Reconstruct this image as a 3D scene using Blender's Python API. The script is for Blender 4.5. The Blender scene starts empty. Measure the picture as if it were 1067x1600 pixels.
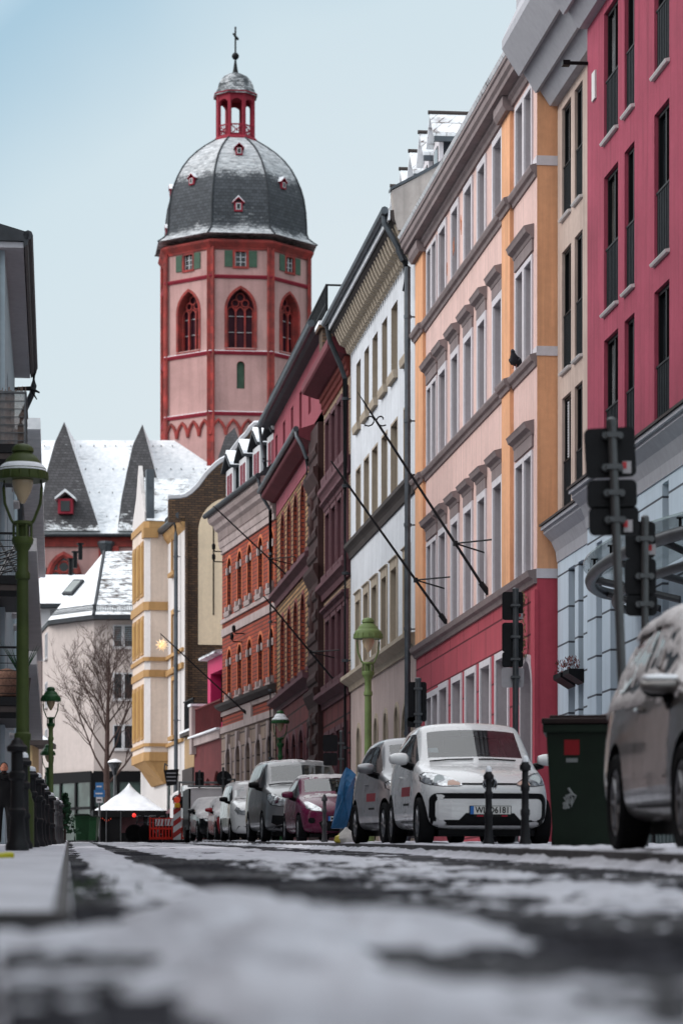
import bpy, bmesh, math, random
from mathutils import Vector, Matrix, noise as mnoise
from mathutils.bvhtree import BVHTree
R = math.radians
random.seed(7)
scn = bpy.context.scene
COL = scn.collection
# ------------------------------------------------------------------ camera, sky, sun, exposure
F, CX, HY = 4600.0, 533.5, 1427.0          # focal length and principal point in photograph pixels
SL = .0255                                  # the street climbs away from the camera
def P(x, y, Y): return Vector(((x-CX)*Y/F, Y, (HY-y)*Y/F))
def ground(Y): return -.18 + SL*Y
cam = bpy.data.cameras.new('camera'); camo = bpy.data.objects.new('camera', cam); COL.objects.link(camo)
camo.rotation_euler = (R(90), 0, 0)
cam.sensor_fit = 'VERTICAL'; cam.sensor_height = 36; cam.lens = 36*F/1600
cam.shift_y = (HY-800)/1600
cam.clip_start = .05; cam.clip_end = 3000
cam.dof.use_dof = True; cam.dof.focus_distance = 52; cam.dof.aperture_fstop = 3.0
scn.camera = camo
w = bpy.data.worlds.new('World'); scn.world = w; w.use_nodes = True
nt = w.node_tree; nt.nodes.clear()
wo = nt.nodes.new('ShaderNodeOutputWorld'); add = nt.nodes.new('ShaderNodeAddShader')
b1 = nt.nodes.new('ShaderNodeBackground'); b2 = nt.nodes.new('ShaderNodeBackground')
sk = nt.nodes.new('ShaderNodeTexSky'); sk.sky_type = 'NISHITA'; sk.sun_disc = False
sk.sun_elevation = R(34); sk.sun_rotation = R(252); sk.dust_density = 3
nt.links.new(sk.outputs[0], b1.inputs[0]); b1.inputs[1].default_value = .022
tc = nt.nodes.new('ShaderNodeTexCoord'); sp = nt.nodes.new('ShaderNodeSeparateXYZ'); rp = nt.nodes.new('ShaderNodeValToRGB')
nt.links.new(tc.outputs['Generated'], sp.inputs[0])
nz = nt.nodes.new('ShaderNodeTexNoise'); nz.inputs['Scale'].default_value = 2.6; nz.inputs['Detail'].default_value = 4
nt.links.new(tc.outputs['Generated'], nz.inputs['Vector'])
ma = nt.nodes.new('ShaderNodeMath'); ma.operation = 'MULTIPLY_ADD'; ma.inputs[1].default_value = .26; ma.inputs[2].default_value = -.13
nt.links.new(nz.outputs[0], ma.inputs[0])
mb_ = nt.nodes.new('ShaderNodeMath'); mb_.operation = 'ADD'
mx_ = nt.nodes.new('ShaderNodeMath'); mx_.operation = 'MULTIPLY_ADD'; mx_.inputs[1].default_value = -.55; nt.links.new(sp.outputs['X'], mx_.inputs[0]); nt.links.new(sp.outputs['Z'], mx_.inputs[2]); nt.links.new(mx_.outputs[0], mb_.inputs[0]); nt.links.new(ma.outputs[0], mb_.inputs[1])
nt.links.new(mb_.outputs[0], rp.inputs[0])
e = rp.color_ramp.elements
e[0].position = 0; e[0].color = (.70, .78, .80, 1)
e[1].position = 1; e[1].color = (1.95, 2.0, 2.05, 1)
for p_, c_ in ((.18, (.66, .735, .765)), (.26, (.60, .71, .755)), (.335, (.37, .545, .66)), (.44, (1.0, 1.1, 1.15)), (.62, (1.6, 1.66, 1.72))):
    q = e.new(p_); q.color = (*c_, 1)
nt.links.new(rp.outputs[0], b2.inputs[0]); b2.inputs[1].default_value = 1.0
nt.links.new(b1.outputs[0], add.inputs[0]); nt.links.new(b2.outputs[0], add.inputs[1]); nt.links.new(add.outputs[0], wo.inputs[0])
sun = bpy.data.lights.new('sun', 'SUN'); sun.energy = 1.25; sun.angle = R(28); sun.color = (1, .965, .92)
suno = bpy.data.objects.new('sun', sun); COL.objects.link(suno); suno.rotation_euler = (R(56), 0, R(-72))
scn.view_settings.view_transform = 'Standard'; scn.view_settings.look = 'None'
scn.view_settings.exposure = 0; scn.view_settings.gamma = 1
scn.cycles.use_denoising = True; scn.cycles.max_bounces = 6

# ------------------------------------------------------------------ materials
MATS = {}
def newmat(name):
    m = bpy.data.materials.new(name); m.use_nodes = True
    MATS[name] = m
    return m, m.node_tree.nodes, m.node_tree.links, m.node_tree.nodes['Principled BSDF']
def mix(N, L, fac, a, b, typ='MIX'):
    n = N.new('ShaderNodeMix'); n.data_type = 'RGBA'; n.blend_type = typ
    for s, v in ((n.inputs[0], fac), (n.inputs[6], a), (n.inputs[7], b)):
        if hasattr(v, 'links') or isinstance(v, bpy.types.NodeSocket): L.new(v, s)
        elif isinstance(v, (int, float)): s.default_value = v
        else: s.default_value = (*v, 1)
    return n.outputs[2]
def tnoise(N, L, vec, scale, detail=4, rough=.6):
    n = N.new('ShaderNodeTexNoise'); n.inputs['Scale'].default_value = scale; n.inputs['Detail'].default_value = detail
    n.inputs['Roughness'].default_value = rough
    if vec is not None: L.new(vec, n.inputs['Vector'])
    return n.outputs[0]
def ramp(N, L, v, a, b):
    n = N.new('ShaderNodeMapRange'); n.inputs[1].default_value = a; n.inputs[2].default_value = b; n.clamp = True
    L.new(v, n.inputs[0]); return n.outputs[0]
def mapping(N, L, vec, sc):
    n = N.new('ShaderNodeMapping'); n.inputs['Scale'].default_value = sc; L.new(vec, n.inputs[0]); return n.outputs[0]
def wallvec(N, L, vec):
    s = N.new('ShaderNodeSeparateXYZ'); L.new(vec, s.inputs[0])
    a = N.new('ShaderNodeMath'); a.operation = 'ADD'; L.new(s.outputs[0], a.inputs[0]); L.new(s.outputs[1], a.inputs[1])
    c = N.new('ShaderNodeCombineXYZ'); L.new(a.outputs[0], c.inputs[0]); L.new(s.outputs[2], c.inputs[1]); return c.outputs[0]
def bumpn(N, L, bsdf, h, st, dist=.02):
    b = N.new('ShaderNodeBump'); b.inputs['Strength'].default_value = st; b.inputs['Distance'].default_value = dist
    L.new(h, b.inputs['Height']); L.new(b.outputs[0], bsdf.inputs['Normal'])
def dirt(N, L, vec, c, var, scale, streak, ss=1.0):
    v1 = tnoise(N, L, vec, scale); d = tuple(x*(1-var) for x in c); l = tuple(min(1, x*(1+var)) for x in c)
    col = mix(N, L, ramp(N, L, v1, .3, .7), d, l)
    if streak:
        v2 = tnoise(N, L, mapping(N, L, vec, (6*ss, 6*ss, .35*ss)), 1.0, 5)
        col = mix(N, L, ramp(N, L, v2, .45, .75), col, mix(N, L, streak, col, tuple(x*.35 for x in c)))
    v3 = tnoise(N, L, vec, scale*14, 3)
    return mix(N, L, ramp(N, L, v3, .35, .75), col, mix(N, L, .14, col, tuple(x*.3 for x in c)))
def plain(name, c, rough=.75, var=.08, scale=1.0, streak=0, bump=.15, bscale=60, metal=0, spec=.2, coat=0, ss=1.0):
    if name in MATS: return MATS[name]
    m, N, L, B = newmat(name); t = N.new('ShaderNodeTexCoord').outputs['Object']
    L.new(dirt(N, L, t, c, var, scale, streak, ss), B.inputs['Base Color'])
    B.inputs['Roughness'].default_value = rough; B.inputs['Metallic'].default_value = metal
    B.inputs['Specular IOR Level'].default_value = spec; B.inputs['Coat Weight'].default_value = coat; B.inputs['Coat Roughness'].default_value = .08
    if bump: bumpn(N, L, B, tnoise(N, L, t, bscale, 3), bump)
    return m
def brick(name, c1, c2, mortar, bw=.25, bh=.083, ms=.012, rough=.85, bump=.5, off=.5, streak=.25, var=.15):
    m, N, L, B = newmat(name); t = N.new('ShaderNodeTexCoord').outputs['Object']
    n = N.new('ShaderNodeTexBrick'); L.new(wallvec(N, L, t), n.inputs['Vector'])
    n.inputs['Color1'].default_value = (*c1, 1); n.inputs['Color2'].default_value = (*c2, 1); n.inputs['Mortar'].default_value = (*mortar, 1)
    n.inputs['Scale'].default_value = 1; n.inputs['Brick Width'].default_value = bw; n.inputs['Row Height'].default_value = bh
    n.inputs['Mortar Size'].default_value = ms; n.offset = off; n.inputs['Bias'].default_value = 0
    col = mix(N, L, ramp(N, L, tnoise(N, L, t, .8), .3, .7), n.outputs[0], mix(N, L, var*2, n.outputs[0], (.03, .025, .025)))
    if streak:
        v2 = tnoise(N, L, mapping(N, L, t, (5, 5, .3)), 1.0, 5)
        col = mix(N, L, ramp(N, L, v2, .45, .8), col, mix(N, L, streak, col, (.05, .045, .045)))
    L.new(col, B.inputs['Base Color']); B.inputs['Roughness'].default_value = rough; B.inputs['Specular IOR Level'].default_value = .15
    iv = N.new('ShaderNodeMath'); iv.operation = 'SUBTRACT'; iv.inputs[0].default_value = 1; L.new(n.outputs[1], iv.inputs[1])
    bumpn(N, L, B, iv.outputs[0], bump, .015)
    return m
def snowroof(name, base, cover, tile=(.3, .22), nscale=.5, zgrad=None, hard=.06, polar=0, thin=0):
    """slates or tiles with snow lying on them; cover 0..1, zgrad=(z0,z1,amount) adds snow between two local heights"""
    m, N, L, B = newmat(name); t = N.new('ShaderNodeTexCoord').outputs['Object']
    n = N.new('ShaderNodeTexBrick'); wv = wallvec(N, L, t)
    if polar:
        s_ = N.new('ShaderNodeSeparateXYZ'); L.new(t, s_.inputs[0]); a_ = N.new('ShaderNodeMath'); a_.operation = 'ARCTAN2'; L.new(s_.outputs[1], a_.inputs[0]); L.new(s_.outputs[0], a_.inputs[1])
        m_ = N.new('ShaderNodeMath'); m_.operation = 'MULTIPLY'; L.new(a_.outputs[0], m_.inputs[0]); m_.inputs[1].default_value = polar; c_ = N.new('ShaderNodeCombineXYZ'); L.new(m_.outputs[0], c_.inputs[0]); L.new(s_.outputs[2], c_.inputs[1]); wv = c_.outputs[0]
    L.new(wv, n.inputs['Vector'])
    n.inputs['Color1'].default_value = (*base, 1); n.inputs['Color2'].default_value = (*[x*.65 for x in base], 1); n.inputs['Mortar'].default_value = (*[x*.35 for x in base], 1)
    n.inputs['Scale'].default_value = 1; n.inputs['Brick Width'].default_value = tile[0]; n.inputs['Row Height'].default_value = tile[1]; n.inputs['Mortar Size'].default_value = .02
    v = tnoise(N, L, t, nscale, 6, .62); v4 = tnoise(N, L, mapping(N, L, t, (1.6, 1.6, 4)), 1.1, 5, .7)
    a = N.new('ShaderNodeMath'); a.operation = 'ADD'; L.new(v, a.inputs[0]); L.new(v4, a.inputs[1])
    h = N.new('ShaderNodeMath'); h.operation = 'MULTIPLY'; L.new(a.outputs[0], h.inputs[0]); h.inputs[1].default_value = .5
    val = h.outputs[0]
    j = N.new('ShaderNodeMath'); j.operation = 'MULTIPLY_ADD'; L.new(n.outputs[1], j.inputs[0]); j.inputs[1].default_value = -.07; L.new(val, j.inputs[2]); val = j.outputs[0]
    if zgrad:
        s = N.new('ShaderNodeSeparateXYZ'); L.new(t, s.inputs[0])
        for z0, z1, am in zgrad:
            g = ramp(N, L, s.outputs[2], z0, z1)
            q = N.new('ShaderNodeMath'); q.operation = 'MULTIPLY_ADD'; L.new(g, q.inputs[0]); q.inputs[1].default_value = am; L.new(val, q.inputs[2]); val = q.outputs[0]
    th = .75-cover*.5
    fac = ramp(N, L, val, th-hard, th+hard)
    if thin:
        tf = N.new('ShaderNodeMath'); tf.operation = 'MULTIPLY'; L.new(fac, tf.inputs[0]); rr_ = N.new('ShaderNodeMapRange'); rr_.inputs[1].default_value = .34; rr_.inputs[2].default_value = .74; rr_.inputs[3].default_value = 1-thin; rr_.inputs[4].default_value = 1; L.new(tnoise(N, L, mapping(N, L, t, (1, 1, 5)), 1.3, 6, .75), rr_.inputs[0]); L.new(rr_.outputs[0], tf.inputs[1]); fac = tf.outputs[0]
    sn = mix(N, L, ramp(N, L, tnoise(N, L, t, 2.5, 5), .3, .7), (.58, .61, .64), (.80, .81, .83))
    L.new(mix(N, L, fac, n.outputs[0], sn), B.inputs['Base Color']); B.inputs['Roughness'].default_value = .8; B.inputs['Specular IOR Level'].default_value = .3
    bumpn(N, L, B, mix(N, L, fac, n.outputs[1], (0, 0, 0)), .35, .02)
    return m
def emit(name, c, st):
    m, N, L, B = newmat(name); B.inputs['Base Color'].default_value = (*c, 1)
    B.inputs['Emission Color'].default_value = (*c, 1); B.inputs['Emission Strength'].default_value = st; return m
def glassy(name, c=(.008, .010, .012), rough=.04, spec=.6, curtains=False):
    m, N, L, B = newmat(name); t = N.new('ShaderNodeTexCoord').outputs['Object']
    L.new(mix(N, L, ramp(N, L, tnoise(N, L, t, .9, 2), .4, .65), c, tuple(x*2.2 for x in c)), B.inputs['Base Color'])
    B.inputs['Roughness'].default_value = rough; B.inputs['Specular IOR Level'].default_value = spec
    bumpn(N, L, B, tnoise(N, L, t, 1.5, 1), .06, .05); return m
def carglass(name, tint=(.35, .4, .42), dirty=.25):
    m, N, L, B = newmat(name); t = N.new('ShaderNodeTexCoord').outputs['Object']
    out = N['Material Output']
    g = N.new('ShaderNodeBsdfGlossy'); g.inputs['Roughness'].default_value = .02
    tr = N.new('ShaderNodeBsdfTransparent'); tr.inputs[0].default_value = (*tint, 1)
    fr = N.new('ShaderNodeFresnel'); fr.inputs[0].default_value = 2.05
    d = N.new('ShaderNodeBsdfDiffuse'); d.inputs[0].default_value = (.5, .53, .55, 1)
    m1 = N.new('ShaderNodeMixShader'); L.new(fr.outputs[0], m1.inputs[0]); L.new(tr.outputs[0], m1.inputs[1]); L.new(g.outputs[0], m1.inputs[2])
    m2 = N.new('ShaderNodeMixShader'); k = N.new('ShaderNodeMath'); k.operation = 'MULTIPLY'; k.inputs[1].default_value = dirty
    L.new(ramp(N, L, tnoise(N, L, t, 2, 5), .25, .75), k.inputs[0]); L.new(k.outputs[0], m2.inputs[0])
    L.new(m1.outputs[0], m2.inputs[1]); L.new(d.outputs[0], m2.inputs[2]); L.new(m2.outputs[0], out.inputs[0])
    return m
def paint(name, c, rough=.22, metal=0, grime=.35, coat=.7, spec=.5):
    m, N, L, B = newmat(name); t = N.new('ShaderNodeTexCoord').outputs['Object']
    s = N.new('ShaderNodeSeparateXYZ'); L.new(t, s.inputs[0])
    low = ramp(N, L, s.outputs[2], .75, .15)
    n = ramp(N, L, tnoise(N, L, t, 3.5, 6), .3, .75)
    q = N.new('ShaderNodeMath'); q.operation = 'MULTIPLY'; L.new(low, q.inputs[0]); L.new(n, q.inputs[1])
    q2 = N.new('ShaderNodeMath'); q2.operation = 'MULTIPLY'; L.new(q.outputs[0], q2.inputs[0]); q2.inputs[1].default_value = grime*2
    L.new(mix(N, L, q2.outputs[0], c, tuple(.03+.25*x for x in c)), B.inputs['Base Color'])
    B.inputs['Metallic'].default_value = metal
    rr = N.new('ShaderNodeMath'); rr.operation = 'MULTIPLY_ADD'; L.new(n, rr.inputs[0]); rr.inputs[1].default_value = .15; rr.inputs[2].default_value = rough; L.new(rr.outputs[0], B.inputs['Roughness'])
    B.inputs['Specular IOR Level'].default_value = spec; B.inputs['Coat Weight'].default_value = coat; B.inputs['Coat Roughness'].default_value = .05
    return m
def snowmat(name='snow', c0=(.66, .68, .72), c1=(.84, .85, .88)):
    if name in MATS: return MATS[name]
    m, N, L, B = newmat(name); t = N.new('ShaderNodeTexCoord').outputs['Object']
    L.new(mix(N, L, ramp(N, L, tnoise(N, L, t, 2.2, 6), .3, .7), c0, c1), B.inputs['Base Color'])
    B.inputs['Roughness'].default_value = .75; B.inputs['Specular IOR Level'].default_value = .3
    bumpn(N, L, B, tnoise(N, L, t, 28, 4, .7), .6, .02); return m
SNOW = snowmat()
BLACK = plain('black_plastic', (.005, .005, .006), .5, bump=0, spec=.12)
RUBBER = plain('tyre_rubber', (.007, .007, .008), .85, spec=.1)
DARKMETAL = plain('dark_iron', (.012, .0125, .014), .55, var=.2, spec=.12)
ZINC = plain('zinc', (.085, .095, .108), .45, var=.25, scale=3, metal=.55)
STEEL = plain('galvanised_steel', (.10, .103, .108), .42, var=.2, scale=4, metal=.7)
SLATE = plain('slate', (.032, .036, .042), .6, var=.25, scale=3)
GLASS = glassy('window_glass')
GLASS2 = glassy('curtained_glass', (.10, .10, .105), .06); GLASS3 = glassy('net_curtain_glass', (.05, .048, .045), .05); PANES = [GLASS, GLASS, GLASS2, GLASS3]
WFRAME = plain('white_window_frame', (.5, .5, .52), .5, bump=0)

# ------------------------------------------------------------------ mesh helpers
class MB:
    def __init__(s): s.v = []; s.f = []; s.mi = []; s.M = None
    def _a(s, vs, fs, mi=0):
        o = len(s.v)
        for p in vs:
            p = Vector(p); s.v.append(tuple(s.M @ p) if s.M is not None else tuple(p))
        for f in fs: s.f.append(tuple(o+i for i in f)); s.mi.append(mi)
    def box(s, x0, x1, y0, y1, z0, z1, mi=0):
        if x1 < x0: x0, x1 = x1, x0
        if y1 < y0: y0, y1 = y1, y0
        if z1 < z0: z0, z1 = z1, z0
        s._a([(x0,y0,z0),(x1,y0,z0),(x1,y1,z0),(x0,y1,z0),(x0,y0,z1),(x1,y0,z1),(x1,y1,z1),(x0,y1,z1)],
             [(0,3,2,1),(4,5,6,7),(0,1,5,4),(1,2,6,5),(2,3,7,6),(3,0,4,7)], mi); return s
    def face(s, pts, mi=0): s._a(pts, [tuple(range(len(pts)))], mi); return s
    def prism(s, prof, x0, x1, mi=0):
        """profile in (y,z), extruded along x"""
        n = len(prof); a = [(x0, p[0], p[1]) for p in prof]+[(x1, p[0], p[1]) for p in prof]
        s._a(a, [tuple(range(n)), tuple(range(2*n-1, n-1, -1))]+[(i, i+n, (i+1) % n+n, (i+1) % n) for i in range(n)], mi); return s
    def slab(s, poly, y0, y1, mi=0):
        """outline in (x,z), thickness along y"""
        n = len(poly); a = [(p[0], y0, p[1]) for p in poly]+[(p[0], y1, p[1]) for p in poly]
        s._a(a, [tuple(range(n)), tuple(range(2*n-1, n-1, -1))]+[(i, i+n, (i+1) % n+n, (i+1) % n) for i in range(n)], mi); return s
    def plate(s, poly, z0, z1, mi=0):
        n = len(poly); a = [(p[0], p[1], z0) for p in poly]+[(p[0], p[1], z1) for p in poly]
        s._a(a, [tuple(range(n)), tuple(range(2*n-1, n-1, -1))]+[(i, i+n, (i+1) % n+n, (i+1) % n) for i in range(n)], mi); return s
    def tube(s, pts, r, n=8, mi=0):
        pts = [Vector(p) for p in pts]; rs = r if isinstance(r, (list, tuple)) else [r]*len(pts)
        vs = []; fs = []
        for i, p in enumerate(pts):
            d = (pts[min(i+1, len(pts)-1)]-pts[max(i-1, 0)]).normalized()
            u = d.cross(Vector((0, 0, 1)));
            if u.length < .01: u = d.cross(Vector((0, 1, 0)))
            u.normalize(); v = d.cross(u)
            for k in range(n):
                a = 2*math.pi*k/n; vs.append(p+(u*math.cos(a)+v*math.sin(a))*rs[i])
        for i in range(len(pts)-1):
            for k in range(n): fs.append((i*n+k, i*n+(k+1) % n, (i+1)*n+(k+1) % n, (i+1)*n+k))
        fs.append(tuple(range(n-1, -1, -1))); fs.append(tuple((len(pts)-1)*n+k for k in range(n)))
        s._a(vs, fs, mi); return s
    def lathe(s, prof, n=20, c=(0, 0, 0), mi=0, ph=0, axis='z'):
        vs = []; fs = []
        for r, z in prof:
            for k in range(n):
                a = ph+2*math.pi*k/n
                if axis == 'z': vs.append((c[0]+r*math.cos(a), c[1]+r*math.sin(a), c[2]+z))
                elif axis == 'x': vs.append((c[0]+z, c[1]+r*math.cos(a), c[2]+r*math.sin(a)))
                else: vs.append((c[0]+r*math.cos(a), c[1]+z, c[2]+r*math.sin(a)))
        for i in range(len(prof)-1):
            for k in range(n): fs.append((i*n+k, i*n+(k+1) % n, (i+1)*n+(k+1) % n, (i+1)*n+k))
        fs.append(tuple(range(n-1, -1, -1))); fs.append(tuple((len(prof)-1)*n+k for k in range(n)))
        s._a(vs, fs, mi); return s
    def mesh(s, name, mats, smooth=False, bevel=0, fix=True):
        me = bpy.data.meshes.new(name); me.from_pydata(s.v, [], s.f)
        for m in (mats if isinstance(mats, (list, tuple)) else [mats]): me.materials.append(m)
        for p, k in zip(me.polygons, s.mi): p.material_index = k
        bm = bmesh.new(); bm.from_mesh(me)
        if fix: bmesh.ops.recalc_face_normals(bm, faces=bm.faces)
        if bevel: bmesh.ops.bevel(bm, geom=list(bm.edges), offset=bevel, segments=2, affect='EDGES', profile=.6)
        bm.to_mesh(me); bm.free()
        if smooth:
            for p in me.polygons: p.use_smooth = True
            try: me.set_sharp_from_angle(angle=R(40))
            except Exception: pass
        return me
    def build(s, name, mats, parent=None, smooth=False, bevel=0, loc=None, fix=True):
        return obj(name, s.mesh(name, mats, smooth, bevel, fix), parent, loc)
def obj(name, me, parent=None, loc=None):
    o = bpy.data.objects.new(name, me); COL.objects.link(o)
    if parent: o.parent = parent
    if loc is not None: o.location = loc
    return o
def tag(o, label=None, cat=None, group=None, kind=None):
    for k, v in (('label', label), ('category', cat), ('group', group), ('kind', kind)):
        if v: o[k] = v
    return o
def thing(name, label, cat, loc=(0, 0, 0), rz=0, group=None, rx=0):
    o = bpy.data.objects.new(name, None); COL.objects.link(o); o.location = loc; o.rotation_euler = (rx, 0, rz)
    o.empty_display_size = .3
    return tag(o, label, cat, group)
KIDS = {}
def copy_tree(o, loc, rz=None, label=None, scale=None):
    c = o.copy(); COL.objects.link(c); c.location = loc
    if rz is not None: c.rotation_euler.z = rz
    if label: c['label'] = label
    if scale: c.scale = (scale,)*3
    for ch in o.children:
        d = ch.copy(); COL.objects.link(d); d.parent = c
        for g in ch.children:
            h = g.copy(); COL.objects.link(h); h.parent = d
    return c
# facade line X = a - k*Y ; local x runs along it away from the camera, local y out to the street
class Line:
    def __init__(s, a, k, Yn, zb=None, left=False, Yf=None):
        s.a, s.k, s.Yn, s.q, s.left, s.Yf = a, k, Yn, math.sqrt(1+k*k), left, Yf
        s.zb = ground(Yn)-.2 if zb is None else zb
    def Y(s, x): return s.a/((x-CX)/F+s.k)
    def u(s, x): return (s.Y(x)-s.Yn)*s.q
    def z(s, x, y): return (HY-y)*s.Y(x)/F-s.zb
    def uY(s, Y): return (Y-s.Yn)*s.q
    def empty(s, name, label, cat, group=None):
        if s.left: return thing(name, label, cat, (s.a-s.k*s.Yf, s.Yf, s.zb), math.atan2(-1, s.k), group)
        return thing(name, label, cat, (s.a-s.k*s.Yn, s.Yn, s.zb), math.atan2(1, -s.k), group)
def archpts(u0, u1, z0, zt, kind, n=10):
    w = u1-u0; c = (u0+u1)/2; pts = []
    if kind == 'round':
        h = min(w/2, zt-z0)
        for i in range(n+1): a = math.pi*(1-i/n); pts.append((c+w/2*math.cos(a), zt-h+h*math.sin(a)))
    elif kind == 'seg':
        h = w*.22
        for i in range(n+1): t = -1+2*i/n; pts.append((c+w/2*t, zt-h*t*t))
    else:
        h = w*.78; m = n//2; r = (h*h+w*w/4)/w
        for i in range(m+1):
            z = h*i/m; x = u0+r-math.sqrt(max(0, r*r-z*z)); pts.append((x, zt-h+z))
        for i in range(m-1, -1, -1):
            z = h*i/m; x = u1-r+math.sqrt(max(0, r*r-z*z)); pts.append((x, zt-h+z))
    return pts
def facade(mb, u0, u1, z0, z1, holes, y=0, d=.22, mw=0, mr=0):
    us = sorted({u0, u1, *[h[0] for h in holes], *[h[1] for h in holes]}); zs = sorted({z0, z1, *[h[2] for h in holes], *[h[3] for h in holes]})
    us = [x for x in us if u0-1e-6 <= x <= u1+1e-6]; zs = [x for x in zs if z0-1e-6 <= x <= z1+1e-6]
    for i in range(len(us)-1):
        for j in range(len(zs)-1):
            a, b, c, e_ = us[i], us[i+1], zs[j], zs[j+1]; mu, mz = (a+b)/2, (c+e_)/2
            if b-a < 1e-5 or e_-c < 1e-5 or any(h[0] < mu < h[1] and h[2] < mz < h[3] for h in holes): continue
            mb._a([(a, y, c), (a, y, e_), (b, y, e_), (b, y, c)], [(0, 1, 2, 3)], mw)
    for h in holes:
        a, b, c, t = h[:4]; ar = h[4] if len(h) > 4 else None; dd = h[5] if len(h) > 5 else d; yb = y-dd
        q = archpts(a, b, c, t, ar) if ar else [(a, t), (b, t)]
        path = [(a, c)]+q+[(b, c)]
        if not ar: path = [(a, c), (a, t), (b, t), (b, c)]
        for i in range(len(path)-1):
            p, r_ = path[i], path[i+1]
            if abs(p[0]-r_[0])+abs(p[1]-r_[1]) < 1e-6: continue
            mb._a([(p[0], y, p[1]), (p[0], yb, p[1]), (r_[0], yb, r_[1]), (r_[0], y, r_[1])], [(0, 1, 2, 3)], mr)
        mb._a([(a, y, c), (b, y, c), (b, yb, c), (a, yb, c)], [(0, 1, 2, 3)], mr)
        if ar:
            for i in range(len(q)-1):
                p, r_ = q[i], q[i+1]
                if r_[0]-p[0] < 1e-6: continue
                mb._a([(p[0], y, p[1]), (p[0], y, t), (r_[0], y, t), (r_[0], y, r_[1])], [(0, 1, 2, 3)], mw)
def shell(mb, u0, u1, z0, z1, y, depth, mi=0, top=True):
    """side, back and top faces of the block behind a facade"""
    yb = y-depth
    mb.face([(u0, y, z0), (u0, yb, z0), (u0, yb, z1), (u0, y, z1)], mi); mb.face([(u1, y, z0), (u1, y, z1), (u1, yb, z1), (u1, yb, z0)], mi)
    mb.face([(u0, yb, z0), (u1, yb, z0), (u1, yb, z1), (u0, yb, z1)], mi)
    if top: mb.face([(u0, y, z1), (u0, yb, z1), (u1, yb, z1), (u1, y, z1)], mi)
WC = {}
def window(parent, h, frame, pane=None, y=0, d=.22, style='cross', sill=None, surround=None, hood=None, fw=.06, extra=None, name='window'):
    """one window: frame with panes, sill, surround and hood as its own pieces. sill=(mat,out,height,over) surround=(mat,width,out) hood=(mat,...)"""
    a, b, c, t = h[:4]; ar = h[4] if len(h) > 4 else None; d = h[5] if len(h) > 5 else d
    wd, ht = b-a, t-c; pane = pane or random.Random(int(a*97+c*31+len(WC))).choice(PANES); key = (round(wd, 2), round(ht, 2), ar, frame.name, style, round(d, 2), fw, pane.name)
    if key not in WC:
        m = MB(); q = archpts(0, wd, 0, ht, ar) if ar else [(0, ht), (wd, ht)]
        out = [(0, 0)]+q+[(wd, 0)]
        cx, cz = wd/2, ht/2
        inn = [(cx+(p[0]-cx)*(1-2*fw/wd), cz+(p[1]-cz)*(1-2*fw/ht)) for p in out]
        n = len(out)
        for i in range(n):
            j = (i+1) % n
            if abs(out[i][0]-out[j][0])+abs(out[i][1]-out[j][1]) < 1e-6: continue
            m._a([(out[i][0], -d+.07, out[i][1]), (out[j][0], -d+.07, out[j][1]), (inn[j][0], -d+.07, inn[j][1]), (inn[i][0], -d+.07, inn[i][1]),
                  (inn[i][0], -d+.015, inn[i][1]), (inn[j][0], -d+.015, inn[j][1])], [(0, 1, 2, 3), (3, 2, 5, 4)])
        if style in ('cross', 'tee', 'mid'): m.box(cx-.035, cx+.035, -d+.012, -d+.065, fw, ht-(fw if not ar else wd*.1))
        if style in ('cross', 'tee'): m.box(fw, wd-fw, -d+.012, -d+.06, ht*.66, ht*.66+.06)
        if style == 'grid':
            for k in (1, 2): m.box(wd*k/3-.02, wd*k/3+.02, -d+.012, -d+.06, fw, ht-.05)
            for k in (1, 2, 3): m.box(fw, wd-fw, -d+.012, -d+.055, ht*k/4-.02, ht*k/4+.02)
        fm = m.mesh('window_frame', frame)
        g = MB(); g.slab(out, -d-.012, -d+.012); gm = g.mesh('pane', pane or GLASS)
        WC[key] = (fm, gm)
    fm, gm = WC[key]
    o = obj(name, fm, parent, (a, y, c)); obj('pane', gm, o)
    if sill:
        mt, ou, hh, ov = sill; k2 = ('s', round(wd, 2), mt.name, ou, hh, ov)
        if k2 not in WC: WC[k2] = MB().prism([(-.03, -hh), (ou, -hh), (ou+.02, -hh*.35), (ou+.02, -.01), (-.03, .012)], -ov, wd+ov).mesh('sill', mt)
        obj('sill', WC[k2], o)
    if surround:
        mt, sw, so = surround[:3]; k3 = ('r', round(wd, 2), round(ht, 2), ar, mt.name, sw, so)
        if k3 not in WC:
            m = MB(); q = archpts(0, wd, 0, ht, ar) if ar else [(0, ht), (wd, ht)]
            path = [(0, 0)]+q+[(wd, 0)]; cx = wd/2
            zc = ht-wd/2 if ar else 0
            outp = []
            for x, z in path:
                if ar and z > zc:
                    v = Vector((x-cx, z-zc)); v = v*((v.length+sw)/max(v.length, .01)); outp.append((cx+v.x, zc+v.y))
                else: outp.append((x+(-sw if x < cx else sw), z+(sw if (not ar and z > 0) else 0)))
            for i in range(len(path)-1):
                p, r_, s_, t_ = path[i], path[i+1], outp[i+1], outp[i]
                if abs(p[0]-r_[0])+abs(p[1]-r_[1]) < 1e-6: continue
                m._a([(p[0], so, p[1]), (r_[0], so, r_[1]), (s_[0], so, s_[1]), (t_[0], so, t_[1]), (p[0], -.01, p[1]), (r_[0], -.01, r_[1]), (s_[0], -.01, s_[1]), (t_[0], -.01, t_[1])],
                     [(0, 1, 2, 3), (0, 4, 5, 1), (2, 6, 7, 3), (1, 5, 6, 2), (0, 3, 7, 4)])
            WC[k3] = m.mesh('surround', mt)
        obj('surround', WC[k3], o)
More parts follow.
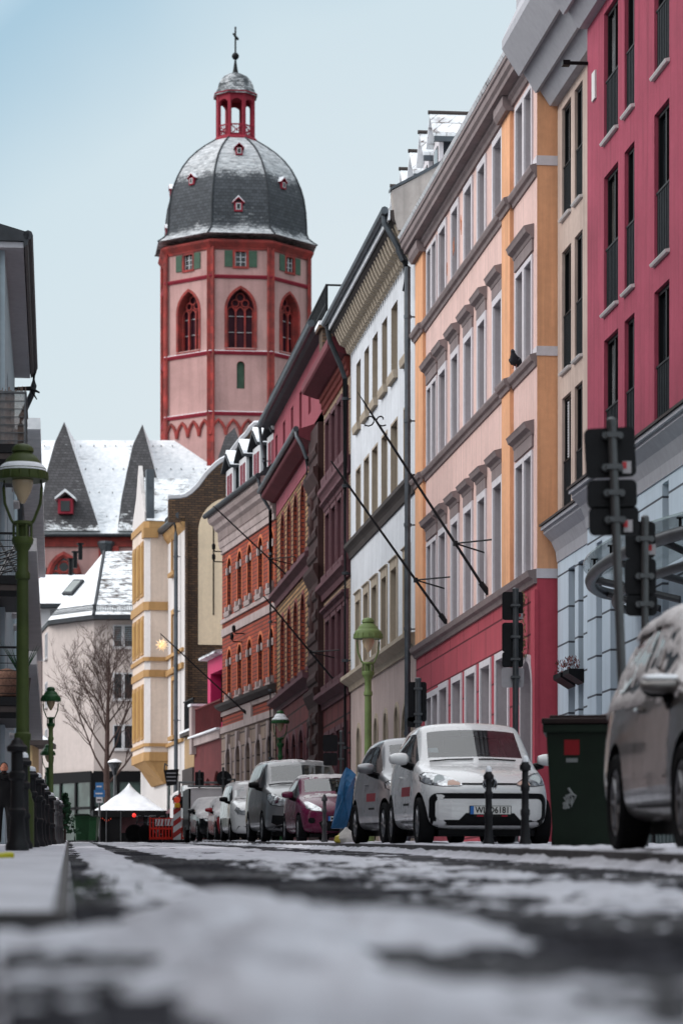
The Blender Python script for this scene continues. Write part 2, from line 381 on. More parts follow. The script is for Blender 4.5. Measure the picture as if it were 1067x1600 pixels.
    if hood:
        mt, z_, ou, hh, ov = hood; k4 = ('h', round(wd, 2), round(ht, 2), mt.name, z_, ou, hh, ov)
        if k4 not in WC:
            m = MB()
            m.prism([(0, ht+z_), (ou*.35, ht+z_), (ou*.45, ht+z_+hh*.4), (ou*.9, ht+z_+hh*.62), (ou, ht+z_+hh*.66), (ou, ht+z_+hh*.86), (0, ht+z_+hh)], -ov, wd+ov)
            WC[k4] = m.mesh('hood', mt)
        obj('hood', WC[k4], o)
    if extra: extra(o, wd, ht)
    return o
def grooved(prof, x0, x1, name, mt, parent): return MB().prism(prof, x0, x1).build(name, mt, parent)
def textmesh(name, txt, size, mt, parent, loc, rot=(R(90), 0, 0), sx=1.0, ext=.002):
    cu = bpy.data.curves.new('lettering_curve', 'FONT'); cu.body = txt; cu.size = size; cu.extrude = ext; cu.offset = size*.022; cu.align_x = 'CENTER'; cu.align_y = 'CENTER'
    t = bpy.data.objects.new('lettering_curve', cu); COL.objects.link(t)
    dg = bpy.context.evaluated_depsgraph_get(); me = bpy.data.meshes.new_from_object(t.evaluated_get(dg))
    bpy.data.objects.remove(t); me.materials.clear(); me.materials.append(mt)
    o = obj(name, me, parent, loc); o.rotation_euler = rot; o.scale = (sx, 1, 1)
    return o
# ================================================================== right side of the street
MAG = plain('magenta_render', (.315, .058, .095), .85, var=.16, scale=.7, streak=.5, bump=.35, bscale=45)
CREAM = plain('beige_render', (.45, .35, .305), .85, var=.13, scale=.7, streak=.4, bump=.3)
PINK = plain('salmon_render', (.66, .46, .42), .85, var=.11, scale=.6, streak=.42, bump=.3)
ORANGE = plain('orange_render', (.70, .36, .20), .85, var=.12, scale=.6, streak=.42, bump=.3)
MAUVE = plain('mauve_stone', (.40, .36, .38), .8, var=.08, scale=.8, streak=.2)
LILAC = plain('pale_lilac_trim', (.56, .53, .56), .8, var=.06, scale=.8, streak=.15)
BROWNTRIM = plain('brown_grey_moulding', (.22, .175, .175), .75, var=.12, scale=1.2, streak=.3)
PALEGREY = plain('pale_grey_fascia', (.36, .36, .39), .7, var=.05, scale=.6, streak=.15)
ICE = brick('ice_blue_rustication', (.52, .60, .68), (.50, .585, .665), (.10, .11, .13), 30, .62, .018, bump=.8, off=0, streak=.15, var=.05)
CRIMSON = brick('crimson_rustication', (.42, .075, .10), (.40, .07, .095), (.13, .02, .03), 1.9, .58, .02, bump=.7, off=.5, streak=.3, var=.12)
CRIMP = plain('crimson_render', (.40, .06, .085), .85, var=.1, scale=.5, streak=.3)
WHITEW = plain('white_render', (.60, .62, .66), .85, var=.11, scale=.6, streak=.4, bump=.3)
TAN = plain('tan_stone', (.36, .30, .235), .85, var=.12, scale=1, streak=.3)
DKBROWN = plain('dark_brown_trim', (.055, .045, .043), .8, var=.2, scale=1, streak=.2)
MESHM = plain('dark_balcony_mesh', (.022, .030, .036), .5, var=.3, scale=30, bump=.4, bscale=90)
PURPLE = plain('purple_brown_stone', (.105, .045, .055), .8, var=.2, scale=1, streak=.25)
MAROON = plain('maroon_eaves', (.13, .028, .038), .8, var=.2, scale=.8, streak=.2)
OCHRE = brick('ochre_brick', (.50, .30, .14), (.36, .20, .09), (.04, .024, .018), .26, .16, .03, streak=.3, var=.2)
OCHREP = brick('pale_ochre_brick', (.42, .30, .20), (.33, .21, .13), (.10, .07, .06), .26, .09, .014, streak=.3, var=.2)
REDBRICK = brick('red_brick', (.42, .075, .035), (.33, .055, .03), (.10, .035, .028), .26, .14, .022, streak=.25, var=.2)
BROWNBRICK = brick('brown_brick', (.18, .105, .06), (.085, .055, .038), (.04, .032, .026), .28, .10, .014, streak=.3, var=.3)
STONEB = brick('sandstone_blocks', (.34, .25, .20), (.29, .215, .175), (.07, .05, .045), 1.3, .5, .03, bump=.8, streak=.4, var=.15)
REDSTONE = brick('dark_red_blocks', (.17, .045, .045), (.13, .036, .038), (.02, .008, .009), 1.5, .55, .03, bump=.8, streak=.3, var=.2)
GREYSTONE = plain('pinkish_sandstone', (.42, .33, .31), .85, var=.12, scale=1, streak=.4)
ROOFSNOW = snowroof('tiles_under_snow', (.10, .085, .08), .75)
LR = dict(a=9.297, k=.1116)
def pier_cols(L, cols, sh=.1):
    return [(L.u(b)+sh, L.u(a)-sh) for a, b in cols]
def cornice(parent, prof, u0, u1, mt, name='cornice'): return MB().prism(prof, u0, u1).build(name, mt, parent)
def pipe(parent, u, z0, z1, y=.16, r=.055, top=None, mt=None):
    m = MB(); pts = [(u, y, z0), (u, y, z1)]
    if top: pts += top
    m.tube(pts, r, 8); z = z0+.8
    while z < z1: m.lathe([(r*1.25, -.04), (r*1.25, .04)], 8, (u, y, z)); m.box(u-.02, u+.02, 0, y, z-.015, z+.015); z += 2.4
    return m.build('downpipe', mt or ZINC, parent, smooth=True)

# ---- modern magenta and beige building
L = Line(LR['a'], LR['k'], 30); A = lambda Z: Z-L.zb
T = L.empty('modern_apartment_building', 'magenta rendered apartment building with a beige strip and pale blue ground floor', 'building')
ub = L.u(917); ue = L.uY(52.2); S = -.36
cols = [(975, 990.5), (943, 965), (1021.5, 1045)]
lv = [(6.95, 9.0), (9.42, 11.57), (12.12, 14.15)]
mh = []
for xa, xb in cols:
    for z0, z1 in lv: mh.append((L.u(xb), L.u(xa), A(z0), A(z1)))
for du in (5.3, 7.4):
    for z0, z1 in lv: mh.append((L.u(1045)-du, L.u(1045)-du+1.0, A(z0), A(z1)))
m = MB(); facade(m, 0, ub, A(6.8), A(14.9), mh, 0, .13, 0, 0); m.face([(ub, 0, A(6.8)), (ub, 0, A(14.9)), (ub, S-.02, A(14.9)), (ub, S-.02, A(6.8))])
m.build('wall', MAG, T, fix=False)
Lb = Line(LR['a']+.36, LR['k'], 30)
bc = [(878, 892), (897.7, 910)]
bh = [(Lb.u(b), Lb.u(a), A(z0), A(z1)) for a, b in bc for z0, z1 in [(6.95, 9.05), (9.5, 11.62), (12.2, 14.15)]]
m = MB(); facade(m, ub-.5, ue, A(6.8), A(14.9), bh, S, .12, 0, 0); m.build('beige_wall', CREAM, T, fix=False)
shell_ = MB(); shell(shell_, 0, ue, 0, A(14.9), S, 11, 0, True); shell_.build('side_wall', CREAM, T)
ALU = plain('light_sill', (.55, .53, .53), .5, bump=0)
def french(o, wd, ht):
    m = MB(); m.box(.02, wd-.02, -.05, -.04, .03, ht*.46)
    obj('balcony_mesh', m.mesh('balcony_mesh', MESHM), o)
    m = MB(); m.box(0, wd, -.055, -.025, ht*.46, ht*.475)
    for k in range(int(wd/.11)+1): m.box(.02+k*.11, .035+k*.11, -.038, -.028, .03, ht*.46)
    obj('railing', m.mesh('railing', DARKMETAL), o)
for h in mh: window(T, h, BLACK, None, 0, .13, 'mid', sill=(ALU, .05, .05, .03), extra=french)
for i, h in enumerate(bh):
    o = window(T, h, BLACK, None, S, .12, 'mid', sill=(ALU, .05, .05, .03), extra=french)
    if i == 0:
        m = MB()
        for k in range(22): m.box(.05, .68, -.095, -.07, 1.0+k*.047, 1.0+k*.047+.03)
        obj('roller_shutter', m.mesh('roller_shutter', WFRAME), o)
# stepped grey eaves
pr = [(S, A(14.32)), (S+.14, A(14.32)), (S+.34, A(14.62)), (S+.34, A(14.56)), (S+.40, A(14.54)), (S+.64, A(14.92)), (S+.64, A(14.85)), (S+.70, A(14.83)), (S+1.0, A(15.3)), (S+1.0, A(15.45)), (S+.2, A(17.2)), (S-1, A(17.5)), (S-1, A(14.32))]
cornice(T, pr, ub-.9, ue, PALEGREY, 'stepped_eave')
pr2 = [(p[0]+.36 if p[0] > S else p[0], p[1]) for p in pr]
cornice(T, pr2, 0, ub, PALEGREY, 'stepped_eave')
m = MB(); m.box(ub-.75, ub-.5, .0, .03, A(13.0), A(13.45)); m.build('vent_plate', ALU, T)
m = MB(); m.tube([(ub-.05, 0, A(13.75)), (ub-.05, .35, A(13.75))], .03); m.box(ub-.12, ub+.02, .3, .42, A(13.7), A(13.78)); m.build('wall_light', BLACK, T)
# flared grey band over the ground floor
def band(y, u0, u1):
    pr = [(y-.05, A(6.22)), (y+.02, A(6.22)), (y+.04, A(6.4)), (y+.12, A(6.58)), (y+.26, A(6.72)), (y+.26, A(6.78)), (y+.31, A(6.78)), (y+.31, A(6.84)), (y-.05, A(6.92))]
    cornice(T, pr, u0, u1, PALEGREY, 'flared_band'); cornice(T, [(y-.04, A(6.925)), (y+.34, A(6.845)), (y+.34, A(6.885)), (y-.04, A(6.96))], u0, u1, DKBROWN, 'band_cover')
band(0, 0, ub); band(S, ub+.002, ue-.02)
gh = [(L.u(1044), L.u(1034), A(3.1), A(6.15)), (L.u(968), L.u(953), A(1.0+2.1), A(5.0)), (L.u(940), L.u(931), A(3.0), A(5.9)), (L.u(1044)-5, L.u(1044)-3.2, A(2.4), A(6.0))]
m = MB(); facade(m, 0, ub, 0, A(6.25), gh, 0, .4, 0, 0); m.face([(ub, 0, 0), (ub, 0, A(6.25)), (ub, S, A(6.25)), (ub, S, 0)]); m.build('ground_floor_wall', ICE, T, fix=False)
gh2 = [(Lb.u(898), Lb.u(888), A(2.6), A(6.0)), (Lb.u(911.5), Lb.u(903.5), A(2.6), A(6.0))]
m = MB(); facade(m, ub-.5, ue, 0, A(6.25), gh2, S, .3, 0, 0); m.build('ground_floor_wall', ICE, T, fix=False)
for h in gh: window(T, h, BLACK, None, 0, .4, 'mid', sill=(MAUVE, .12, .08, .08))
for h in gh2: window(T, h, BLACK, None, S, .3, 'mid', sill=(MAUVE, .1, .08, .05))
LEAFR = plain('withered_leaves', (.16, .05, .045), .8, var=.5, scale=20)
for h in gh2:
    o = tag(MB().prism([(0, .0), (.26, .16), (.26, .24), (0, .24)], h[0]-.05, h[1]+.05).build('flower_box', BLACK, None), 'black flower box with withered plants under a ground floor window of the pale blue wall', 'flower box', 'flower boxes on the pale blue wall')
    o.location = Vector((L.a-L.k*L.Yn, L.Yn, L.zb)); o.rotation_euler.z = math.atan2(1, -L.k)
    o.location += o.rotation_euler.to_matrix() @ Vector((0, S, A(3.9)))
    m = MB()
    for k in range(90):
        x = random.uniform(h[0], h[1]); y = random.uniform(.05, .25); z = .22+random.random()*.22; s_ = .03
        a = random.random()*6; m.face([(x, y, z), (x+s_*math.cos(a), y+s_*math.sin(a), z+.02), (x+s_*math.cos(a+1), y+s_*math.sin(a+1), z+.05)])
    m.build('foliage', LEAFR, o)
# small side roof block above the orange corner
m = MB(); m.box(ue-1.4, ue+.4, -2.6, -.9, A(15.2), A(18.6)); m.build('attic_block', PALEGREY, T)

# ---- orange and salmon house
L = Line(LR['a'], LR['k'], 52.25); A = lambda Z: Z-L.zb
T = L.empty('salmon_town_house', 'four storey salmon and orange town house with a crimson ground floor', 'house')
ue = L.u(650); W0 = 6.1
s_cols = [(771, 786), (747, 760), (726, 739), (706, 717.5), (686.5, 698)]
H = {1: [], 2: [], 3: []}; rows = {1: (6.12, 8.2), 2: (9.98, 11.7), 3: (13.32, 14.78)}
singles = pier_cols(L, s_cols); dr = (L.u(833)+.1, L.u(807)-.05); dl = (L.u(683)+.06, L.u(668)-.06)
for r, (z0, z1) in rows.items():
    H[r] += [(a, b, A(z0), A(z1)) for a, b in singles]
    for a, b in (dr, dl):
        c = (a+b)/2; H[r] += [(a, c-.1, A(z0), A(z1)), (c+.1, b, A(z0), A(z1))]
m = MB(); facade(m, 0, ue, A(W0-.1), A(15.35), H[1]+H[2]+H[3], 0, .3, 0, 1); m.build('wall', [PINK, MAUVE], T, fix=False)
m = MB(); shell(m, 0, ue, A(6.0), A(15.35), 0, 11); m.build('side_wall', ORANGE, T)
m = MB(); shell(m, 0, ue, 0, A(6.0), 0.001, 11, 0, False); m.build('ground_side_wall', CRIMP, T)
for z in (5.95, 9.9, 13.28):
    m = MB(); m.box(-.015, .4, -1.6, .012, A(z), A(z+.17)); m.build('corner_band', LILAC, T)
for xa, xb in ((789, 802), (653, 665)):
    m = MB(); a, b = L.u(xb), L.u(xa); m.box(a, b, -.02, .07, A(6.1), A(15.1)); m.build('pilaster', ORANGE, T)
for r in H:
    for k, h in enumerate(H[r]):
        dbl = k >= 5
        window(T, h, WFRAME, None, 0, .3, 'tee', surround=(LILAC, .09 if dbl else .14, .035), sill=(LILAC, .05, .08, .02))
    if r < 3:
        for a, b in singles+[dr, dl]:
            zt = A(rows[r][1]); m = MB()
            m.box(a-.14, b+.14, .0, .04, zt+.14, zt+.36)
            m.prism([(0, zt+.36), (.05, zt+.36), (.07, zt+.42), (.15, zt+.47), (.17, zt+.53), (.19, zt+.57), (0, zt+.62)], a-.17, b+.17)
            m.build('window_hood', BROWNTRIM, T)
for z in (9.72, 13.08):
    pr = [(0, A(z)), (.03, A(z)), (.05, A(z+.07)), (.10, A(z+.1)), (.13, A(z+.17)), (.13, A(z+.2)), (0, A(z+.24))]
    cornice(T, pr, 0, ue, BROWNTRIM, 'string_course')
    for xa, xb in ((789, 802), (653, 665)): cornice(T, [(p[0]+.07, p[1]+.002) for p in pr], L.u(xb)-.05, L.u(xa)+.05, BROWNTRIM, 'string_course')
pr = [(0, A(5.86)), (.05, A(5.86)), (.08, A(5.94)), (.15, A(5.98)), (.18, A(6.08)), (0, A(6.12))]
cornice(T, pr, 0, ue, BROWNTRIM, 'string_course')
# eaves cornice
pr = [(0, A(14.98)), (.05, A(14.98)), (.07, A(15.06)), (.12, A(15.1)), (.12, A(15.17)), (.29, A(15.19)), (.30, A(15.27)), (.35, A(15.32)), (.36, A(15.43)), (.39, A(15.45)), (.39, A(15.52)), (-.1, A(15.62))]
cornice(T, pr, .0, ue, BROWNTRIM, 'eaves_cornice')
for xa, xb in ((789, 802), (653, 665)): cornice(T, [(.0, A(14.9)), (.16, A(14.9)), (.22, A(15.0)), (.22, A(15.165)), (0, A(15.165))], L.u(xb)-.06, L.u(xa)+.06, BROWNTRIM, 'capital')
m = MB(); m.prism([(.40, A(15.525)), (.44, A(15.58)), (-4.5, A(18.6)), (-9, A(15.6)), (-9, A(15.4)), (-.1, A(15.4))], .0, ue-.02); m.build('roof', ROOFSNOW, T)
m = MB(); m.box(.1, .9, -.75, .22, A(15.56), A(18.4)); m.box(.0, 1.0, -.85, .32, A(18.4), A(18.6)); m.build('chimney', PALEGREY, T)
# ground floor
g_cols = [(775, 795), (751, 767), (728, 744), (706.7, 721.6), (686.6, 700)]
gh = [(L.u(b)+.08, L.u(a)-.06, A(2.5), A(4.85)) for a, b in g_cols]+[(L.u(685)+.05, L.u(676)-.03, A(2.5), A(4.8)), (L.u(675.5)+.08, L.u(667), A(2.5), A(4.8))]
door = (.32, L.u(817.5), 0, A(4.55), 'round', .55)
m = MB(); facade(m, 0, ue, 0, A(5.9), gh+[door], 0, .3, 0, 1); m.build('ground_floor_wall', [CRIMSON, MAUVE], T, fix=False)
for h in gh: window(T, h, WFRAME, None, 0, .3, 'tee', surround=(LILAC, .13, .03), sill=(LILAC, .08, .1, .1))
window(T, door, PURPLE, None, 0, .55, 'cross', surround=(MAUVE, .12, .06), name='entrance_door', fw=.2)
m = MB(); m.box(-.02, .35, -.02, .05, 0, A(5.75)); m.build('corner_pier', CRIMP, T)
IVY = plain('dry_climber', (.17, .15, .07), .8, var=.5, scale=15)
m = MB()
for k in range(300):
    z = A(4.6)+random.random()*1.15; x = door[0]+.55+random.gauss(0, .07); y = .05+random.random()*.12; a = random.random()*6.28; s_ = .06
    m.face([(x, y, z), (x+s_*math.cos(a), y+.02, z+s_*math.sin(a)), (x+s_*math.cos(a+.9), y, z+s_*math.sin(a+.9))])
m.build('climber_garland', IVY, T)
for k in range(3):   # patches of fallen render
    m = MB(); u = L.u(720)+k*1.0; n = 9; zc = A(14.3-.25*k)
    m.slab([(u+math.cos(q*6.28/n)*random.uniform(.05, .10), zc+math.sin(q*6.28/n)*random.uniform(.1, .3)) for q in range(n)], .0, .008); m.build('bare_patch', plain('bare_brick', (.42, .13, .05)), T)
pipe(T, ue-.0, 0, A(14.9), .2, .07, top=[(ue, .3, A(15.05)), (ue, .42, A(15.3))])
SALMON_LINE = L

# ---- white house
L = Line(LR['a'], LR['k'], 67.9); A = lambda Z: Z-L.zb
T = L.empty('white_town_house', 'off-white town house with tan window reveals and a corbelled dark cornice', 'house')
ue = L.u(548)
w_cols = [(631, 641), (611, 621), (596.5, 605), (581.5, 590), (569, 576.5), (556.5, 563.5)]
wc = pier_cols(L, w_cols, .02)
top = [(a, b, A(13.15), A(14.85)) for a, b in wc]; mid = [(a, b, A(10.2), A(11.95)) for a, b in wc]; fst = [(a+.05, b-.05, A(6.55), A(8.4)) for a, b in wc]
m = MB(); facade(m, 0, ue, A(6.3), A(15.7), top+mid+fst, 0, .3, 0, 1); m.build('wall', [WHITEW, TAN], T, fix=False)
m = MB(); shell(m, 0, ue, 0, A(15.7), 0, 11); m.build('side_wall', WHITEW, T)
for h in top: window(T, h, TAN, None, 0, .3, 'tee', sill=(TAN, .10, .2, .06))
for h in mid: window(T, h, TAN, None, 0, .3, 'tee', surround=(TAN, .06, .012))
for h in fst: window(T, h, TAN, None, 0, .3, 'tee', surround=(TAN, .17, .03), hood=(TAN, .17, .08, .1, .16))
gcol = [(645, 628), (623.6, 617), (606, 600), (591, 585), (577.5, 572), (564, 558)]
gh = [(L.u(c)+.1, L.u(d)-.05, A(1.6), A(5.0), 'round') for c, d in gcol]
m = MB(); facade(m, 0, ue, 0, A(6.3), gh, 0, .35, 0, 1); m.build('ground_floor_wall', [GREYSTONE, TAN], T, fix=False)
for h in gh: window(T, h, TAN, None, 0, .35, 'tee', surround=(TAN, .12, .03))
for z, o_ in ((9.95, .2), (6.3, .3)):
    pr = [(0, A(z-.22)), (.05, A(z-.22)), (.08, A(z-.08)), (o_*.6, A(z-.02)), (o_, A(z+.06)), (o_, A(z+.16)), (0, A(z+.2))]
    cornice(T, pr, .05, ue-.05, DKBROWN if z > 8 else TAN, 'string_course')
pr = [(0, A(15.45)), (.05, A(15.45)), (.07, A(15.6)), (.55, A(15.95)), (.58, A(16.0)), (.6, A(16.02)), (.6, A(16.2)), (-.3, A(16.3)), (-.3, A(15.5))]
cornice(T, pr, .0, ue, DKBROWN, 'eaves_cornice')
cornice(T, [(.605, A(15.98)), (.645, A(15.98)), (.645, A(16.2)), (.605, A(16.2))], 0, ue, WHITEW, 'fascia_board')
n = int(ue/.42); cbm = MB().prism([(.04, A(15.3)), (.14, A(15.34)), (.2, A(15.5)), (.34, A(15.56)), (.42, A(15.72)), (.5, A(15.93)), (.04, A(15.66))], 0, .2).mesh('corbel', TAN)
for k in range(n): obj('corbel', cbm, T, (.1+k*.42, 0, 0))
m = MB(); m.tube([(0, .73, A(16.2)), (ue, .73, A(16.2))], .09, 8); m.build('gutter', ZINC, T, smooth=True)
pipe(T, ue-.02, 0, A(14.7), .16, .07, top=[(ue-.02, .3, A(15.1)), (ue-.2, .6, A(15.7)), (ue-.2, .68, A(16.15))], mt=SLATE)
pipe(T, .25, A(14.4), A(15.1), .22, .07, top=[(.25, .55, A(15.7)), (.25, .7, A(15.95)), (.25, .72, A(16.2))])
TILES = snowroof('red_tiles_under_snow', (.13, .065, .055), .76, (.24, .3), 1.3, hard=.08)
m = MB(); m.prism([(.6, A(16.22)), (.65, A(16.28)), (-5, A(20.8)), (-10, A(16.3)), (-10, A(16.0)), (-.2, A(16.0))], .32, ue); m.build('roof', TILES, T)
WEATH = plain('weathered_render', (.40, .36, .34), .9, var=.2, scale=.8, streak=.4)
m = MB(); m.prism([(.42, A(15.75)), (.5, A(16.0)), (.56, A(16.65)), (-.2, A(17.07)), (-4, A(19.3)), (-4, A(15.8))], -.02, .3); m.build('gable_parapet', WEATH, T)
m = MB(); m.prism([(.60, A(16.66)), (.60, A(16.72)), (-.2, A(17.15)), (-4, A(19.4)), (-4, A(19.3)), (-.2, A(17.07))], -.05, .33); m.build('parapet_cap', ZINC, T)
DSIDE = plain('dark_dormer_cladding', (.018, .02, .028), .5)
for k in range(5):
    u = 1.45+k*1.78; zz = A(17.05); y0 = -.72; m = MB()
    m.box(u+.25, u+1.15, -3.6, y0-.1, zz-.4, zz+1.3); d_ = m.build('dormer', DSIDE, T)
    MB().slab([(u+.2, zz+1.3), (u+1.2, zz+1.3), (u+.7, zz+1.9)], y0-.35, y0-.08).build('dormer_gable', LILAC, d_)
    MB().box(u+.23, u+1.17, y0-.16, y0-.06, zz-.3, zz+1.3).build('dormer_front', LILAC, d_)
    MB().box(u+.4, u+1.0, y0-.1, y0-.04, zz+.25, zz+1.15).build('pane', GLASS, d_)
    MB().slab([(u+.08, zz+1.3), (u+.7, zz+1.92), (u+1.32, zz+1.3), (u+1.32, zz+1.38), (u+.7, zz+2.0), (u+.08, zz+1.38)], -4.4, y0+.1).build('dormer_roof', TILES, d_)
    m = MB(); m.box(u+.06, u+.16, -4.2, y0+.08, zz+1.18, zz+1.3); m.build('dormer_fascia', ZINC, d_)
    m = MB(); m.tube([(u+.7, -4.3, zz+2.02), (u+.7, y0+.14, zz+2.02)], .05, 6); m.build('ridge_tiles', DKBROWN, d_)

# ---- ochre and maroon brick house, two parts
L = Line(LR['a'], LR['k'], 81.05); A = lambda Z: Z-L.zb
T = L.empty('ochre_brick_house', 'ochre brick house with maroon stonework, arched windows and deep maroon eaves', 'house')
ue = L.uY(103.6); um = L.u(506); un = L.u(491)
ac = pier_cols(L, [(538, 544.5), (528.5, 536), (519, 526.5), (510, 517)], .08)
ah = [(a, b, A(z0), A(z1)) for a, b in ac for z0, z1 in ((12.85, 14.5), (9.95, 11.75), (6.7, 8.6))]
m = MB(); facade(m, 0, um, A(6.2), A(15.6), ah, .0, .25, 0, 1); m.build('wall', [OCHREP, PURPLE], T, fix=False)
for h in ah:
    top_ = h[3] > A(13)
    window(T, h, PURPLE, None, 0, .25, 'tee', surround=(PURPLE, .13, .05), sill=(PURPLE, .15, .24, .17), hood=None if top_ else (PURPLE, .14, .2, .26, .2))
bcols = pier_cols(L, [(482.7, 490), (470, 477), (459, 465.5), (449, 455), (439, 445.2)], .05)
bh = [(a, b, A(z0), A(z1), 'round') for a, b in bcols for z0, z1 in ((11.45, 13.75), (7.75, 10.25))]
m = MB(); facade(m, un, ue, A(7.0), A(14.7), bh, 0, .28, 0, 1); m.build('wall', [OCHRE, REDBRICK], T, fix=False)
for h in bh: window(T, h, PURPLE, None, 0, .28, 'tee', surround=(plain('maroon_brick_arch', (.17, .05, .045), .85, .2), .11, .025), sill=(PURPLE, .1, .14, .1))
m = MB(); shell(m, 0, ue, 0, A(14.6), 0, 11); m.build('side_wall', BROWNBRICK, T)
# ornate stone pier between the parts
m = MB(); m.box(um+.002, un-.002, -.02, .18, 0, A(14.7))
for z in [x*.62+3.2 for x in range(18)]: m.prism([(.18, A(z)), (.23, A(z+.05)), (.26, A(z+.18)), (.22, A(z+.32)), (.18, A(z+.36))], um+.15, un-.15)
for z in (6.6, 10.3, 13.2):
    m.prism([(.18, A(z-.35)), (.34, A(z)), (.34, A(z+.14)), (.18, A(z+.18))], um-.1, un+.1); m.lathe([(.10, 0), (.13, .3), (.09, .8), (.11, 1.2), (.05, 1.3)], 10, ((um+un)/2, .18, A(z-1.8)))
m.build('ornate_pier', plain('sooty_brown_stone', (.04, .019, .019), .85, .3, 2), T)
# ground floor
gha = [(a, b, A(2.2), A(5.2)) for a, b in ac]; ghb = [(a-.1, b+.1, A(2.6), A(5.9), 'round') for a, b in bcols]
m = MB(); facade(m, 0, um, 0, A(6.2), gha, .02, .4); m.build('ground_floor_wall', REDSTONE, T, fix=False)
m = MB(); facade(m, un, ue, 0, A(7.0), ghb, .02, .4); m.build('ground_floor_wall', REDSTONE, T, fix=False)
for h in gha+ghb: window(T, h, BLACK, None, .02, .4, 'tee', surround=(PURPLE, .14, .06))
for z, a, b, o_ in ((6.35, 0, um, .32), (9.6, 0, um, .26), (11.05, un, ue, .3), (7.3, un, ue, .36), (12.45, 0, um, .2)):
    pr = [(0, A(z-.3)), (.07, A(z-.3)), (.1, A(z-.14)), (o_*.7, A(z-.06)), (o_, A(z)), (o_, A(z+.12)), (0, A(z+.2))]
    cornice(T, pr, a+.03, b-.03, PURPLE, 'string_course')
# deep eaves and friezes
cornice(T, [(.005, A(13.95)), (.03, A(13.95)), (.03, A(14.6)), (.005, A(14.6))], un, ue, plain('maroon_frieze', (.21, .05, .07), .8, .15), 'frieze')
cornice(T, [(.0, A(14.45)), (.15, A(14.45)), (.50, A(14.6)), (.54, A(14.64)), (.54, A(14.84)), (-.1, A(15.05))], un-.6, ue+.1, MAROON, 'eave')
m = MB(); m.tube([(un-.6, .62, A(14.84)), (ue+.1, .62, A(14.84))], .09, 8); m.build('gutter', ZINC, T, smooth=True)
pipe(T, un-.7, A(13.2), A(13.9), .3, .06, top=[(un-.7, .45, A(14.3)), (un-.6, .6, A(14.6)), (un-.5, .62, A(14.84))])
cornice(T, [(.0, A(15.4)), (.2, A(15.42)), (.6, A(15.55)), (.64, A(15.6)), (.64, A(15.82)), (-.1, A(16.1))], 0.02, um+.3, MAROON, 'eave')
cbm = MB().prism([(.005, A(14.85)), (.06, A(14.85)), (.06, A(15.0)), (.11, A(15.03)), (.11, A(15.18)), (.16, A(15.21)), (.16, A(15.36)), (.005, A(15.36))], 0, .1).mesh('brick_corbel', plain('dark_corbel_brick', (.16, .035, .03), .85, .2, 3))
for k in range(34): obj('brick_corbel', cbm, T, (.1+k*.2, 0, 0))
# recessed pink attic storey with roof terrace
PKA = plain('rose_attic_render', (.25, .055, .075), .85, var=.15, scale=.7, streak=.25)
av = L.u(513); ah2 = [(av+1.6+k*2.9, av+2.4+k*2.9, A(15.55), A(16.75)) for k in range(6) if av+2.4+k*2.9 < ue+.5]
m = MB(); facade(m, av, ue+1.2, A(15.0), A(17.25), ah2, .06, .3); shell(m, av, ue+1.2, A(15), A(17.25), .06, 9); m.build('attic_wall', PKA, T, fix=False)
for h in ah2: window(T, h, PURPLE, None, .06, .3, 'mid')
m = MB(); m.prism([(.0, A(17.2)), (.3, A(17.25)), (.42, A(17.3)), (.42, A(17.42)), (-9, A(17.55)), (-9, A(17.25))], av-.1, ue+1.3); m.build('attic_roof', SLATE, T)
m = MB(); m.tube([(av, .5, A(17.38)), (ue+1.3, .5, A(17.38))], .11, 8); m.build('gutter', ZINC, T, smooth=True)
pipe(T, ue+1.25, A(15.3), A(16.2), .35, .06, top=[(ue+1.25, .45, A(16.8)), (ue+1.3, .5, A(17.3))])
m = MB(); a, b = L.u(523), ue+.6; n = int((b-a)/.16)
for k in range(n): m.box(a+k*.16, a+k*.16+.03, .22, .25, A(17.4), A(18.15))
m.box(a, b, .205, .265, A(18.12), A(18.17)); m.box(a, b, .21, .26, A(17.6), A(17.64)); m.box(a-.02, a+.02, -2, .25, A(18.12), A(18.17)); m.box(a-.02, a+.02, .2, .27, A(17.4), A(18.17)); m.box(a-.02, a+.02, -2, -1.95, A(17.4), A(18.17))
m.build('terrace_railing', DARKMETAL, T)
m = MB(); m.box(av-1.2, av-.3, -.5, .3, A(15.9), A(17.0)); m.box(av-1.3, av-.2, -.6, .4, A(17.0), A(17.08)); m.build('chimney', BROWNBRICK, T)
m = MB(); m.box(av-1.32, av-.18, -.62, .42, A(17.085), A(17.2)); m.build('snow_cap', SNOW, T)

# ---- red brick house
L5 = Line(20.56, .2203, 103.75); L = L5; A = lambda Z: Z-L.zb
T = L.empty('red_brick_house', 'red brick house with pale stone bands, arched windows and slate dormers', 'house')
ue = L.u(347.5)
c5 = [(424, 4.6), (407, 4), (390, 4), (374.5, 4), (358.5, 4)]; cu = [L.u(x) for x, _ in c5]
uh = [(u-.42, u+.42, A(11.55), A(13.62), 'round') for u in cu]+[(u-.42, u+.42, A(8.2), A(10.12), 'round') for u in cu]
m = MB(); facade(m, 0, ue, A(7.9), A(14.15), uh, 0, .3); m.build('wall', REDBRICK, T, fix=False)
m = MB(); shell(m, 0, ue, 0, A(15), 0, 11); m.build('side_wall', REDBRICK, T)
PS = plain('grey_pink_sandstone', (.36, .29, .28), .85, .15, 1.2, streak=.4)
def keystones(o, wd, ht):
    for x0_, x1_, d_, z0_, z1_ in ((-.1, .12, .05, ht-.62, ht-.36), (wd-.12, wd+.1, .05, ht-.62, ht-.36), (-.12, .12, .1, -.18, .22), (wd-.12, wd+.12, .1, -.18, .22)): MB().box(x0_, x1_, -.02, d_, z0_, z1_).build('stone_block', PS, o)
